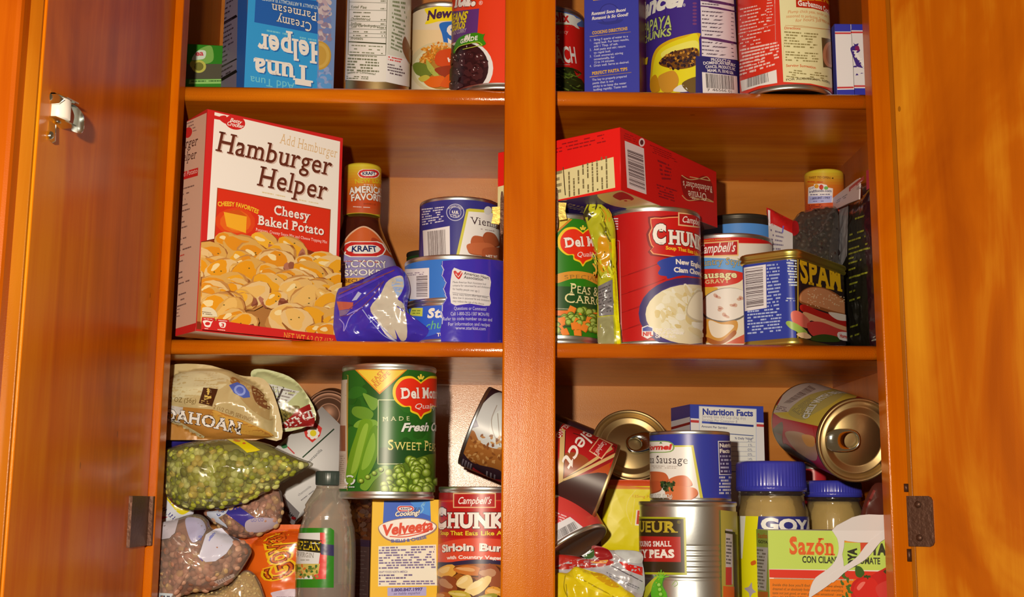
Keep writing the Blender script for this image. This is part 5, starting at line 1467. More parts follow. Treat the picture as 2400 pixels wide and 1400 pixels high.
def meat_tin():
    pm = P(1867, 700, 21); M = T(pm.x, pm.y, ZB) @ R(50, 'Z')
    wa, wb, rc = 97.0, 50.0, 9.0
    h = P(1867, 583, 22).z
    t = thing('meat_tin', 'blue and black rounded square meat tin with a gold rim, right of the gravy tin', 'can', M)
    def ring(o):
        out = []
        for cx, cy, a0 in ((wa-rc, rc, -90), (wa-rc, wb-rc, 0), (rc, wb-rc, 90), (rc, rc, 180)):
            for i in range(9):
                a = math.radians(a0+11.25*i); out.append((cx+(rc+o)*math.cos(a), cy+(rc+o)*math.sin(a)))
        return out
    def loft(name, prof, mat, capb=True):
        b = MB(); prev = None
        for o, z in prof:
            cur = [b.vert((x, y, z)) for x, y in ring(o)]
            if prev:
                for i in range(len(cur)): b.face([prev[i], prev[(i+1) % len(cur)], cur[(i+1) % len(cur)], cur[i]], 0, (1, 1, 1), True)
            prev = cur
        b.face(prev); return b.build(name, mat, t)
    GT = solid('gold_tin_rim', (226, 198, 96), .38, 1.0, bump=.05)
    loft('body', [(-6, .5), (-1, 0), (1.2, 1.0), (1.2, 3.6), (0, 5.6), (0, h-8), (-.3, h-6)], GT)
    loft('lid', [(0, h-7.6), (1.6, h-7), (2.2, h-5.6), (1.3, h-4.6), (1.3, h-3.8), (2.4, h-2.8), (2.0, h-.8), (1.0, h), (-.6, h), (-1.2, h-2), (-3, h-2)], GT)
    f = RoundBox(M, wa, wb, rc); A = Art(f, base=.08, seed=4); A.clip = (-(wb-2*rc+f.q+rc*1.2), 6.0, wa-2*rc+f.q+rc*1.2, h-8.0); a_(A)
    b = MB(); A.into(b); b.build('label', PAPER, t)
meat_tin()
sauce_bottle('second barbecue bottle, only its yellow and red cap showing above the bean bag', 1932, 46.5, 394, 500,
             [(800, 50), (650, 50), (600, 49), (565, 48), (530, 46), (512, 44), (500, 43)], 168, cap2)

# red popcorn box lying upside down on the chowder tin
zb_ = ztop_chunky+.4
pc = PZ(1455, 446, zb_)
def a_(A):
    rd = (206, 22, 20)
    A.poly([(1460, 297), (1463, 290), (1700, 390), (1700, 398)], (228, 180, 120))
    A.poly([(1464, 330), (1509, 348), (1515, 456), (1470, 440)], (222, 200, 190)); A.bars([(1470, 350), (1507, 364), (1512, 446), (1475, 432)], 40, (60, 40, 44), along=True)
    A.ell(1504, 334, 7, 10, (230, 200, 190)); A.ell(1504, 334, 4, 6, (90, 40, 40))
    A.greek([(1462, 310), (1495, 322), (1495, 338), (1462, 326)], 3, (150, 20, 24), h=.4); A.greek([(1522, 338), (1590, 366), (1588, 384), (1530, 360)], 4, (140, 16, 20), h=.4)
    A.greek([(1540, 372), (1576, 388), (1578, 424), (1552, 424)], 5, (130, 20, 30), h=.5); A.greek([(1538, 430), (1588, 446), (1584, 476), (1545, 464)], 5, (130, 20, 30), h=.5)
    wv = (214, 170, 110); dk = (150, 20, 20)
    A.smooth([(1596, 413), (1625, 420), (1650, 412), (1668, 430), (1672, 470), (1650, 472), (1620, 470), (1602, 456)], dk)
    A.line(smooth_pts([(1597, 411), (1615, 421), (1640, 419), (1656, 415), (1664, 424)], closed=False), 2, wv); A.line(smooth_pts([(1598, 458), (1612, 470), (1636, 468), (1655, 466), (1672, 474)], closed=False), 2, wv)
    A.text('Redenbacher’s'.replace('’', "'"), 1668, 438, 1599, 424, 13, (230, 200, 170), serif=True, bold=.01); A.text('Orville', 1655, 454, 1611, 447, 16, (230, 200, 170), serif=True, bold=.01)
def b_(A):
    rd = (226, 26, 20)
    A.poly([(1160, 440), (1438, 368), (1442, 440), (1160, 500)], (222, 204, 140))
    A.line([(1320, 392), (1325, 458)], 2.2, (90, 70, 40))
    for k in range(9): A.greek([(1332+k*11, 462-k*2.5), (1330+k*11, 385-k*2.5), (1336+k*11, 384-k*2.5), (1338+k*11, 461-k*2.5)], 1, (120, 104, 64), h=.6, wl=(.05, .2))
    A.greek([(1303, 400), (1318, 396), (1318, 455), (1303, 458)], 4, (130, 110, 70), h=.5)
    for k in range(3): A.greek([(1304, 339+k*8), (1424, 312+k*8), (1424, 316+k*8), (1304, 343+k*8)], 1, (150, 16, 20), h=.7, ragged=.1)
    A.line([(1150, 356), (1452, 297)], 1.5, (226, 150, 120)); A.line([(1150, 515), (1455, 447)], 2, (226, 120, 90))
def bot(A):
    A.poly([(1150, 480), (1500, 420), (1500, 520), (1150, 560)], (70, 44, 110)); A.smooth([(1400, 455), (1455, 440), (1560, 470), (1600, 500), (1500, 492), (1430, 480)], (222, 196, 120)); A.smooth([(1436, 460), (1458, 450), (1486, 466), (1462, 472)], (170, 36, 40)); A.text('3', 1480, 470, 1466, 466, 10, (222, 196, 120), bold=.04)
    A.text('Butter', 1400, 492, 1330, 476, 12, (190, 160, 120), serif=True)
carton('popcorn_box', 'bright red popcorn box lying upside down across the tins behind the middle stile', 1455, 446, pc.y, 52, 1166, 1680, zb_, ytop=298, colA=(206, 22, 20), colB=(226, 26, 20), edge=(214, 26, 22), artA=a_, artB=b_, artBot=bot, colT=(120, 76, 70))

# flat yellow noodle packet standing between the two tins
def a_(A):
    A.smooth([(1366, 510), (1380, 480), (1390, 468), (1400, 480), (1392, 500), (1376, 520)], (60, 50, 26)); A.smooth([(1384, 476), (1400, 470), (1412, 486), (1404, 505), (1392, 512), (1380, 498)], (196, 186, 30))
    for _ in range(26):
        x = A.rnd.uniform(1396, 1436); y = A.rnd.uniform(500, 640); A.line(smooth_pts([(x-8, y-14), (x, y), (x+A.rnd.uniform(-5, 9), y+16)], closed=False), A.rnd.uniform(1, 4), A.rnd.choice([(130, 120, 20), (214, 204, 50), (96, 86, 14), (206, 140, 30)]))
    A.smooth([(1402, 560), (1420, 556), (1430, 610), (1412, 640), (1402, 600)], (206, 140, 20))
    A.poly([(1403, 672), (1434, 656), (1438, 738), (1404, 742)], (120, 110, 104)); A.greek([(1404, 678), (1432, 664), (1436, 732), (1405, 738)], 9, (70, 64, 60), h=.45)
    A.poly([(1402, 745), (1436, 740), (1440, 806), (1402, 806)], (150, 140, 90)); A.line([(1436, 560), (1440, 700), (1450, 806)], 8, (222, 206, 10))
pouch('noodle_packet', 'crumpled yellow foil packet standing between the green and red tins', [(1366, 512), (1384, 464), (1402, 474), (1426, 494), (1441, 528), (1443, 580), (1441, 640), (1446, 720), (1450, 775), (1461, 806), (1430, 806), (1402, 804), (1400, 720), (1401, 640), (1401, 580), (1392, 530)], 23, 3.2, (176, 166, 30), a_, crease=2.2, cscale=.06, Hb=2.5, sharp=2.4, mat=GLOSS, center=(1421, 660))

# bag of black beans and the dark green bag along the right wall
BEANF = film('clear_bean_bag_film', amount=.10, rough=.1, bump=.7, haze=.04, bscale=45)
def a_(A):
    A.poly([(1796, 486), (1858, 517), (1858, 548), (1803, 524)], (186, 24, 24)); A.poly([(1801, 520), (1858, 548), (1858, 600), (1803, 600)], (190, 174, 160)); A.poly([(1800, 492), (1805, 494), (1806, 530), (1802, 530)], (226, 206, 196))
    A.smooth([(1858, 520), (1870, 522), (1872, 545), (1858, 552)], (150, 20, 24)); A.greek([(1806, 535), (1840, 545), (1836, 590), (1808, 590)], 5, (110, 96, 110), h=.4); A.line([(1836, 530), (1834, 546)], 3, (96, 90, 160))
clear_bag('bean_bag', 'clear bag of black beans with a red and white header, behind the meat tin', [(1797, 488), (1830, 505), (1857, 517), (1872, 500), (1905, 490), (1940, 484), (1962, 490), (1966, 560), (1962, 640), (1960, 790), (1900, 795), (1810, 795), (1803, 640), (1802, 540)], 132, 8, [(44, 26, 20), (58, 34, 24), (36, 20, 18)], (3.4, 2.1), 6.5, 'black_beans', BEANF, a_, core=(34, 20, 16), crease=1.4, Hb=5, region=[(1862, 500), (1966, 480), (1966, 795), (1862, 795)], seed=5)
def wall_bag():
    X = 289.0
    M = basis((X, 110, 0), (0, -1, 0), (1, 0, 0), (0, 0, 1))
    inv = M.inverted()
    def q(x, y):
        d = ray(x, y); t = (X-CAM.x)/d.x; p = inv @ (CAM+d*t); return p.x, p.z
    ol = [q(*p) for p in smooth_pts([(1947, 474), (1990, 462), (2020, 445), (2044, 428), (2050, 500), (2054, 600), (2056, 700), (2058, 802), (2020, 803), (1985, 802), (1960, 797), (1946, 700), (1946, 560)], 4)]
    mz = min(z for _, z in ol)
    ol = [(x, z-mz+.3) for x, z in ol]
    t = thing('snack_bag', 'dark green bag with yellow print standing along the right wall', 'bag', M)
    g = Bag(M, ol, 6, 7, 1.2, .05, .6, 9)
    b = MB(); g.mesh(b, 0, alb((36, 32, 22))); b.build('bag_body', GLOSS, t)
    A = Art(g.flat, base=.4)
    A.poly([(1945, 490), (1968, 480), (1966, 640), (1945, 640)], (176, 166, 150)); A.poly([(1966, 480), (1990, 472), (1986, 600), (1966, 640)], (150, 140, 130))
    A.poly([(2022, 440), (2058, 420), (2060, 810), (2040, 810), (2030, 620)], (52, 22, 26))
    ye = (150, 146, 40)
    for x0, y0, w in ((2005, 510, 22), (1992, 548, 34), (1990, 563, 40), (1990, 582, 44), (1990, 593, 46), (1990, 604, 50), (1990, 615, 30), (1990, 630, 16), (1991, 649, 40), (1992, 664, 24), (1992, 682, 14), (1992, 702, 26), (1994, 764, 18), (1994, 786, 22)):
        A.greek([(x0, y0), (x0+w, y0-w*.32), (x0+w, y0-w*.32+6), (x0, y0+6)], 1, ye, h=.7, ragged=0, wl=(.15, .3))
    A.greek([(2044, 790), (2056, 780), (2056, 800), (2044, 802)], 2, (150, 140, 120))
    b = MB(); A.into(b); b.build('bag_print', GLOSS, t)
    hd = [q(*p) for p in ((1953, 462), (2030, 402), (2038, 398), (2036, 448), (2010, 458), (1955, 484))]
    b = MB(); b.prism([(x, z-mz) for x, z in hd], -8.6, -7.4, 0, alb((204, 176, 160)))
    A = Art(Flat(M, T(0, -8.62, 0)))
    A.poly([(2030, 400), (2040, 396), (2040, 440), (2031, 446)], (190, 40, 70)); A.poly([(1990, 440), (2025, 412), (2025, 422), (1990, 450)], (176, 60, 56)); A.greek([(1994, 443), (2022, 420), (2022, 425), (1994, 448)], 1, (226, 190, 180)); A.greek([(1960, 470), (1988, 452), (1988, 462), (1960, 478)], 2, (130, 110, 104)); A.greek([(2008, 440), (2024, 432), (2024, 440), (2008, 446)], 2, (130, 110, 104))
    b2 = MB(); A.into(b2)
    b.build('header_card', CARD, t); b2.build('header_print', CARD, t)
wall_bag()
# ---------------------------------------------------------------- bottom of the cupboard, left
# boxed shells with the tin of sweet peas on top
zv = P(948, 1171, 52).z
def a_(A):
    ye = (232, 176, 26)
    A.poly([(900, 1174), (1008, 1172), (1010, 1224), (1006, 1240), (897, 1236)], (44, 86, 170)); A.poly([(960, 1176), (1008, 1174), (1008, 1210), (980, 1200)], (60, 130, 196))
    A.line(smooth_pts([(985, 1204), (992, 1194), (988, 1186), (996, 1178)], closed=False), 3, (120, 170, 206)); A.greek([(970, 1190), (986, 1190), (986, 1200), (970, 1200)], 3, (30, 40, 90), ragged=.1)
    dairy_logo(A, 930, 1186, 971, 1200); 
    A.text('Cooking!', 925, 1211, 983, 1207, 11, (240, 226, 190), slant=.25, bold=.03, edge=(70, 40, 20), ew=.05)
    A.smooth([(886, 1237), (910, 1222), (950, 1214), (990, 1216), (1018, 1226), (1024, 1238), (1010, 1252), (970, 1264), (930, 1272), (900, 1262)], (150, 110, 90)); A.smooth([(888, 1236), (912, 1223), (950, 1216), (990, 1218), (1016, 1228), (1021, 1237), (1006, 1250), (970, 1262), (930, 1268), (902, 1259)], (238, 222, 196))
    A.text('Velveeta', 896, 1256, 1014, 1242, 24, (216, 64, 32), slant=.2, bold=.045); A.line(smooth_pts([(913, 1258), (950, 1259), (990, 1250), (1005, 1245)], closed=False), 2.5, (216, 64, 32))
    A.text('SHELLS & CHEESE', 916, 1272, 1000, 1262, 7, (70, 80, 140), bold=.04, arc=-3)
    A.poly([(887, 1281), (1022, 1277), (1024, 1373), (886, 1375)], (232, 216, 184)); A.greek([(888, 1282), (1021, 1279), (1022, 1333), (888, 1335)], 9, (120, 100, 130), h=.62, ragged=.04)
    A.text('KRAFT FOODS NORTH AMERICA', 888, 1344, 955, 1343, 5, (110, 90, 120), bold=.02); A.greek([(888, 1346), (975, 1345), (975, 1358), (888, 1359)], 2, (110, 90, 120), h=.6, ragged=.4); A.greek([(888, 1361), (1021, 1360), (1022, 1371), (888, 1372)], 2, (120, 100, 130), h=.62, ragged=.1)
    A.poly([(908, 1378), (999, 1376), (999, 1397), (908, 1398)], (170, 158, 190)); A.text('1.800.847.1997', 916, 1387, 990, 1385, 7, (70, 50, 110), bold=.04); A.text('se habla español', 922, 1395, 984, 1393, 6, (80, 60, 110), slant=.2)
def b_(A):
    A.poly([(815, 1160), (880, 1160), (880, 1260), (815, 1260)], (128, 66, 30))
    for _ in range(90):
        A.blob(A.rnd.uniform(818, 868), A.rnd.uniform(1172, 1270), A.rnd.uniform(4, 9), A.rnd.uniform(3, 8), A.rnd.uniform(0, 90), A.rnd.choice([(150, 80, 40), (110, 50, 30), (176, 110, 50), (140, 100, 80)]), .2, 9)
    A.poly([(815, 1262), (880, 1268), (880, 1480), (815, 1480)], (126, 92, 84)); A.poly([(815, 1262), (880, 1268), (880, 1284), (815, 1278)], (84, 60, 90))
    for k in range(12): A.greek([(828, 1290+k*10), (864, 1292+k*10), (864, 1296+k*10), (828, 1294+k*10)], 1, (170, 140, 126))
carton('pasta_dinner_box', 'yellow boxed shells and cheese under the tall green tin of peas', 869, 1300, 47, 13, 820, 1027, ZC, h=zv-ZC, colA=(232, 176, 26), colB=(126, 84, 70), edge=(216, 160, 30), artA=a_, artB=b_)

def a_(A):
    g = (38, 96, 26)
    A.rect(780, 840, 1040, 1180, g)
    for _ in range(40): A.blob(A.rnd.uniform(820, 1015), A.rnd.uniform(880, 1120), A.rnd.uniform(10, 26), A.rnd.uniform(10, 24), 0, A.rnd.choice([(34, 88, 22), (44, 104, 28), (30, 80, 20)]), .2)
    A.poly([(770, 895), (815, 890), (815, 1146), (770, 1146)], (206, 186, 160)); A.poly([(797, 998), (811, 998), (811, 1058), (797, 1058)], (150, 90, 60)); A.poly([(797, 1066), (812, 1064), (812, 1140), (797, 1140)], (196, 176, 150)); A.greek([(798, 1068), (810, 1068), (810, 1136), (798, 1136)], 14, (150, 126, 104), h=.4)
    A.line([(814, 880), (817, 880), (815, 1150)], 1.4, (196, 150, 60))
    A.poly([(832, 866), (954, 867), (890, 925)], (216, 130, 30)); A.poly([(838, 868), (948, 869), (890, 920)], (230, 190, 56)); A.text('EASY', 877, 900, 902, 872, 10, (206, 120, 40), bold=.02, serif=True); A.text('RECIPE', 882, 910, 916, 876, 10, (206, 120, 40), bold=.02, serif=True)
    A.smooth([(858, 940), (852, 922), (876, 932), (886, 938), (884, 955), (872, 962)], (112, 150, 50)); A.smooth([(826, 968), (832, 954), (860, 956), (876, 970), (866, 985), (840, 980)], (100, 140, 40)); A.smooth([(830, 1000), (845, 985), (880, 985), (884, 1000), (850, 1004)], (120, 160, 50))
    A.smooth([(812, 1120), (818, 1075), (835, 1020), (848, 985), (872, 988), (870, 1020), (848, 1080), (832, 1125), (818, 1140)], (106, 146, 30)); A.smooth([(824, 1110), (832, 1070), (845, 1020), (856, 995), (864, 1000), (852, 1050), (838, 1100)], (140, 172, 56))
    A.smooth([(838, 1125), (850, 1070), (868, 1010), (884, 1000), (886, 1060), (872, 1100), (850, 1130)], (96, 138, 28)); A.smooth([(848, 1100), (860, 1050), (876, 1015), (880, 1050), (866, 1090)], (128, 164, 50))
    A.frame([(887, 938), (1060, 938), (1060, 1088), (886, 1088)], 2, (196, 196, 140)); A.poly([(890, 1050), (1060, 1050), (1060, 1086), (889, 1086)], (28, 70, 24))
    shield(A, 985, 932, 58, 46)
    A.text('M A D E', 897, 988, 960, 986, 10, (216, 206, 150), serif=True); A.text('Fresh Cut', 938, 1012, 1022, 1010, 19, (230, 222, 206), slant=.35, bold=.03, edge=(60, 70, 50))
    A.text('Sweet P', 908, 1055, 1003, 1057, 24, (226, 206, 110), serif=True, sc=True, post='eas')
    A.smooth([(845, 1140), (870, 1110), (900, 1092), (910, 1100), (880, 1125), (860, 1150)], (110, 146, 40)); A.smooth([(865, 1150), (890, 1115), (930, 1095), (960, 1080), (1030, 1068), (1040, 1160), (870, 1160)], (84, 110, 26))
    A.scatter([(905, 1110), (950, 1084), (975, 1072), (1016, 1080), (1018, 1150), (895, 1152)], 52, lambda x, y: A.ball(x, y, A.rnd.uniform(9, 12), PEA, (206, 214, 130)))
    for i in range(4): A.ball(852+i*14, 1128-i*9, 6, PEA)
    recycle(A, 828, 1126, 10, (206, 206, 190)); A.greek([(814, 1140), (846, 1140), (846, 1145), (814, 1145)], 1, (206, 206, 190))
M, r, _ = upright(798, 1020, 1010, 55, zv)
h_ = P(909, 851, 55-r).z-zv
can('vegetable_can', 'tall green tin of sweet peas standing on the yellow pasta box', M, r, h_, (38, 96, 26), a_, lv=(.055, .955))

def a_(A):
    rd = (196, 28, 22)
    A.rect(1000, 1145, 1250, 1420, rd); A.rect(1000, 1145, 1250, 1172, (150, 20, 20)); A.line([(1010, 1176), (1240, 1172)], 1.4, (226, 140, 80))
    A.poly([(1000, 1180), (1250, 1176), (1250, 1262), (1000, 1262)], (178, 22, 18))
    script_box(A, 1062, 1156, 1162, 1191, 0)
    A.text('C', 1020, 1237, 1048, 1237, 44, (238, 224, 210), serif=True, bold=.06, edge=(60, 14, 12)); A.text('HUNKY', 1050, 1236, 1206, 1236, 33, (238, 224, 210), serif=True, bold=.055, edge=(60, 14, 12))
    A.text('Soup That Eats Like A Meal', 1033, 1254, 1210, 1254, 10, (236, 186, 40), bold=.03, edge=(60, 14, 12))
    A.smooth([(1020, 1290), (1040, 1272), (1090, 1263), (1150, 1263), (1200, 1270), (1240, 1290), (1240, 1330), (1190, 1316), (1120, 1313), (1060, 1318), (1020, 1334)], (216, 70, 40))
    A.text('Sirloin Burger', 1037, 1295, 1214, 1298, 17, (240, 226, 206), bold=.04, arc=7, shadow=(60, 20, 20)); A.text('with Country Vegetables', 1048, 1312, 1204, 1316, 8, (240, 226, 206), bold=.03, arc=5)
    A.smooth([(1010, 1330), (1060, 1318), (1120, 1312), (1180, 1316), (1240, 1330), (1240, 1430), (1010, 1430)], (44, 34, 60)); A.smooth([(1020, 1345), (1060, 1328), (1120, 1322), (1180, 1326), (1230, 1345), (1240, 1430), (1010, 1430)], (150, 80, 20))
    for x, y, rx, ry, rot, c in ((1048, 1340, 26, 14, -20, (222, 160, 60)), (1100, 1338, 34, 12, 10, (196, 110, 40)), (1050, 1375, 26, 24, 20, (140, 66, 28)), (1090, 1365, 22, 14, -30, (226, 186, 110)), (1150, 1350, 30, 26, 10, (150, 76, 40)), (1120, 1376, 34, 16, -35, (232, 196, 120)), (1160, 1390, 24, 14, 0, (222, 150, 50)), (1080, 1396, 30, 10, 10, (190, 160, 50)), (1140, 1402, 26, 9, -10, (150, 140, 40)), (1035, 1400, 22, 12, 0, (170, 90, 30))):
        A.blob(x+2, y+3, rx*1.05, ry*1.05, rot, (90, 44, 16)); A.blob(x, y, rx, ry, rot, c); A.blob(x-rx*.2, y-ry*.25, rx*.6, ry*.4, rot, mix(c, (245, 220, 170), .4), .2)
M, r, h_ = upright(1027, 1237, 1250, 60, ZC, ytop=1141)
zsir = h_+ZC
can('soup_can', 'red tin of burger soup right of the yellow pasta box', M, r, h_, (196, 28, 22), a_, lv=(.02, .955))
# a tin lying tilted on top of it
def a_(A):
    A.sheet(-120, 0, 120, 140, (60, 34, 38))
    A.smooth([(1095, 1000), (1120, 960), (1170, 920), (1220, 960), (1220, 1060), (1150, 1056), (1112, 1040)], (216, 206, 190)); A.ell(1185, 1005, 38, 46, (226, 218, 204)); A.line(smooth_pts([(1165, 950), (1152, 985), (1158, 1020), (1172, 1045)], closed=False), 2, (170, 150, 130))
    A.smooth([(1076, 1050), (1090, 1016), (1110, 1010), (1125, 1036), (1160, 1052), (1220, 1056), (1220, 1110), (1160, 1104), (1110, 1082)], (170, 100, 40))
    for _ in range(70): A.blob(A.rnd.uniform(1080, 1178), A.rnd.uniform(1020, 1095), 5, 3, A.rnd.uniform(0, 180), A.rnd.choice([(190, 124, 60), (140, 76, 30), (206, 146, 80)]), .2, 7) if True else None
    A.poly([(1100, 985), (1116, 984), (1122, 1000), (1106, 1004)], (140, 130, 140))
    A.smooth([(1060, 1060), (1080, 1055), (1110, 1084), (1180, 1108), (1180, 1180), (1060, 1130)], (58, 34, 40)); 
    A.smooth([(1108, 1098), (1118, 1100), (1150, 1118), (1200, 1134), (1200, 1190), (1110, 1150)], (200, 40, 48))
    for k in range(9): A.greek([(1075+k*6, 1062+k*3.6), (1079+k*6, 1064+k*3.6), (1074+k*6, 1086+k*3.6), (1070+k*6, 1084+k*3.6)], 1, (170, 150, 150), h=.9) if k < 6 else A.greek([(1088+k*9, 1072+k*4), (1092+k*9, 1074+k*4), (1087+k*9, 1104+k*4), (1083+k*9, 1102+k*4)], 1, (170, 150, 150), h=.9)
p0 = P(1111, 997, 172)
d_ = Vector((.9, -.05, -.36)).normalized()
M, L = between(p0, p0+d_*104)
can('soup_can', 'dark labelled tin lying tilted above the burger soup, half behind the stile', M, 36.8, 104, (60, 34, 38), a_, lv=(.03, .965))

# instant potato pouches
GOLD = (196, 168, 110)
def a_(A):
    A.smooth([(380, 865), (480, 855), (560, 880), (630, 900), (660, 1030), (560, 1000), (480, 965), (380, 950)], (190, 162, 106))
    A.smooth([(385, 900), (430, 875), (500, 872), (540, 890), (500, 920), (420, 935), (385, 935)], (206, 186, 136)); A.smooth([(540, 885), (580, 900), (625, 930), (638, 985), (600, 970), (560, 930)], (176, 140, 84)); A.smooth([(590, 905), (622, 930), (632, 960), (600, 945)], (120, 70, 36)); A.smooth([(545, 885), (562, 896), (556, 905), (540, 897)], (150, 100, 50))
    A.poly([(380, 950), (440, 955), (500, 960), (570, 985), (642, 1022), (600, 1032), (380, 1032)], (176, 116, 46)); A.smooth([(500, 962), (530, 975), (560, 982), (640, 1020), (560, 1015), (500, 990)], (206, 150, 60)); A.poly([(380, 948), (430, 955), (425, 978), (380, 962)], (196, 180, 160)); A.line([(385, 975), (420, 992), (478, 1026)], 8, (214, 196, 140))
    A.poly([(477, 909), (511, 913), (498, 953), (466, 946)], (70, 36, 16)); A.smooth([(479, 938), (484, 915), (490, 912), (494, 925), (499, 934), (496, 938)], (216, 176, 80)); A.greek([(472, 938), (498, 943), (496, 951), (471, 946)], 2, (200, 160, 80))
    A.poly([(537, 904), (556, 897), (572, 905), (584, 920), (586, 932), (570, 934), (548, 922)], (74, 90, 160)); A.ell(562, 916, 14, 12, (140, 150, 200), rot=30); A.ell(562, 916, 9, 8, (80, 96, 170), rot=30)
    A.text('NET WT 2 OZ (56g)', 346, 938, 460, 946, 11, (120, 90, 40)); A.text('2 (½ CUP) SERVINGS'.replace('½', '1/2'), 500, 957, 592, 990, 9, (130, 90, 40))
    A.text('IDAHOAN', 378, 984, 566, 1018, 26, (238, 226, 206), serif=True, bold=.03, arc=4, edge=(60, 40, 30))
pouch('potato_pouch', 'gold foil pouch of potatoes lying on the bag of green peas', [(386, 905), (404, 886), (428, 872), (480, 866), (532, 867), (565, 884), (596, 898), (622, 928), (637, 968), (645, 1018), (635, 1026), (560, 1027), (480, 1027), (430, 1002), (386, 978)], 62, 13, GOLD, a_, crease=3.0, cscale=.03, Hb=7, seed=2, sharp=2.4)
def a_(A):
    A.smooth([(590, 870), (640, 870), (700, 900), (740, 985), (640, 1010), (600, 920)], (190, 186, 126)); A.poly([(600, 890), (618, 896), (690, 916), (702, 918), (660, 958), (640, 955), (620, 905)], (214, 206, 186))
    for x0, y0, x1, y1, w in ((628, 905, 640, 935, 4), (640, 906, 648, 936, 1.5), (650, 908, 655, 934, 1.5), (664, 908, 650, 940, 5)): A.line([(x0, y0), (x1, y1)], w, (70, 56, 50))
    A.greek([(666, 912), (698, 918), (664, 950), (645, 944)], 5, (130, 110, 100), h=.45)
    A.smooth([(648, 985), (650, 968), (672, 954), (700, 952), (700, 966), (680, 985), (655, 1000)], (120, 100, 40)); 
    for _ in range(50): A.blob(A.rnd.uniform(650, 695), A.rnd.uniform(957, 985), 3, 2, A.rnd.uniform(0, 90), A.rnd.choice([(84, 74, 30), (150, 130, 60), (60, 50, 20)]), .2, 7)
    A.poly([(652, 1002), (700, 960), (724, 948), (736, 984), (735, 1000)], (160, 34, 30)); A.text('IDAHOAN', 731, 962, 620, 1010, 19, (236, 220, 206), serif=True, bold=.03)
pouch('potato_pouch', 'pale green potato pouch behind the gold pouch', [(596, 880), (620, 873), (655, 886), (695, 902), (716, 928), (728, 962), (737, 992), (690, 1000), (645, 1003), (625, 985), (620, 940), (606, 905)], 96, 7, (186, 184, 124), a_, crease=1.6, Hb=5, seed=8)
# dull tin lying behind, its end towards the room
p0 = P(770, 972, 168); M, L = between(p0+Vector((-6, 66, 8)), p0)
can('food_can', 'dull brown tin lying on its side behind the pale green pouch', M, 21.5, L, (86, 44, 30), None, solid('dull_lid', (112, 72, 48), .5, .6), lid=True)

# dark blue packet and the bag of split peas
pouch('snack_packet', 'dark blue packet squeezed between the gold pouch and the split peas', [(384, 985), (400, 985), (430, 1002), (470, 1022), (478, 1036), (430, 1046), (384, 1056)], 84, 8, (44, 36, 110), lambda A: (A.smooth([(386, 1018), (408, 1010), (412, 1018), (386, 1034)], (170, 170, 210)), A.line([(386, 1030), (420, 1016)], 3, (200, 200, 224)), A.line([(398, 1002), (416, 996)], 2, (120, 120, 180))), Hb=5)
PEAF = film('clear_pea_bag_film', amount=.08, rough=.09, bump=.8, haze=.05, bscale=40)
def a_(A):
    A.poly([(531, 1030), (568, 1030), (610, 1056), (600, 1059), (579, 1062), (560, 1046)], (224, 200, 16)); A.blob(555, 1034, 8, 3, 10, (206, 120, 40)); A.blob(572, 1040, 4, 2, 10, (206, 90, 40))
clear_bag('split_pea_bag', 'clear bag of green split peas under the gold pouch', [(381, 1062), (405, 1048), (450, 1036), (500, 1030), (560, 1029), (620, 1038), (670, 1060), (712, 1078), (738, 1088), (716, 1102), (660, 1135), (610, 1162), (560, 1184), (490, 1195), (430, 1194), (395, 1170), (380, 1130)], 44, 17, [(166, 162, 48), (188, 184, 76), (144, 142, 36), (204, 196, 110), (128, 126, 30), (196, 170, 70)], (3.6, 2.2), 4.5, 'split_peas', PEAF, a_, core=(150, 142, 58), crease=1.6, Hb=10, seed=3, sharp=2.2,
          region=[(376, 1066), (430, 1056), (470, 1046), (520, 1050), (560, 1062), (640, 1064), (700, 1084), (735, 1090), (700, 1110), (600, 1200), (376, 1200)])
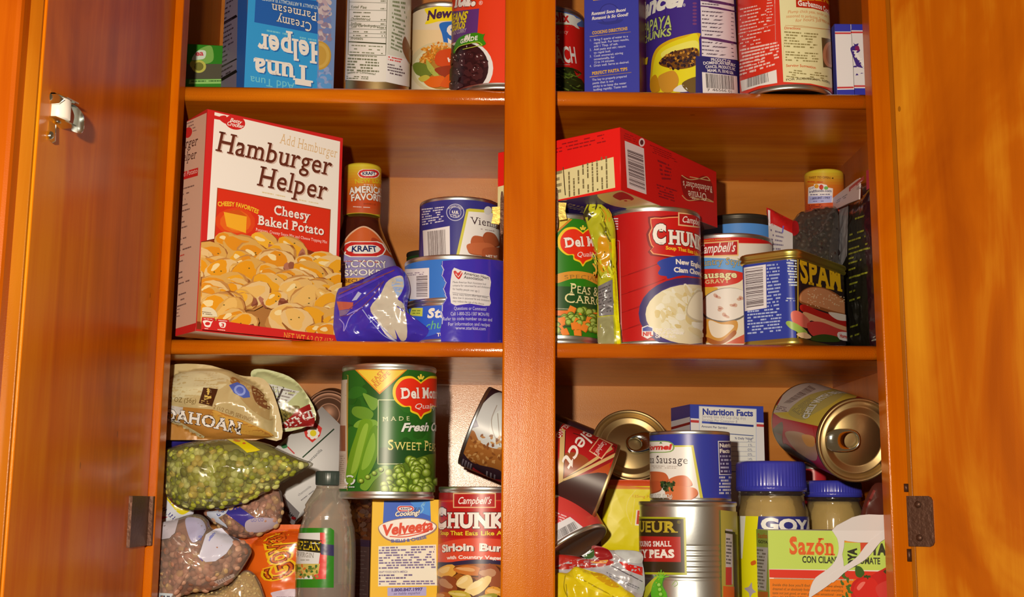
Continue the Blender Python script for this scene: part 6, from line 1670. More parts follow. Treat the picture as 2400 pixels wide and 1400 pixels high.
# white box of chamomile tea, tipped on its corner
def tea_box():
    Y = 112
    a, bq, c = P(596, 1094, Y), P(733, 957, Y), P(704, 1202, Y)
    x = (c-a).normalized(); z = (bq-a).normalized()
    x = (x-z*x.dot(z)).normalized(); y = z.cross(x)
    M0 = basis(a, x, y, z) @ R(-22, 'X')
    wa, hh, dp = (c-a).length, (bq-a).length*1.16, 44
    M = M0
    b = MB(); b.box((0, 0, 0), (wa, dp, hh), 0, alb((226, 212, 194)))
    A = Art(Flat(M), base=.05, clip=(.3, .3, wa-.3, hh-.3))
    A.poly([(712, 1010), (726, 992), (738, 990), (755, 1004), (750, 1022), (732, 1038), (716, 1024)], (206, 50, 40))
    for k in range(7):
        t = 2*math.pi*k/7; A.ell(734+9.5*math.cos(t), 1016+9.5*math.sin(t), 5.5, 5.5, (240, 230, 214), n=12)
    A.ell(734, 1016, 7.5, 7.5, (226, 196, 30)); A.line([(709, 1073), (783, 1006)], 3, (44, 70, 40))
    A.text('manzanilla', 722, 1088, 756, 1056, 7, (80, 76, 72)); A.text('chamomile', 700, 1164, 730, 1142, 6, (120, 110, 104)); A.greek([(704, 1172), (735, 1148), (738, 1152), (707, 1176)], 1, (130, 120, 114))
    A.smooth([(659, 1046), (668, 1040), (674, 1048), (664, 1052)], (50, 110, 60)); A.line([(674, 1048), (690, 1064)], 3, (200, 60, 60))
    A.into(b)
    B = Art(Flat(M, basis((0, dp, 0), (1, 0, 0), (0, 0, 1), (0, -1, 0))), base=.05, clip=(.3, .3, wa-.3, dp-.3))
    B.local = True
    B.sheet(0, 0, wa, dp, (206, 190, 178)); B.fill([(0, dp*.42), (wa, dp*.42), (wa, dp*.46), (0, dp*.46)], (40, 36, 36))
    B.local = False
    B.text('CHAMOMILE', 664, 1194, 706, 1238, 8, (70, 60, 60), bold=.02); B.blob(688, 1215, 5, 4, 0, (200, 40, 40))
    B.into(b)
    o = b.build('tea_box', CARD, None, fix=False); o.matrix_world = mscale(M)
    tag(o, 'white tea box with a red flower emblem, tipped on its corner', 'box')
tea_box()

# lentil bags
LENF = film('clear_lentil_bag_film', tint=(240, 230, 226), amount=.1, rough=.08, bump=.9, haze=.1, bscale=38)
LEN = [(176, 120, 90), (190, 134, 104), (156, 104, 78), (202, 150, 116), (140, 92, 68), (196, 154, 100)]
def a_(A):
    A.poly([(536, 1192), (560, 1188), (600, 1216), (576, 1238), (530, 1204)], (60, 50, 130)); A.poly([(478, 1202), (540, 1188), (530, 1204), (512, 1214), (530, 1230), (534, 1238), (500, 1220)], (200, 196, 206)); A.text('GRAN', 512, 1212, 540, 1190, 8, (60, 70, 130), bold=.03)
    A.smooth([(576, 1224), (600, 1214), (640, 1216), (650, 1230), (620, 1246), (580, 1246)], (180, 158, 160)); A.text('GO CO', 588, 1224, 618, 1222, 8, (90, 90, 150))
clear_bag('lentil_bag', 'bag of brown lentils with a dark blue stripe, below the split peas', [(478, 1204), (510, 1194), (560, 1180), (610, 1160), (652, 1146), (662, 1170), (664, 1200), (655, 1228), (630, 1246), (590, 1260), (555, 1262), (520, 1244)], 66, 11, LEN, (3.4, 2.0), 4.6, 'lentils', LENF, a_, core=(156, 108, 82), seed=6, Hb=7)
def a_(A):
    A.poly([(375, 1150), (400, 1158), (430, 1176), (452, 1196), (440, 1214), (375, 1224)], (214, 206, 206)); A.smooth([(384, 1160), (400, 1160), (440, 1180), (450, 1192), (430, 1206), (415, 1200), (400, 1182)], (224, 198, 30)); A.smooth([(398, 1170), (412, 1172), (424, 1184), (412, 1188)], (196, 60, 40)); A.text('NT WT. 1 LB', 412, 1212, 360, 1160, 9, (70, 60, 120), bold=.02); A.poly([(375, 1210), (394, 1212), (375, 1220)], (200, 30, 44))
pouch('rice_packet', 'white packet with a yellow and red print, under the left end of the split peas', [(378, 1148), (400, 1156), (432, 1176), (454, 1196), (446, 1212), (410, 1222), (376, 1226)], 64, 5, (206, 196, 196), a_, Hb=4, mat=GLOSS)
LENF2 = film('clear_open_bag_film', tint=(240, 232, 228), amount=.12, rough=.07, bump=1.0, haze=.16, bscale=34)
def a1_(A):
    A.poly([(482, 1254), (505, 1240), (520, 1238), (550, 1270), (530, 1298), (505, 1316), (482, 1318), (466, 1305)], (206, 196, 200)); A.poly([(482, 1270), (504, 1244), (509, 1247), (487, 1274)], (130, 130, 180)); A.line([(466, 1305), (475, 1316)], 2, (70, 50, 140))
def a2_(A):
    A.poly([(497, 1365), (548, 1345), (550, 1352), (500, 1378)], (196, 170, 150)); A.text('LENTILS', 506, 1371, 542, 1353, 6, (80, 60, 60))
def a3_(A):
    A.poly([(372, 1228), (420, 1215), (410, 1250), (398, 1262), (372, 1266)], (196, 180, 176)); A.smooth([(436, 1216), (470, 1218), (482, 1240), (470, 1262), (452, 1272), (440, 1250)], (170, 160, 176)); A.text('LB', 470, 1268, 474, 1256, 8, (110, 110, 170))
def a4_(A):
    A.poly([(370, 1390), (405, 1392), (410, 1420), (370, 1420)], (206, 206, 206)); A.greek([(374, 1394), (404, 1396), (404, 1412), (374, 1412)], 2, (60, 60, 70))
clear_bag('lentil_bag', 'large clear bag of brown lentils at the bottom left with a white label', [(372, 1232), (400, 1222), (440, 1208), (468, 1206), (488, 1220), (498, 1240), (540, 1256), (576, 1272), (590, 1292), (578, 1318), (560, 1345), (540, 1365), (500, 1384), (440, 1392), (392, 1420), (376, 1456), (366, 1420), (366, 1320)], 38, 15, LEN, (3.6, 2.1), 4.7, 'lentils', LENF2, [('paper_label', a1_), ('price_sticker', a2_), ('bag_print', a3_), ('corner_label', a4_)], core=(156, 108, 82), seed=11, crease=2.2, cscale=.035, Hb=9, sharp=2.2,
          region=[(366, 1275), (400, 1268), (430, 1240), (450, 1275), (520, 1280), (590, 1270), (600, 1300), (560, 1360), (500, 1390), (430, 1400), (366, 1460)])
CORNF = film('clear_grain_bag_film', tint=(244, 238, 224), amount=.1, rough=.09, bump=.8, haze=.12, bscale=40)
clear_bag('grain_bag', 'clear bag of pale yellow meal at the bottom below the lentils', [(390, 1420), (440, 1394), (500, 1386), (545, 1362), (570, 1338), (590, 1340), (606, 1360), (618, 1390), (628, 1430), (630, 1466), (400, 1466)], 52, 10, [(206, 170, 100), (216, 184, 120), (196, 156, 84)], (1.5, 1.0), 3.2, 'yellow_meal', CORNF, None, core=(190, 150, 84), seed=13, Hb=7)
# orange bag with yellow lettering turned on its side
def a_(A):
    A.rect(560, 1230, 720, 1480, (222, 92, 18)); A.smooth([(570, 1250), (640, 1240), (710, 1250), (700, 1270), (600, 1280)], (206, 76, 14))
    A.text('Goya', 692, 1347, 668, 1248, 70, (232, 176, 20), bold=.085); A.text('Goya', 692, 1347, 668, 1248, 70, (120, 40, 10), bold=.025); A.text('Goya', 692, 1347, 668, 1248, 70, (206, 90, 20), bold=-.012)
    for k in range(3): A.line(smooth_pts([(700+k*4, 1325-k*26), (712, 1318-k*26), (706, 1308-k*26), (698, 1312-k*26)], closed=False), 3, (232, 176, 20))
    A.smooth([(638, 1398), (640, 1388), (700, 1384), (700, 1440), (660, 1440), (645, 1412)], (206, 180, 180)); A.smooth([(636, 1400), (650, 1402), (648, 1410), (638, 1408)], (206, 180, 180)); A.greek([(648, 1398), (696, 1398), (696, 1404), (648, 1404)], 1, (90, 30, 20))
pouch('cereal_bag', 'orange bag with yellow sideways lettering, left of the oil bottle', [(578, 1340), (584, 1300), (598, 1272), (625, 1254), (660, 1248), (700, 1246), (720, 1260), (726, 1330), (726, 1462), (640, 1466), (626, 1440), (612, 1390), (596, 1352)], 76, 9, (222, 92, 18), a_, Hb=7, mat=GLOSS, crease=1.2)

# olive oil bottle
def oil_bottle():
    Yc = 48
    M, r, H = upright(693, 834, 1330, Yc, ZC, ytop=1103)
    def zz(y): return P(764, y, Yc-r).z-ZC
    k = r/70.5
    prof = [(zz(1400), 70), (zz(1330), 70.5), (zz(1275), 69), (zz(1240), 65), (zz(1225), 60), (zz(1215), 57.5), (zz(1210), 59), (zz(1203), 55), (zz(1196), 56.5), (zz(1190), 52.5), (zz(1184), 54), (zz(1172), 47), (zz(1155), 36), (zz(1146), 31), (zz(1140), 27)]
    prof = [(z, w*k) for z, w in prof]; prof.sort()
    def rad(v):
        if v is None: return r
        if v <= prof[0][0]: return prof[0][1]
        for (a, ra), (c, rc) in zip(prof, prof[1:]):
            if v <= c: return ra+(rc-ra)*(v-a)/(c-a)
        return prof[-1][1]
    t = thing('oil_bottle', 'clear olive oil bottle with a dark green cap, nearly empty', 'bottle', M)
    b = MB(); b.lathe([(0, 3), (r-7, 2), (r-4, 0), (r-1.5, 0), (r, 4)]+[(w, z) for z, w in prof if z > 5], 72)
    b.build('bottle_body', film('bottle_plastic', tint=(236, 232, 214), amount=.1, rough=.1, bump=.12, haze=.25), t)
    b = MB(); zl = zz(1374); b.lathe([(0, 1), (r-4, 1), (r-1.2, 5), (r-1.2, zl), (0, zl)], 64)
    b.build('olive_oil', solid('dark_olive_oil', (84, 40, 14), .12, coat=.3), t)
    def rib(a, z): return 1+.018*math.cos(a*44)
    b = MB(); c0 = zz(1137); b.lathe([(9.6*k*3, c0), (30*k, c0), (31*k, c0+.8), (31*k, H-1.6), (29.5*k, H), (0, H)], 132, amod=lambda a, z: rib(a, z) if z > c0+1 and z < H-1 else 1)
    b.build('cap', solid('dark_green_cap', (52, 62, 52), .3, coat=.2), t)
    b = MB(); b.lathe([(27*k, c0-2.6), (29*k, c0-2.2), (29*k, c0-.4), (26*k, c0-.2)], 64); b.build('neck_ring', film('bottle_plastic'), t)
    f = Cyl(M, lambda v: rad(v)); A = Art(f, base=.12)
    A.poly([(694, 1238), (775, 1238), (783, 1244), (782, 1378), (690, 1378)], (44, 120, 24)); A.poly([(694, 1250), (757, 1249), (752, 1358), (692, 1358)], (214, 206, 190)); A.poly([(750, 1249), (762, 1249), (766, 1300), (764, 1358), (732, 1358), (746, 1330), (750, 1300)], (214, 60, 50))
    A.poly([(690, 1262), (754, 1267), (753, 1297), (690, 1290)], (40, 40, 24)); A.text('PEIAN', 704, 1288, 751, 1291, 20, (224, 190, 30), serif=True, pre='POM')
    A.text('VIRGIN', 703, 1305, 736, 1308, 11, (130, 120, 100), serif=True, pre='EXTRA '); A.greek([(705, 1311), (726, 1311), (726, 1316), (705, 1316)], 1, (150, 140, 120)); A.poly([(690, 1322), (750, 1322), (746, 1346), (690, 1358)], (196, 170, 80))
    for _ in range(30): A.blob(A.rnd.uniform(694, 744), A.rnd.uniform(1326, 1356), 4, 3, A.rnd.uniform(0, 90), A.rnd.choice([(206, 110, 40), (96, 120, 40), (150, 130, 60), (60, 100, 40)]), .2, 8)
    A.poly([(754, 1275), (782, 1278), (782, 1304), (752, 1300)], (50, 44, 80))
    b = MB(); A.into(b); b.build('label', GLOSS, t)
    f = Cyl(M, lambda v: rad(v)); A = Art(f, base=-.6)
    z0, z1 = zz(1378), zz(1236); A.local = True
    A.fill([(r*1.3, z0), (r*2.3, z0), (r*2.3, z1), (r*1.3, z1)], (56, 110, 30)); A.fill([(r*1.36, z0+4), (r*1.8, z0+4), (r*1.8, z1-6), (r*1.36, z1-6)], (206, 196, 180))
    b = MB(); A.into(b); b.build('back_label', GLOSS, t)
oil_bottle()
# ---------------------------------------------------------------- bottom of the cupboard, right
def a_(A):
    A.poly([(1440, 1188), (1692, 1195), (1692, 1430), (1440, 1430)], (206, 196, 190))
    A.poly([(1440, 1211), (1607, 1213), (1610, 1348), (1440, 1346)], (176, 170, 30)); A.poly([(1440, 1216), (1602, 1217), (1605, 1343), (1440, 1341)], (54, 40, 20))
    A.text('EUR', 1512, 1247, 1585, 1248, 25, (190, 160, 40), serif=True, bold=.03, pre='LE SU'); A.text('®', 1587, 1228, 1595, 1228, 7, (150, 130, 30))
    A.poly([(1440, 1256), (1595, 1259), (1596, 1318), (1440, 1316)], (176, 36, 26)); A.text('OUNG SMALL', 1502, 1281, 1574, 1281, 12, (236, 216, 206), serif=True, bold=.03, pre='VERY Y'); A.text('LY PEAS', 1502, 1307, 1582, 1307, 18, (240, 222, 210), serif=True, bold=.045, pre='EAR')
    A.smooth([(1505, 1392), (1518, 1370), (1540, 1350), (1546, 1356), (1532, 1376), (1515, 1402)], (190, 180, 40)); A.smooth([(1528, 1402), (1530, 1370), (1545, 1352), (1556, 1350), (1552, 1372), (1562, 1392), (1560, 1410)], (90, 170, 30))
    for i in range(7): A.line([(1548, 1355), (1532+i*6, 1336+abs(3-i)*5)], 2, (120, 190, 50))
    for i in range(4): A.ball(1545+i*2, 1372+i*11, 6, [(70, 140, 20), (120, 180, 50), (160, 206, 90)])
    A.line(smooth_pts([(1575, 1372), (1584, 1362), (1588, 1370), (1580, 1376)], closed=False), 1.4, (150, 170, 90))
    A.poly([(1688, 1196), (1740, 1202), (1744, 1430), (1692, 1430)], (170, 150, 60)); A.poly([(1700, 1240), (1716, 1242), (1716, 1370), (1700, 1368)], (190, 170, 160)); A.poly([(1700, 1330), (1714, 1330), (1714, 1372), (1700, 1372)], (190, 50, 40)); A.poly([(1698, 1244), (1722, 1248), (1722, 1254), (1698, 1250)], (60, 50, 30)); A.poly([(1716, 1252), (1744, 1256), (1744, 1430), (1720, 1430)], (70, 50, 26)); A.poly([(1694, 1374), (1720, 1376), (1720, 1430), (1694, 1430)], (206, 90, 30))
    A.greek([(1701, 1260), (1714, 1261), (1714, 1326), (1701, 1324)], 8, (80, 66, 60), h=.5, dense=.9)
M, r, h_ = upright(1498, 1729, 1290, 62, ZC, ytop=1176)
zls = ZC+h_
PAPERM = printed('silver_foil_label', .24, .6, metal=.75)
def silver_can():
    t = can('vegetable_can', 'silver tin of small early peas with a black and red label, at the bottom', M, r, h_, None, None, TIN, beads=7)
    f = Cyl(M, r); A = Art(f, seed=3); A.clip = (-math.pi*r, 1.2, math.pi*r, h_-4); a_(A)
    A.items = [q for q in A.items if q[2] > .032]      # the bare metal shows instead of the ground colour
    b = MB(); A.into(b); b.build('label', PAPER, t)
silver_can()
def a_(A):
    bl = (50, 56, 140)
    A.rect(1500, 1015, 1740, 1180, bl)
    A.poly([(1440, 1045), (1625, 1044), (1650, 1180), (1440, 1180)], (200, 184, 60)); A.poly([(1440, 1049), (1620, 1048), (1643, 1180), (1440, 1180)], (234, 220, 206))
    A.smooth([(1490, 1038), (1530, 1034), (1568, 1035), (1581, 1047), (1572, 1060), (1530, 1062), (1490, 1062)], (130, 160, 80), 3); A.smooth([(1490, 1040), (1530, 1036), (1566, 1037), (1577, 1047), (1570, 1058), (1530, 1060), (1490, 1060)], (236, 224, 208), 3); A.text('ormel', 1525, 1055, 1573, 1054, 12, (210, 54, 44), slant=.15, bold=.05, pre='H'); A.poly([(1545, 1040), (1549, 1036), (1553, 1040)], (60, 120, 40))
    A.text('na Sausage', 1525, 1086, 1614, 1088, 18, (60, 44, 44), serif=True, pre='Vien'); A.greek([(1528, 1091), (1590, 1092), (1590, 1100), (1528, 1099)], 2, (190, 170, 150))
    for pts, c in (([(1520, 1114), (1530, 1108), (1560, 1112), (1566, 1130), (1530, 1135), (1516, 1130)], (200, 96, 50)), ([(1568, 1128), (1590, 1118), (1612, 1120), (1622, 1140), (1580, 1142)], (206, 104, 56)), ([(1515, 1138), (1545, 1130), (1550, 1150), (1520, 1158)], (190, 84, 44)), ([(1560, 1150), (1580, 1142), (1626, 1146), (1636, 1160), (1615, 1174), (1570, 1172)], (210, 110, 60))):
        A.smooth(pts, mix(c, (90, 40, 20), .35)); A.smooth([(x-1, y-2.5) for x, y in pts], c)
    for _ in range(40): A.blob(A.rnd.uniform(1552, 1580), A.rnd.uniform(1130, 1150), 4, 3, A.rnd.uniform(0, 90), A.rnd.choice([(40, 56, 24), (60, 76, 36), (30, 40, 20), (80, 90, 50)]), .3, 8)
    A.text('NET WT. 5 OZ. (142g)', 1490, 1167, 1577, 1168, 9, WHT, bold=.01, edge=(70, 60, 40))
    A.poly([(1681, 1034), (1740, 1034), (1740, 1114), (1684, 1114)], (214, 206, 214)); A.poly([(1683, 1036), (1740, 1036), (1740, 1112), (1686, 1112)], (58, 46, 90)); A.text('Nutrition', 1685, 1049, 1722, 1049, 9, WHT, bold=.04); A.text('Facts', 1685, 1062, 1708, 1062, 9, WHT, bold=.04); A.greek([(1686, 1066), (1712, 1066), (1712, 1110), (1688, 1110)], 5, (190, 180, 200), h=.5)
    A.greek([(1684, 1116), (1716, 1116), (1716, 1160), (1684, 1160)], 6, (206, 196, 206), h=.6)
M2, r2, h2 = upright(1523, 1712, 1090, 62, zls, ytop=1009)
can('sausage_can', 'small blue tin of sausages standing on the silver tin of peas', M2, r2, h2, (50, 56, 140), a_, lv=(.02, .955))

# tilted brown soup tin by the stile
def a_(A):
    A.sheet(-130, 0, 130, 160, (60, 26, 22))
    A.poly([(1300, 960), (1480, 1045), (1440, 1080), (1300, 1150)], (150, 22, 24)); A.smooth([(1310, 1000), (1400, 1010), (1440, 1060), (1380, 1100), (1320, 1120), (1306, 1060)], (176, 24, 24)); A.smooth([(1306, 1080), (1340, 1060), (1380, 1080), (1350, 1110), (1306, 1130)], (150, 70, 30))
    A.poly([(1300, 960), (1330, 975), (1308, 1012), (1300, 1012)], (50, 26, 24)); A.text('ENGLAND', 1332, 984, 1300, 1024, 11, WHT, serif=True); 
    A.line([(1316, 1006), (1322, 1010), (1316, 1130), (1312, 1136)], 6, (206, 166, 100)); A.line([(1450, 1040), (1451, 1062), (1316, 1130)], 7, (206, 166, 100)); A.line([(1325, 1010), (1321, 1122), (1440, 1060), (1442, 1048)], 1.6, (60, 26, 20))
    A.text('elect', 1376, 1000, 1317, 1080, 36, (238, 220, 206), slant=.3, bold=.01, pre='S')
    A.poly([(1380, 1058), (1404, 1026), (1437, 1042), (1410, 1078)], (226, 170, 120)); A.poly([(1383, 1057), (1405, 1029), (1433, 1043), (1409, 1074)], (184, 26, 26)); A.text("Campbell's", 1413, 1035, 1391, 1064, 12, (240, 226, 214), slant=.42)
    A.poly([(1330, 1135), (1450, 1075), (1480, 1060), (1470, 1090), (1440, 1110), (1360, 1140)], (180, 70, 20)); A.smooth([(1430, 1086), (1470, 1052), (1470, 1080), (1440, 1104)], (200, 30, 20)); A.smooth([(1300, 1140), (1420, 1110), (1420, 1190), (1360, 1250), (1300, 1220)], (64, 34, 28))
    A.line(smooth_pts([(1343, 1200), (1350, 1188), (1356, 1196), (1346, 1202), (1356, 1206), (1352, 1216)], closed=False), 2, (150, 100, 60)); A.greek([(1312, 1178), (1334, 1186), (1322, 1212), (1306, 1204)], 4, (170, 140, 130), h=.5)
p1 = P(1418, 1142, 62); d_ = Vector((-.93, .04, .36)).normalized()
M, L = between(p1, p1+d_*74)
can('soup_can', 'dark brown and red soup tin tilted against the middle stile', M, 35.0, 74, (60, 26, 22), a_, GOLDTIN, lv=(.035, .96))
# gold ended tin facing the room
p1 = P(1480, 1042, 130); d_ = Vector((-.03, .90, -.40)).normalized()
M, L = between(p1+d_*96, p1)
def a_(A):
    A.sheet(-120, 0, 120, 110, (176, 150, 30)); A.rect(1350, 1126, 1560, 1180, (206, 90, 20)); A.rect(1350, 1134, 1560, 1190, (190, 30, 20))
can('food_can', 'gold ended tin with a pull tab leaning back behind the small blue tin', M @ R(35, 'Z'), 33.5, L, (176, 150, 30), a_, GOLDTIN, lid=True, tab='mid', tabrot=180, lv=(.03, .96))
# blue and white pasta box at the back
def a_(A):
    b2 = (56, 66, 150)
    A.poly([(1610, 940), (1800, 945), (1800, 992), (1610, 980)], b2); A.poly([(1610, 984), (1800, 996), (1800, 1002), (1610, 990)], (196, 60, 56))
    A.poly([(1638, 952), (1773, 959), (1774, 1180), (1638, 1180)], (200, 196, 206)); A.poly([(1640, 954), (1771, 961), (1772, 1180), (1640, 1180)], (232, 220, 212))
    A.text('Nutrition Facts', 1646, 972, 1765, 976, 14, (56, 66, 140), bold=.04); A.text('Serving Size 3/4 Cup (56g dry)', 1645, 979, 1748, 984, 6, (150, 140, 150)); A.text('Servings Per Container 8', 1645, 987, 1728, 992, 6, (150, 140, 150))
    A.line([(1645, 990), (1766, 999)], 5, (70, 84, 160)); A.text('Amount Per Serving', 1644, 1002, 1704, 1006, 5, (90, 90, 120), bold=.02); A.line([(1690, 1016), (1766, 1022)], 2, (120, 130, 170)); A.text('% Daily Value*', 1722, 1030, 1766, 1031, 5, (90, 90, 120), bold=.02)
    for k in range(6): A.line([(1640, 1036+k*11), (1770, 1037+k*11)], .7, (150, 150, 170)); A.text(('2%', '1%', '0%', '0%', '14%', '8%')[k], 1752, 1038+k*11-2.5, 1763, 1038+k*11-2.5, 6, (110, 110, 130))
    A.line([(1712, 1106), (1772, 1106)], 2, (100, 110, 160))
def b_(A):
    A.poly([(1540, 930), (1640, 930), (1640, 975), (1540, 1010)], (50, 52, 120)); A.poly([(1540, 996), (1640, 972), (1640, 984), (1540, 1010)], (214, 200, 190)); A.line([(1540, 1014), (1640, 986)], 6, (190, 56, 50)); A.poly([(1540, 1018), (1640, 992), (1640, 1200), (1540, 1200)], (206, 192, 182))
carton('pasta_box', 'blue and white pasta box showing its nutrition panel at the back', 1618, 1000, 152, 13, 1570, 1791, ZC, ytop=948, colA=(228, 214, 202), colB=(206, 192, 182), edge=(60, 66, 150), artA=a_, artB=b_, wb=46)
# tin lying with its lid to the room, top right
pl = P(2012, 1033, 27); pr = P(1893, 986, 130)
M, L = between(pr, pl)
def a_(A):
    rd = (170, 26, 22)
    A.sheet(-120, 0, 120, 120, rd); A.poly([(1800, 960), (1990, 870), (2010, 930), (1970, 960), (1920, 1000), (1830, 980)], (200, 170, 60)); A.poly([(1812, 968), (1850, 900), (1900, 895), (1960, 905), (1890, 950), (1848, 966)], (190, 170, 150)); A.bars([(1836, 945), (1898, 903), (1914, 912), (1852, 946)], 24, (70, 44, 40)); A.greek([(1822, 950), (1845, 955), (1848, 968), (1818, 962)], 3, (120, 90, 90))
    A.smooth([(1848, 966), (1900, 925), (1990, 910), (1960, 940), (1900, 975), (1880, 985)], (176, 156, 80)); A.greek([(1855, 962), (1900, 930), (1920, 940), (1880, 978)], 8, (120, 110, 80), h=.4)
    A.text('CHILI CON CARNE'[0:5]+' WITH BEANS', 1894, 982, 1998, 925, 11, (214, 206, 180), serif=True, bold=.05, edge=(50, 50, 20))
    A.poly([(1806, 980), (1830, 980), (1905, 1000), (1912, 1040), (1830, 1020), (1806, 1010)], (176, 26, 26)); A.smooth([(1805, 1020), (1830, 990), (1836, 1000), (1836, 1040), (1870, 1090), (1830, 1060)], (110, 90, 60)); A.smooth([(1840, 1015), (1880, 1015), (1912, 1040), (1912, 1080), (1870, 1060)], (176, 130, 90)); A.smooth([(1838, 1040), (1870, 1060), (1912, 1090), (1900, 1100), (1850, 1075)], (70, 50, 36)); A.smooth([(1880, 1020), (1908, 1024), (1908, 1046), (1890, 1044)], (206, 140, 60))
can('soup_can', 'tin lying on its side at the top right, gold pull tab lid facing out', M @ R(-18, 'Z'), 32.5, L, (170, 26, 22), None, GOLDTIN, lid=True, tab='edge', tabrot=130, lv=(.03, .955))
def chili_label():
    t = [o for o in bpy.data.objects if o.name.startswith('soup_can')][-1]
    t = max((o for o in bpy.data.objects if o.get('label', '').startswith('tin lying on its side')), key=lambda o: o.name)
    Mq = M @ R(-18, 'Z')
    lab = [c for c in t.children if c.name.startswith('label')][0]
    f = Cyl(Mq, 32.5); A = Art(f, seed=2, base=.06); A.clip = (-math.pi*32.5, L*.03, math.pi*32.5, L*.955); a_(A)
    b = MB(); A.into(b)
    n = b.build('label', PAPER, t); bpy.data.objects.remove(lab); n.name = 'label'
chili_label()
# jars with blue lids
def jar(label, xl, xr, Yc, y0, y1, yneck, lw, glasscol, art=None, fillcol=(214, 190, 140), yfill=None):
    M, r, H = upright(xl, xr, (y0+y1)/2, Yc, ZC, ytop=y0)
    xm = (xl+xr)/2
    def zz(y): return P(xm, y, Yc-r).z-ZC
    t = thing('mayonnaise_jar', label, 'jar', M, 'jars with blue lids')
    zl = zz(y1)
    b = MB(); n = 90
    def rib(a, z): return 1+.012*math.cos(a*60) if zl+4 < z < H-2.5 else 1
    b.lathe([(r-3, zl), (r, zl+.3), (r+.2, zl+3.5), (r-.5, zl+4.2), (r-.5, zl+4.4), (r-.3, H-2.4), (r-1.4, H-.6), (r-3, H), (r-6, H-.8), (0, H-.8)], 240, amod=rib)
    b.build('lid', solid('blue_ribbed_lid', (60, 58, 150), .3, coat=.25), t)
    R1 = r*lw
    pr = [(0, 2), (R1-5, 1), (R1-3, 0), (R1-1, .5), (R1, 4), (R1, zz(yneck)-6), (R1-.6, zz(yneck)), (R1-2.5, zz(yneck)+5), (r-2.4, zl-3.5), (r-1.2, zl-2.6), (r-1.6, zl-.2)]
    b = MB(); b.lathe(pr, 72); b.build('glass', film('jar_glass', tint=(236, 232, 220), amount=.08, rough=.06, bump=.05, haze=.03), t)
    b = MB(); b.lathe([(max(0, q-1.3), z+(.8 if z < 3 else 0)) for q, z in pr[:-2]]+[(0, zl-4)], 64); b.build('mayonnaise', solid('cream_mayonnaise', fillcol, .5, bump=.3, bscale=120, var=.08), t)
    if art:
        f = Cyl(M, R1+.1); A = Art(f, base=.12); art(A); A.clip = (-math.pi*R1, 3, math.pi*R1, zz(yneck)-5)
        b = MB(); A.into(b); b.build('label', PAPER, t)
def a_(A):
    A.rect(1600, 1200, 1980, 1500, (224, 206, 16)); A.poly([(1732, 1204), (1748, 1206), (1740, 1310), (1734, 1310)], (220, 206, 180))
    A.poly([(1778, 1206), (1900, 1210), (1900, 1250), (1774, 1250)], (50, 48, 110)); A.text('GOYA', 1783, 1242, 1920, 1250, 28, (236, 222, 206), bold=.05)
    A.smooth([(1760, 1318), (1770, 1314), (1772, 1322), (1762, 1326)], (206, 90, 20)); A.smooth([(1745, 1380), (1755, 1376), (1762, 1366), (1764, 1380), (1772, 1388), (1764, 1392), (1758, 1402), (1755, 1390)], (170, 150, 150))
jar('mayonnaise jar with the larger blue lid and yellow label, right of the silver tin', 1724, 1890, 96, 1080, 1152, 1196, 1.03, None, a_, (206, 170, 100))
jar('second jar with a blue lid behind the torn seasoning box', 1884, 2021, 132, 1126, 1166, 1200, 1.06, None, None, (212, 190, 150))
# torn seasoning box
def a_(A):
    gr = (192, 206, 84)
    A.poly([(1790, 1225), (2100, 1225), (2100, 1340), (1790, 1334)], gr); A.poly([(1790, 1334), (2100, 1338), (2100, 1346), (1790, 1336)], (232, 216, 196))
    A.poly([(1790, 1335), (2100, 1341), (2100, 1362), (1790, 1354)], (216, 50, 26)); A.poly([(1790, 1354), (2100, 1360), (2100, 1450), (1790, 1450)], (232, 116, 14)); A.line([(1795, 1355.5), (2000, 1360)], 2.5, (236, 216, 190))
    A.text('Sazón', 1850, 1298, 1957, 1301, 39, (222, 94, 34), serif=True, bold=.03); A.text('GOYA', 2000, 1299, 2076, 1301, 25, (60, 56, 36), bold=.06)
    A.text('CON CILANTRO Y TOMATE', 1880, 1319, 2063, 1323, 15, (56, 56, 34), bold=.03)
    for i, t in enumerate(["Inside this box you'll find what you have always", 'dreamed of, an absolutely foolproof way to make everything', "taste not just good, or even great, but sensational - every", "time. It's SAZON GOYA, a unique mix of seasonings"]): A.text(t, 1810, 1374+i*9.5, 1976, 1378+i*9.7, 6, (130, 80, 20), slant=.2, bold=.015)
    A.smooth([(1995, 1400), (1996, 1370), (2015, 1354), (2040, 1350), (2062, 1338), (2090, 1334), (2090, 1420), (2010, 1420)], (196, 30, 22)); A.smooth([(2002, 1395), (2004, 1372), (2020, 1358), (2045, 1356), (2058, 1374), (2056, 1400), (2030, 1412)], (210, 36, 24)); A.smooth([(2052, 1378), (2076, 1362), (2094, 1362), (2094, 1414), (2066, 1408)], (206, 56, 44)); A.smooth([(2008, 1378), (2018, 1366), (2028, 1366), (2014, 1384)], (232, 110, 90))
    A.smooth([(2004, 1342), (2006, 1328), (2018, 1330), (2026, 1344), (2018, 1354), (2008, 1352)], (60, 90, 26)); A.line([(2024, 1352), (2040, 1352)], 5, (50, 70, 20)); A.line([(2030, 1348), (2034, 1358)], 3, (50, 70, 20)); A.smooth([(2070, 1340), (2088, 1332), (2088, 1350)], (70, 60, 20))
    for k in range(9): A.blob(1976+A.rnd.uniform(-3, 18), 1346+k*7, 6, 4, A.rnd.uniform(0, 90), (70, 100, 30), .3, 8)
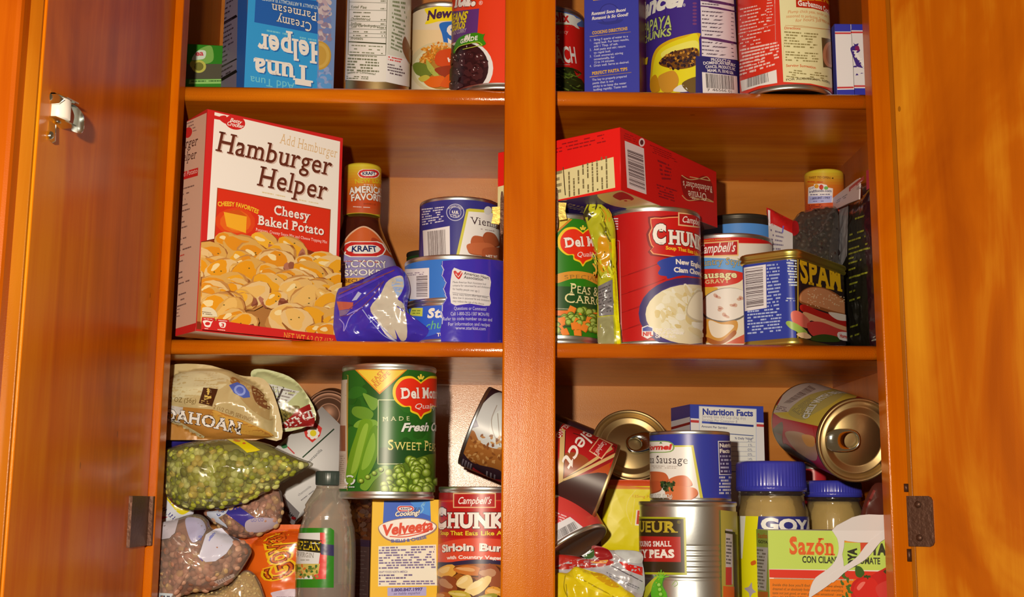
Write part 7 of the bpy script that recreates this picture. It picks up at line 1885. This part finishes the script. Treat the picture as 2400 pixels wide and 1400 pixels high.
def b_(A):
    A.poly([(1760, 1230), (1802, 1230), (1802, 1282), (1760, 1282)], (160, 176, 70)); A.text('Sazón', 1776, 1261, 1799, 1262, 10, (206, 80, 30), serif=True, bold=.02); A.text('GOYA', 1777, 1273, 1799, 1275, 6, (60, 60, 40), bold=.04)
    A.poly([(1770, 1282), (1800, 1284), (1796, 1386), (1766, 1380)], (206, 196, 184)); A.greek([(1774, 1286), (1798, 1288), (1794, 1382), (1768, 1378)], 12, (110, 96, 90), h=.5, ragged=.4); A.poly([(1760, 1386), (1800, 1388), (1800, 1450), (1760, 1450)], (214, 110, 40))
sz, Ms, wa, wb, hs = carton('seasoning_box', 'green and orange seasoning box with its front torn open, bottom right', 1801, 1310, 24, 1, 1774, 2079, ZC, ytop=1243, colA=(192, 206, 84), colB=(160, 176, 70), edge=(186, 190, 110), artA=a_, artB=b_, wb=38, colT=(206, 190, 170))
def torn():
    inv = Ms.inverted()
    def q(x, y):
        o = inv @ CAM; d = inv.to_3x3() @ ray(x, y); t = -o.y/d.y; p = o+d*t; return p.x, p.z
    pb = (222, 206, 190)
    def piece(name, pts, y0, y1, cols=None, curl=None, n=4):
        ol = [q(*p) for p in smooth_pts(pts, n)]
        b = MB(); tr = geometry.tessellate_polygon([[Vector((x, z, 0)) for x, z in ol]])
        f = curl or (lambda x, z: 0)
        A_ = [b.vert((x, y0+f(x, z), z)) for x, z in ol]; B_ = [b.vert((x, y1+f(x, z), z)) for x, z in ol]
        for t in tr: b.face([A_[i] for i in t], 0, alb(pb)); b.face([B_[i] for i in reversed(t)], 0, alb(pb))
        for i in range(len(ol)): b.face([A_[i], A_[(i+1) % len(ol)], B_[(i+1) % len(ol)], B_[i]], 0, alb(pb))
        return b.build(name, CARD, sz)
    # white inside of the lifted flap
    def cf(x, z): return -3.5*max(0, (z-hs)/10)-.6
    fl = piece('torn_flap', [(1948, 1244), (1958, 1232), (1976, 1222), (1992, 1213), (2010, 1208), (2030, 1206), (2055, 1207), (2082, 1207), (2082, 1244), (2070, 1254), (2052, 1266), (2036, 1272), (2010, 1272), (1985, 1269), (1966, 1264), (1956, 1254)], -1.5, -.6, curl=cf, n=1)
    fl['label'] = 'white torn flap of card'
    piece('torn_strip', [(1950, 1246), (1960, 1262), (1964, 1285), (1960, 1305), (1948, 1325), (1930, 1340), (1910, 1354), (1899, 1374), (1894, 1400), (1904, 1396), (1935, 1375), (1958, 1356), (1976, 1332), (1972, 1300), (1977, 1266)], -2.2, -1.5, n=2)
    piece('torn_strip', [(2080, 1238), (2080, 1258), (2062, 1270), (2046, 1290), (2026, 1312), (2000, 1328), (1975, 1344), (1950, 1366), (1938, 1352), (1965, 1334), (1990, 1319), (2010, 1302), (2026, 1280), (2042, 1264), (2060, 1250)], -2.3, -1.6, n=2)
    # the packets inside show through the tear
    ol = [(1967, 1268), (2040, 1270), (2028, 1296), (2000, 1316), (1974, 1330), (1962, 1336), (1968, 1300)]
    b = MB(); b.prism([q(*p) for p in ol], -.5, .0, 0, alb((232, 140, 40)))
    A = Art(Flat(Ms, T(0, -.5, 0)), base=.05)
    A.poly([(1973, 1272), (2020, 1273), (2014, 1304), (1984, 1326), (1972, 1330)], (182, 200, 80)); A.poly([(2016, 1273), (2034, 1273), (2026, 1293), (2018, 1302)], (206, 70, 40)); A.text('GOYA', 2009, 1345, 2007, 1287, 20, (50, 46, 30), bold=.06)
    A.clip = None
    A.items = [it for it in A.items if all(inside(p[0], p[1], [q(*o) for o in ol]) or True for p in it[0])]
    us = [q(*p) for p in ol]
    A.clip = (min(u[0] for u in us), q(1980, 1330)[1], max(u[0] for u in us), max(u[1] for u in us))
    b2 = MB(); A.into(b2)
    o1 = b.build('inner_packet', CARD, sz); b2.build('inner_packet_print', CARD, sz)
torn()
# yellow packet, red and silver packets, yellow bag
def a_(A):
    A.poly([(1420, 1125), (1540, 1125), (1540, 1140), (1420, 1140)], (206, 70, 20)); A.poly([(1420, 1137), (1540, 1144), (1540, 1148), (1420, 1146)], (214, 120, 20))
    A.line(smooth_pts([(1490, 1150), (1474, 1170), (1468, 1195), (1474, 1218), (1480, 1230)], closed=False), 1.6, (232, 206, 90)); A.text('125mg Pa', 1480, 1166, 1526, 1168, 6, (206, 130, 30))
    A.poly([(1491, 1196), (1540, 1196), (1540, 1236), (1488, 1232)], (236, 214, 190)); A.poly([(1494, 1197), (1540, 1198), (1540, 1232), (1491, 1229)], (200, 60, 30))
pouch('soup_packet', 'plain yellow packet with a red top edge beside the silver tin', [(1430, 1128), (1480, 1128), (1540, 1130), (1540, 1200), (1540, 1302), (1498, 1298), (1450, 1293), (1408, 1288), (1409, 1240), (1413, 1200), (1420, 1160)], 108, 3, (224, 198, 10), a_, smooth=False, crease=.8, Hb=2, mat=CARD)
# tin lying nose down, barcode up
p1 = P(1345, 1286, 50); d_ = Vector((-.46, .34, .82)).normalized()
M, L = between(p1, p1+d_*36)
def a_(A):
    A.sheet(-120, 0, 120, 120, (206, 60, 50)); A.poly([(1290, 1195), (1345, 1205), (1372, 1238), (1300, 1290), (1290, 1290)], (206, 60, 56)); A.greek([(1296, 1196), (1330, 1210), (1318, 1230), (1292, 1222)], 4, (236, 190, 180), h=.5)
    A.poly([(1290, 1235), (1336, 1212), (1366, 1236), (1300, 1276), (1290, 1276)], (222, 210, 204)); A.bars([(1302, 1246), (1346, 1222), (1356, 1238), (1308, 1266)], 22, (50, 36, 36))
can('food_can', 'red and white tin with a barcode tipped nose down by the stile', M, 29.5, L, (206, 60, 50), a_, TIN, lv=(.08, .96), group=None)
def a_(A):
    A.smooth([(1300, 1330), (1360, 1310), (1420, 1316), (1470, 1310), (1505, 1320), (1505, 1392), (1440, 1360), (1380, 1332), (1302, 1340)], (176, 166, 160))
    A.smooth([(1300, 1304), (1340, 1304), (1380, 1312), (1420, 1312), (1440, 1320), (1400, 1330), (1302, 1334)], (176, 36, 26)); A.smooth([(1388, 1280), (1420, 1286), (1436, 1308), (1410, 1314), (1392, 1300)], (150, 24, 26)); A.smooth([(1370, 1300), (1390, 1286), (1392, 1306), (1372, 1312)], (60, 90, 40)); A.poly([(1363, 1303), (1388, 1287), (1391, 1292), (1370, 1308)], (210, 206, 206))
    A.poly([(1450, 1316), (1505, 1330), (1505, 1350), (1470, 1338)], (206, 30, 22)); A.smooth([(1440, 1292), (1500, 1296), (1502, 1320), (1470, 1316)], (196, 190, 176)); A.line([(1432, 1326), (1470, 1345), (1505, 1364)], 2, (90, 80, 80)); A.greek([(1420, 1340), (1500, 1378), (1500, 1388), (1424, 1352)], 2, (110, 104, 104)); A.line([(1385, 1318), (1420, 1320), (1424, 1314)], 3, (220, 150, 60))
pouch('sauce_packet', 'crumpled red and silver foil packet lying above the yellow bag', [(1301, 1306), (1340, 1302), (1372, 1308), (1392, 1286), (1430, 1290), (1500, 1294), (1506, 1330), (1506, 1400), (1460, 1400), (1400, 1380), (1350, 1356), (1302, 1350)], 42, 5, (176, 160, 150), a_, crease=2.6, cscale=.055, Hb=4, sharp=2.4)
def a_(A):
    A.smooth([(1350, 1332), (1420, 1352), (1470, 1390), (1440, 1400), (1380, 1380), (1348, 1356)], (226, 196, 24)); A.line(smooth_pts([(1325, 1350), (1322, 1376), (1330, 1400)], closed=False), 2, (150, 126, 10)); A.line(smooth_pts([(1350, 1352), (1400, 1378), (1440, 1400)], closed=False), 2.4, (170, 140, 10)); A.smooth([(1384, 1342), (1420, 1350), (1450, 1376), (1430, 1376), (1400, 1358)], (206, 150, 20))
pouch('noodle_bag', 'shiny yellow bag at the bottom beside the middle stile', [(1300, 1352), (1330, 1344), (1350, 1328), (1378, 1340), (1420, 1350), (1455, 1376), (1488, 1398), (1500, 1440), (1498, 1466), (1302, 1466)], 33, 7, (214, 180, 16), a_, crease=2.6, cscale=.05, Hb=5, sharp=2.4, mat=GLOSS)
M, r, h_ = upright(1878, 1936, 1100, 198, ZC, ytop=1084)
can('spice_can', 'narrow red tin behind the two blue lidded jars', M, r, h_, (190, 40, 44), lambda A: A.rect(1800, 1070, 2000, 1400, (190, 40, 44)))
pouch('snack_packet', 'dark brown packet in the shade at the far right behind the torn box', [(2044, 1140), (2072, 1132), (2092, 1138), (2096, 1200), (2098, 1300), (2016, 1300), (2016, 1212)], 74, 4, (84, 36, 24), lambda A: A.line([(2050, 1150), (2030, 1190)], 6, (130, 40, 30)), Hb=3, mat=GLOSS)
# ---------------------------------------------------------------- things of one kind
for kind, phrase in (('pasta_box', 'boxes of dry pasta'), ('dinner_kit_box', 'boxed dinner kits'), ('soup_can', 'tins of soup'), ('food_can', 'plain food tins'),
                     ('vegetable_can', 'tins of vegetables'), ('sausage_can', 'small tins of sausages'), ('potato_pouch', 'instant potato pouches'), ('lentil_bag', 'bags of brown lentils'), ('snack_packet', 'small dark packets')):
    for o in bpy.data.objects:
        if o.parent is None and o.name.split('.')[0] == kind: o['group'] = phrase
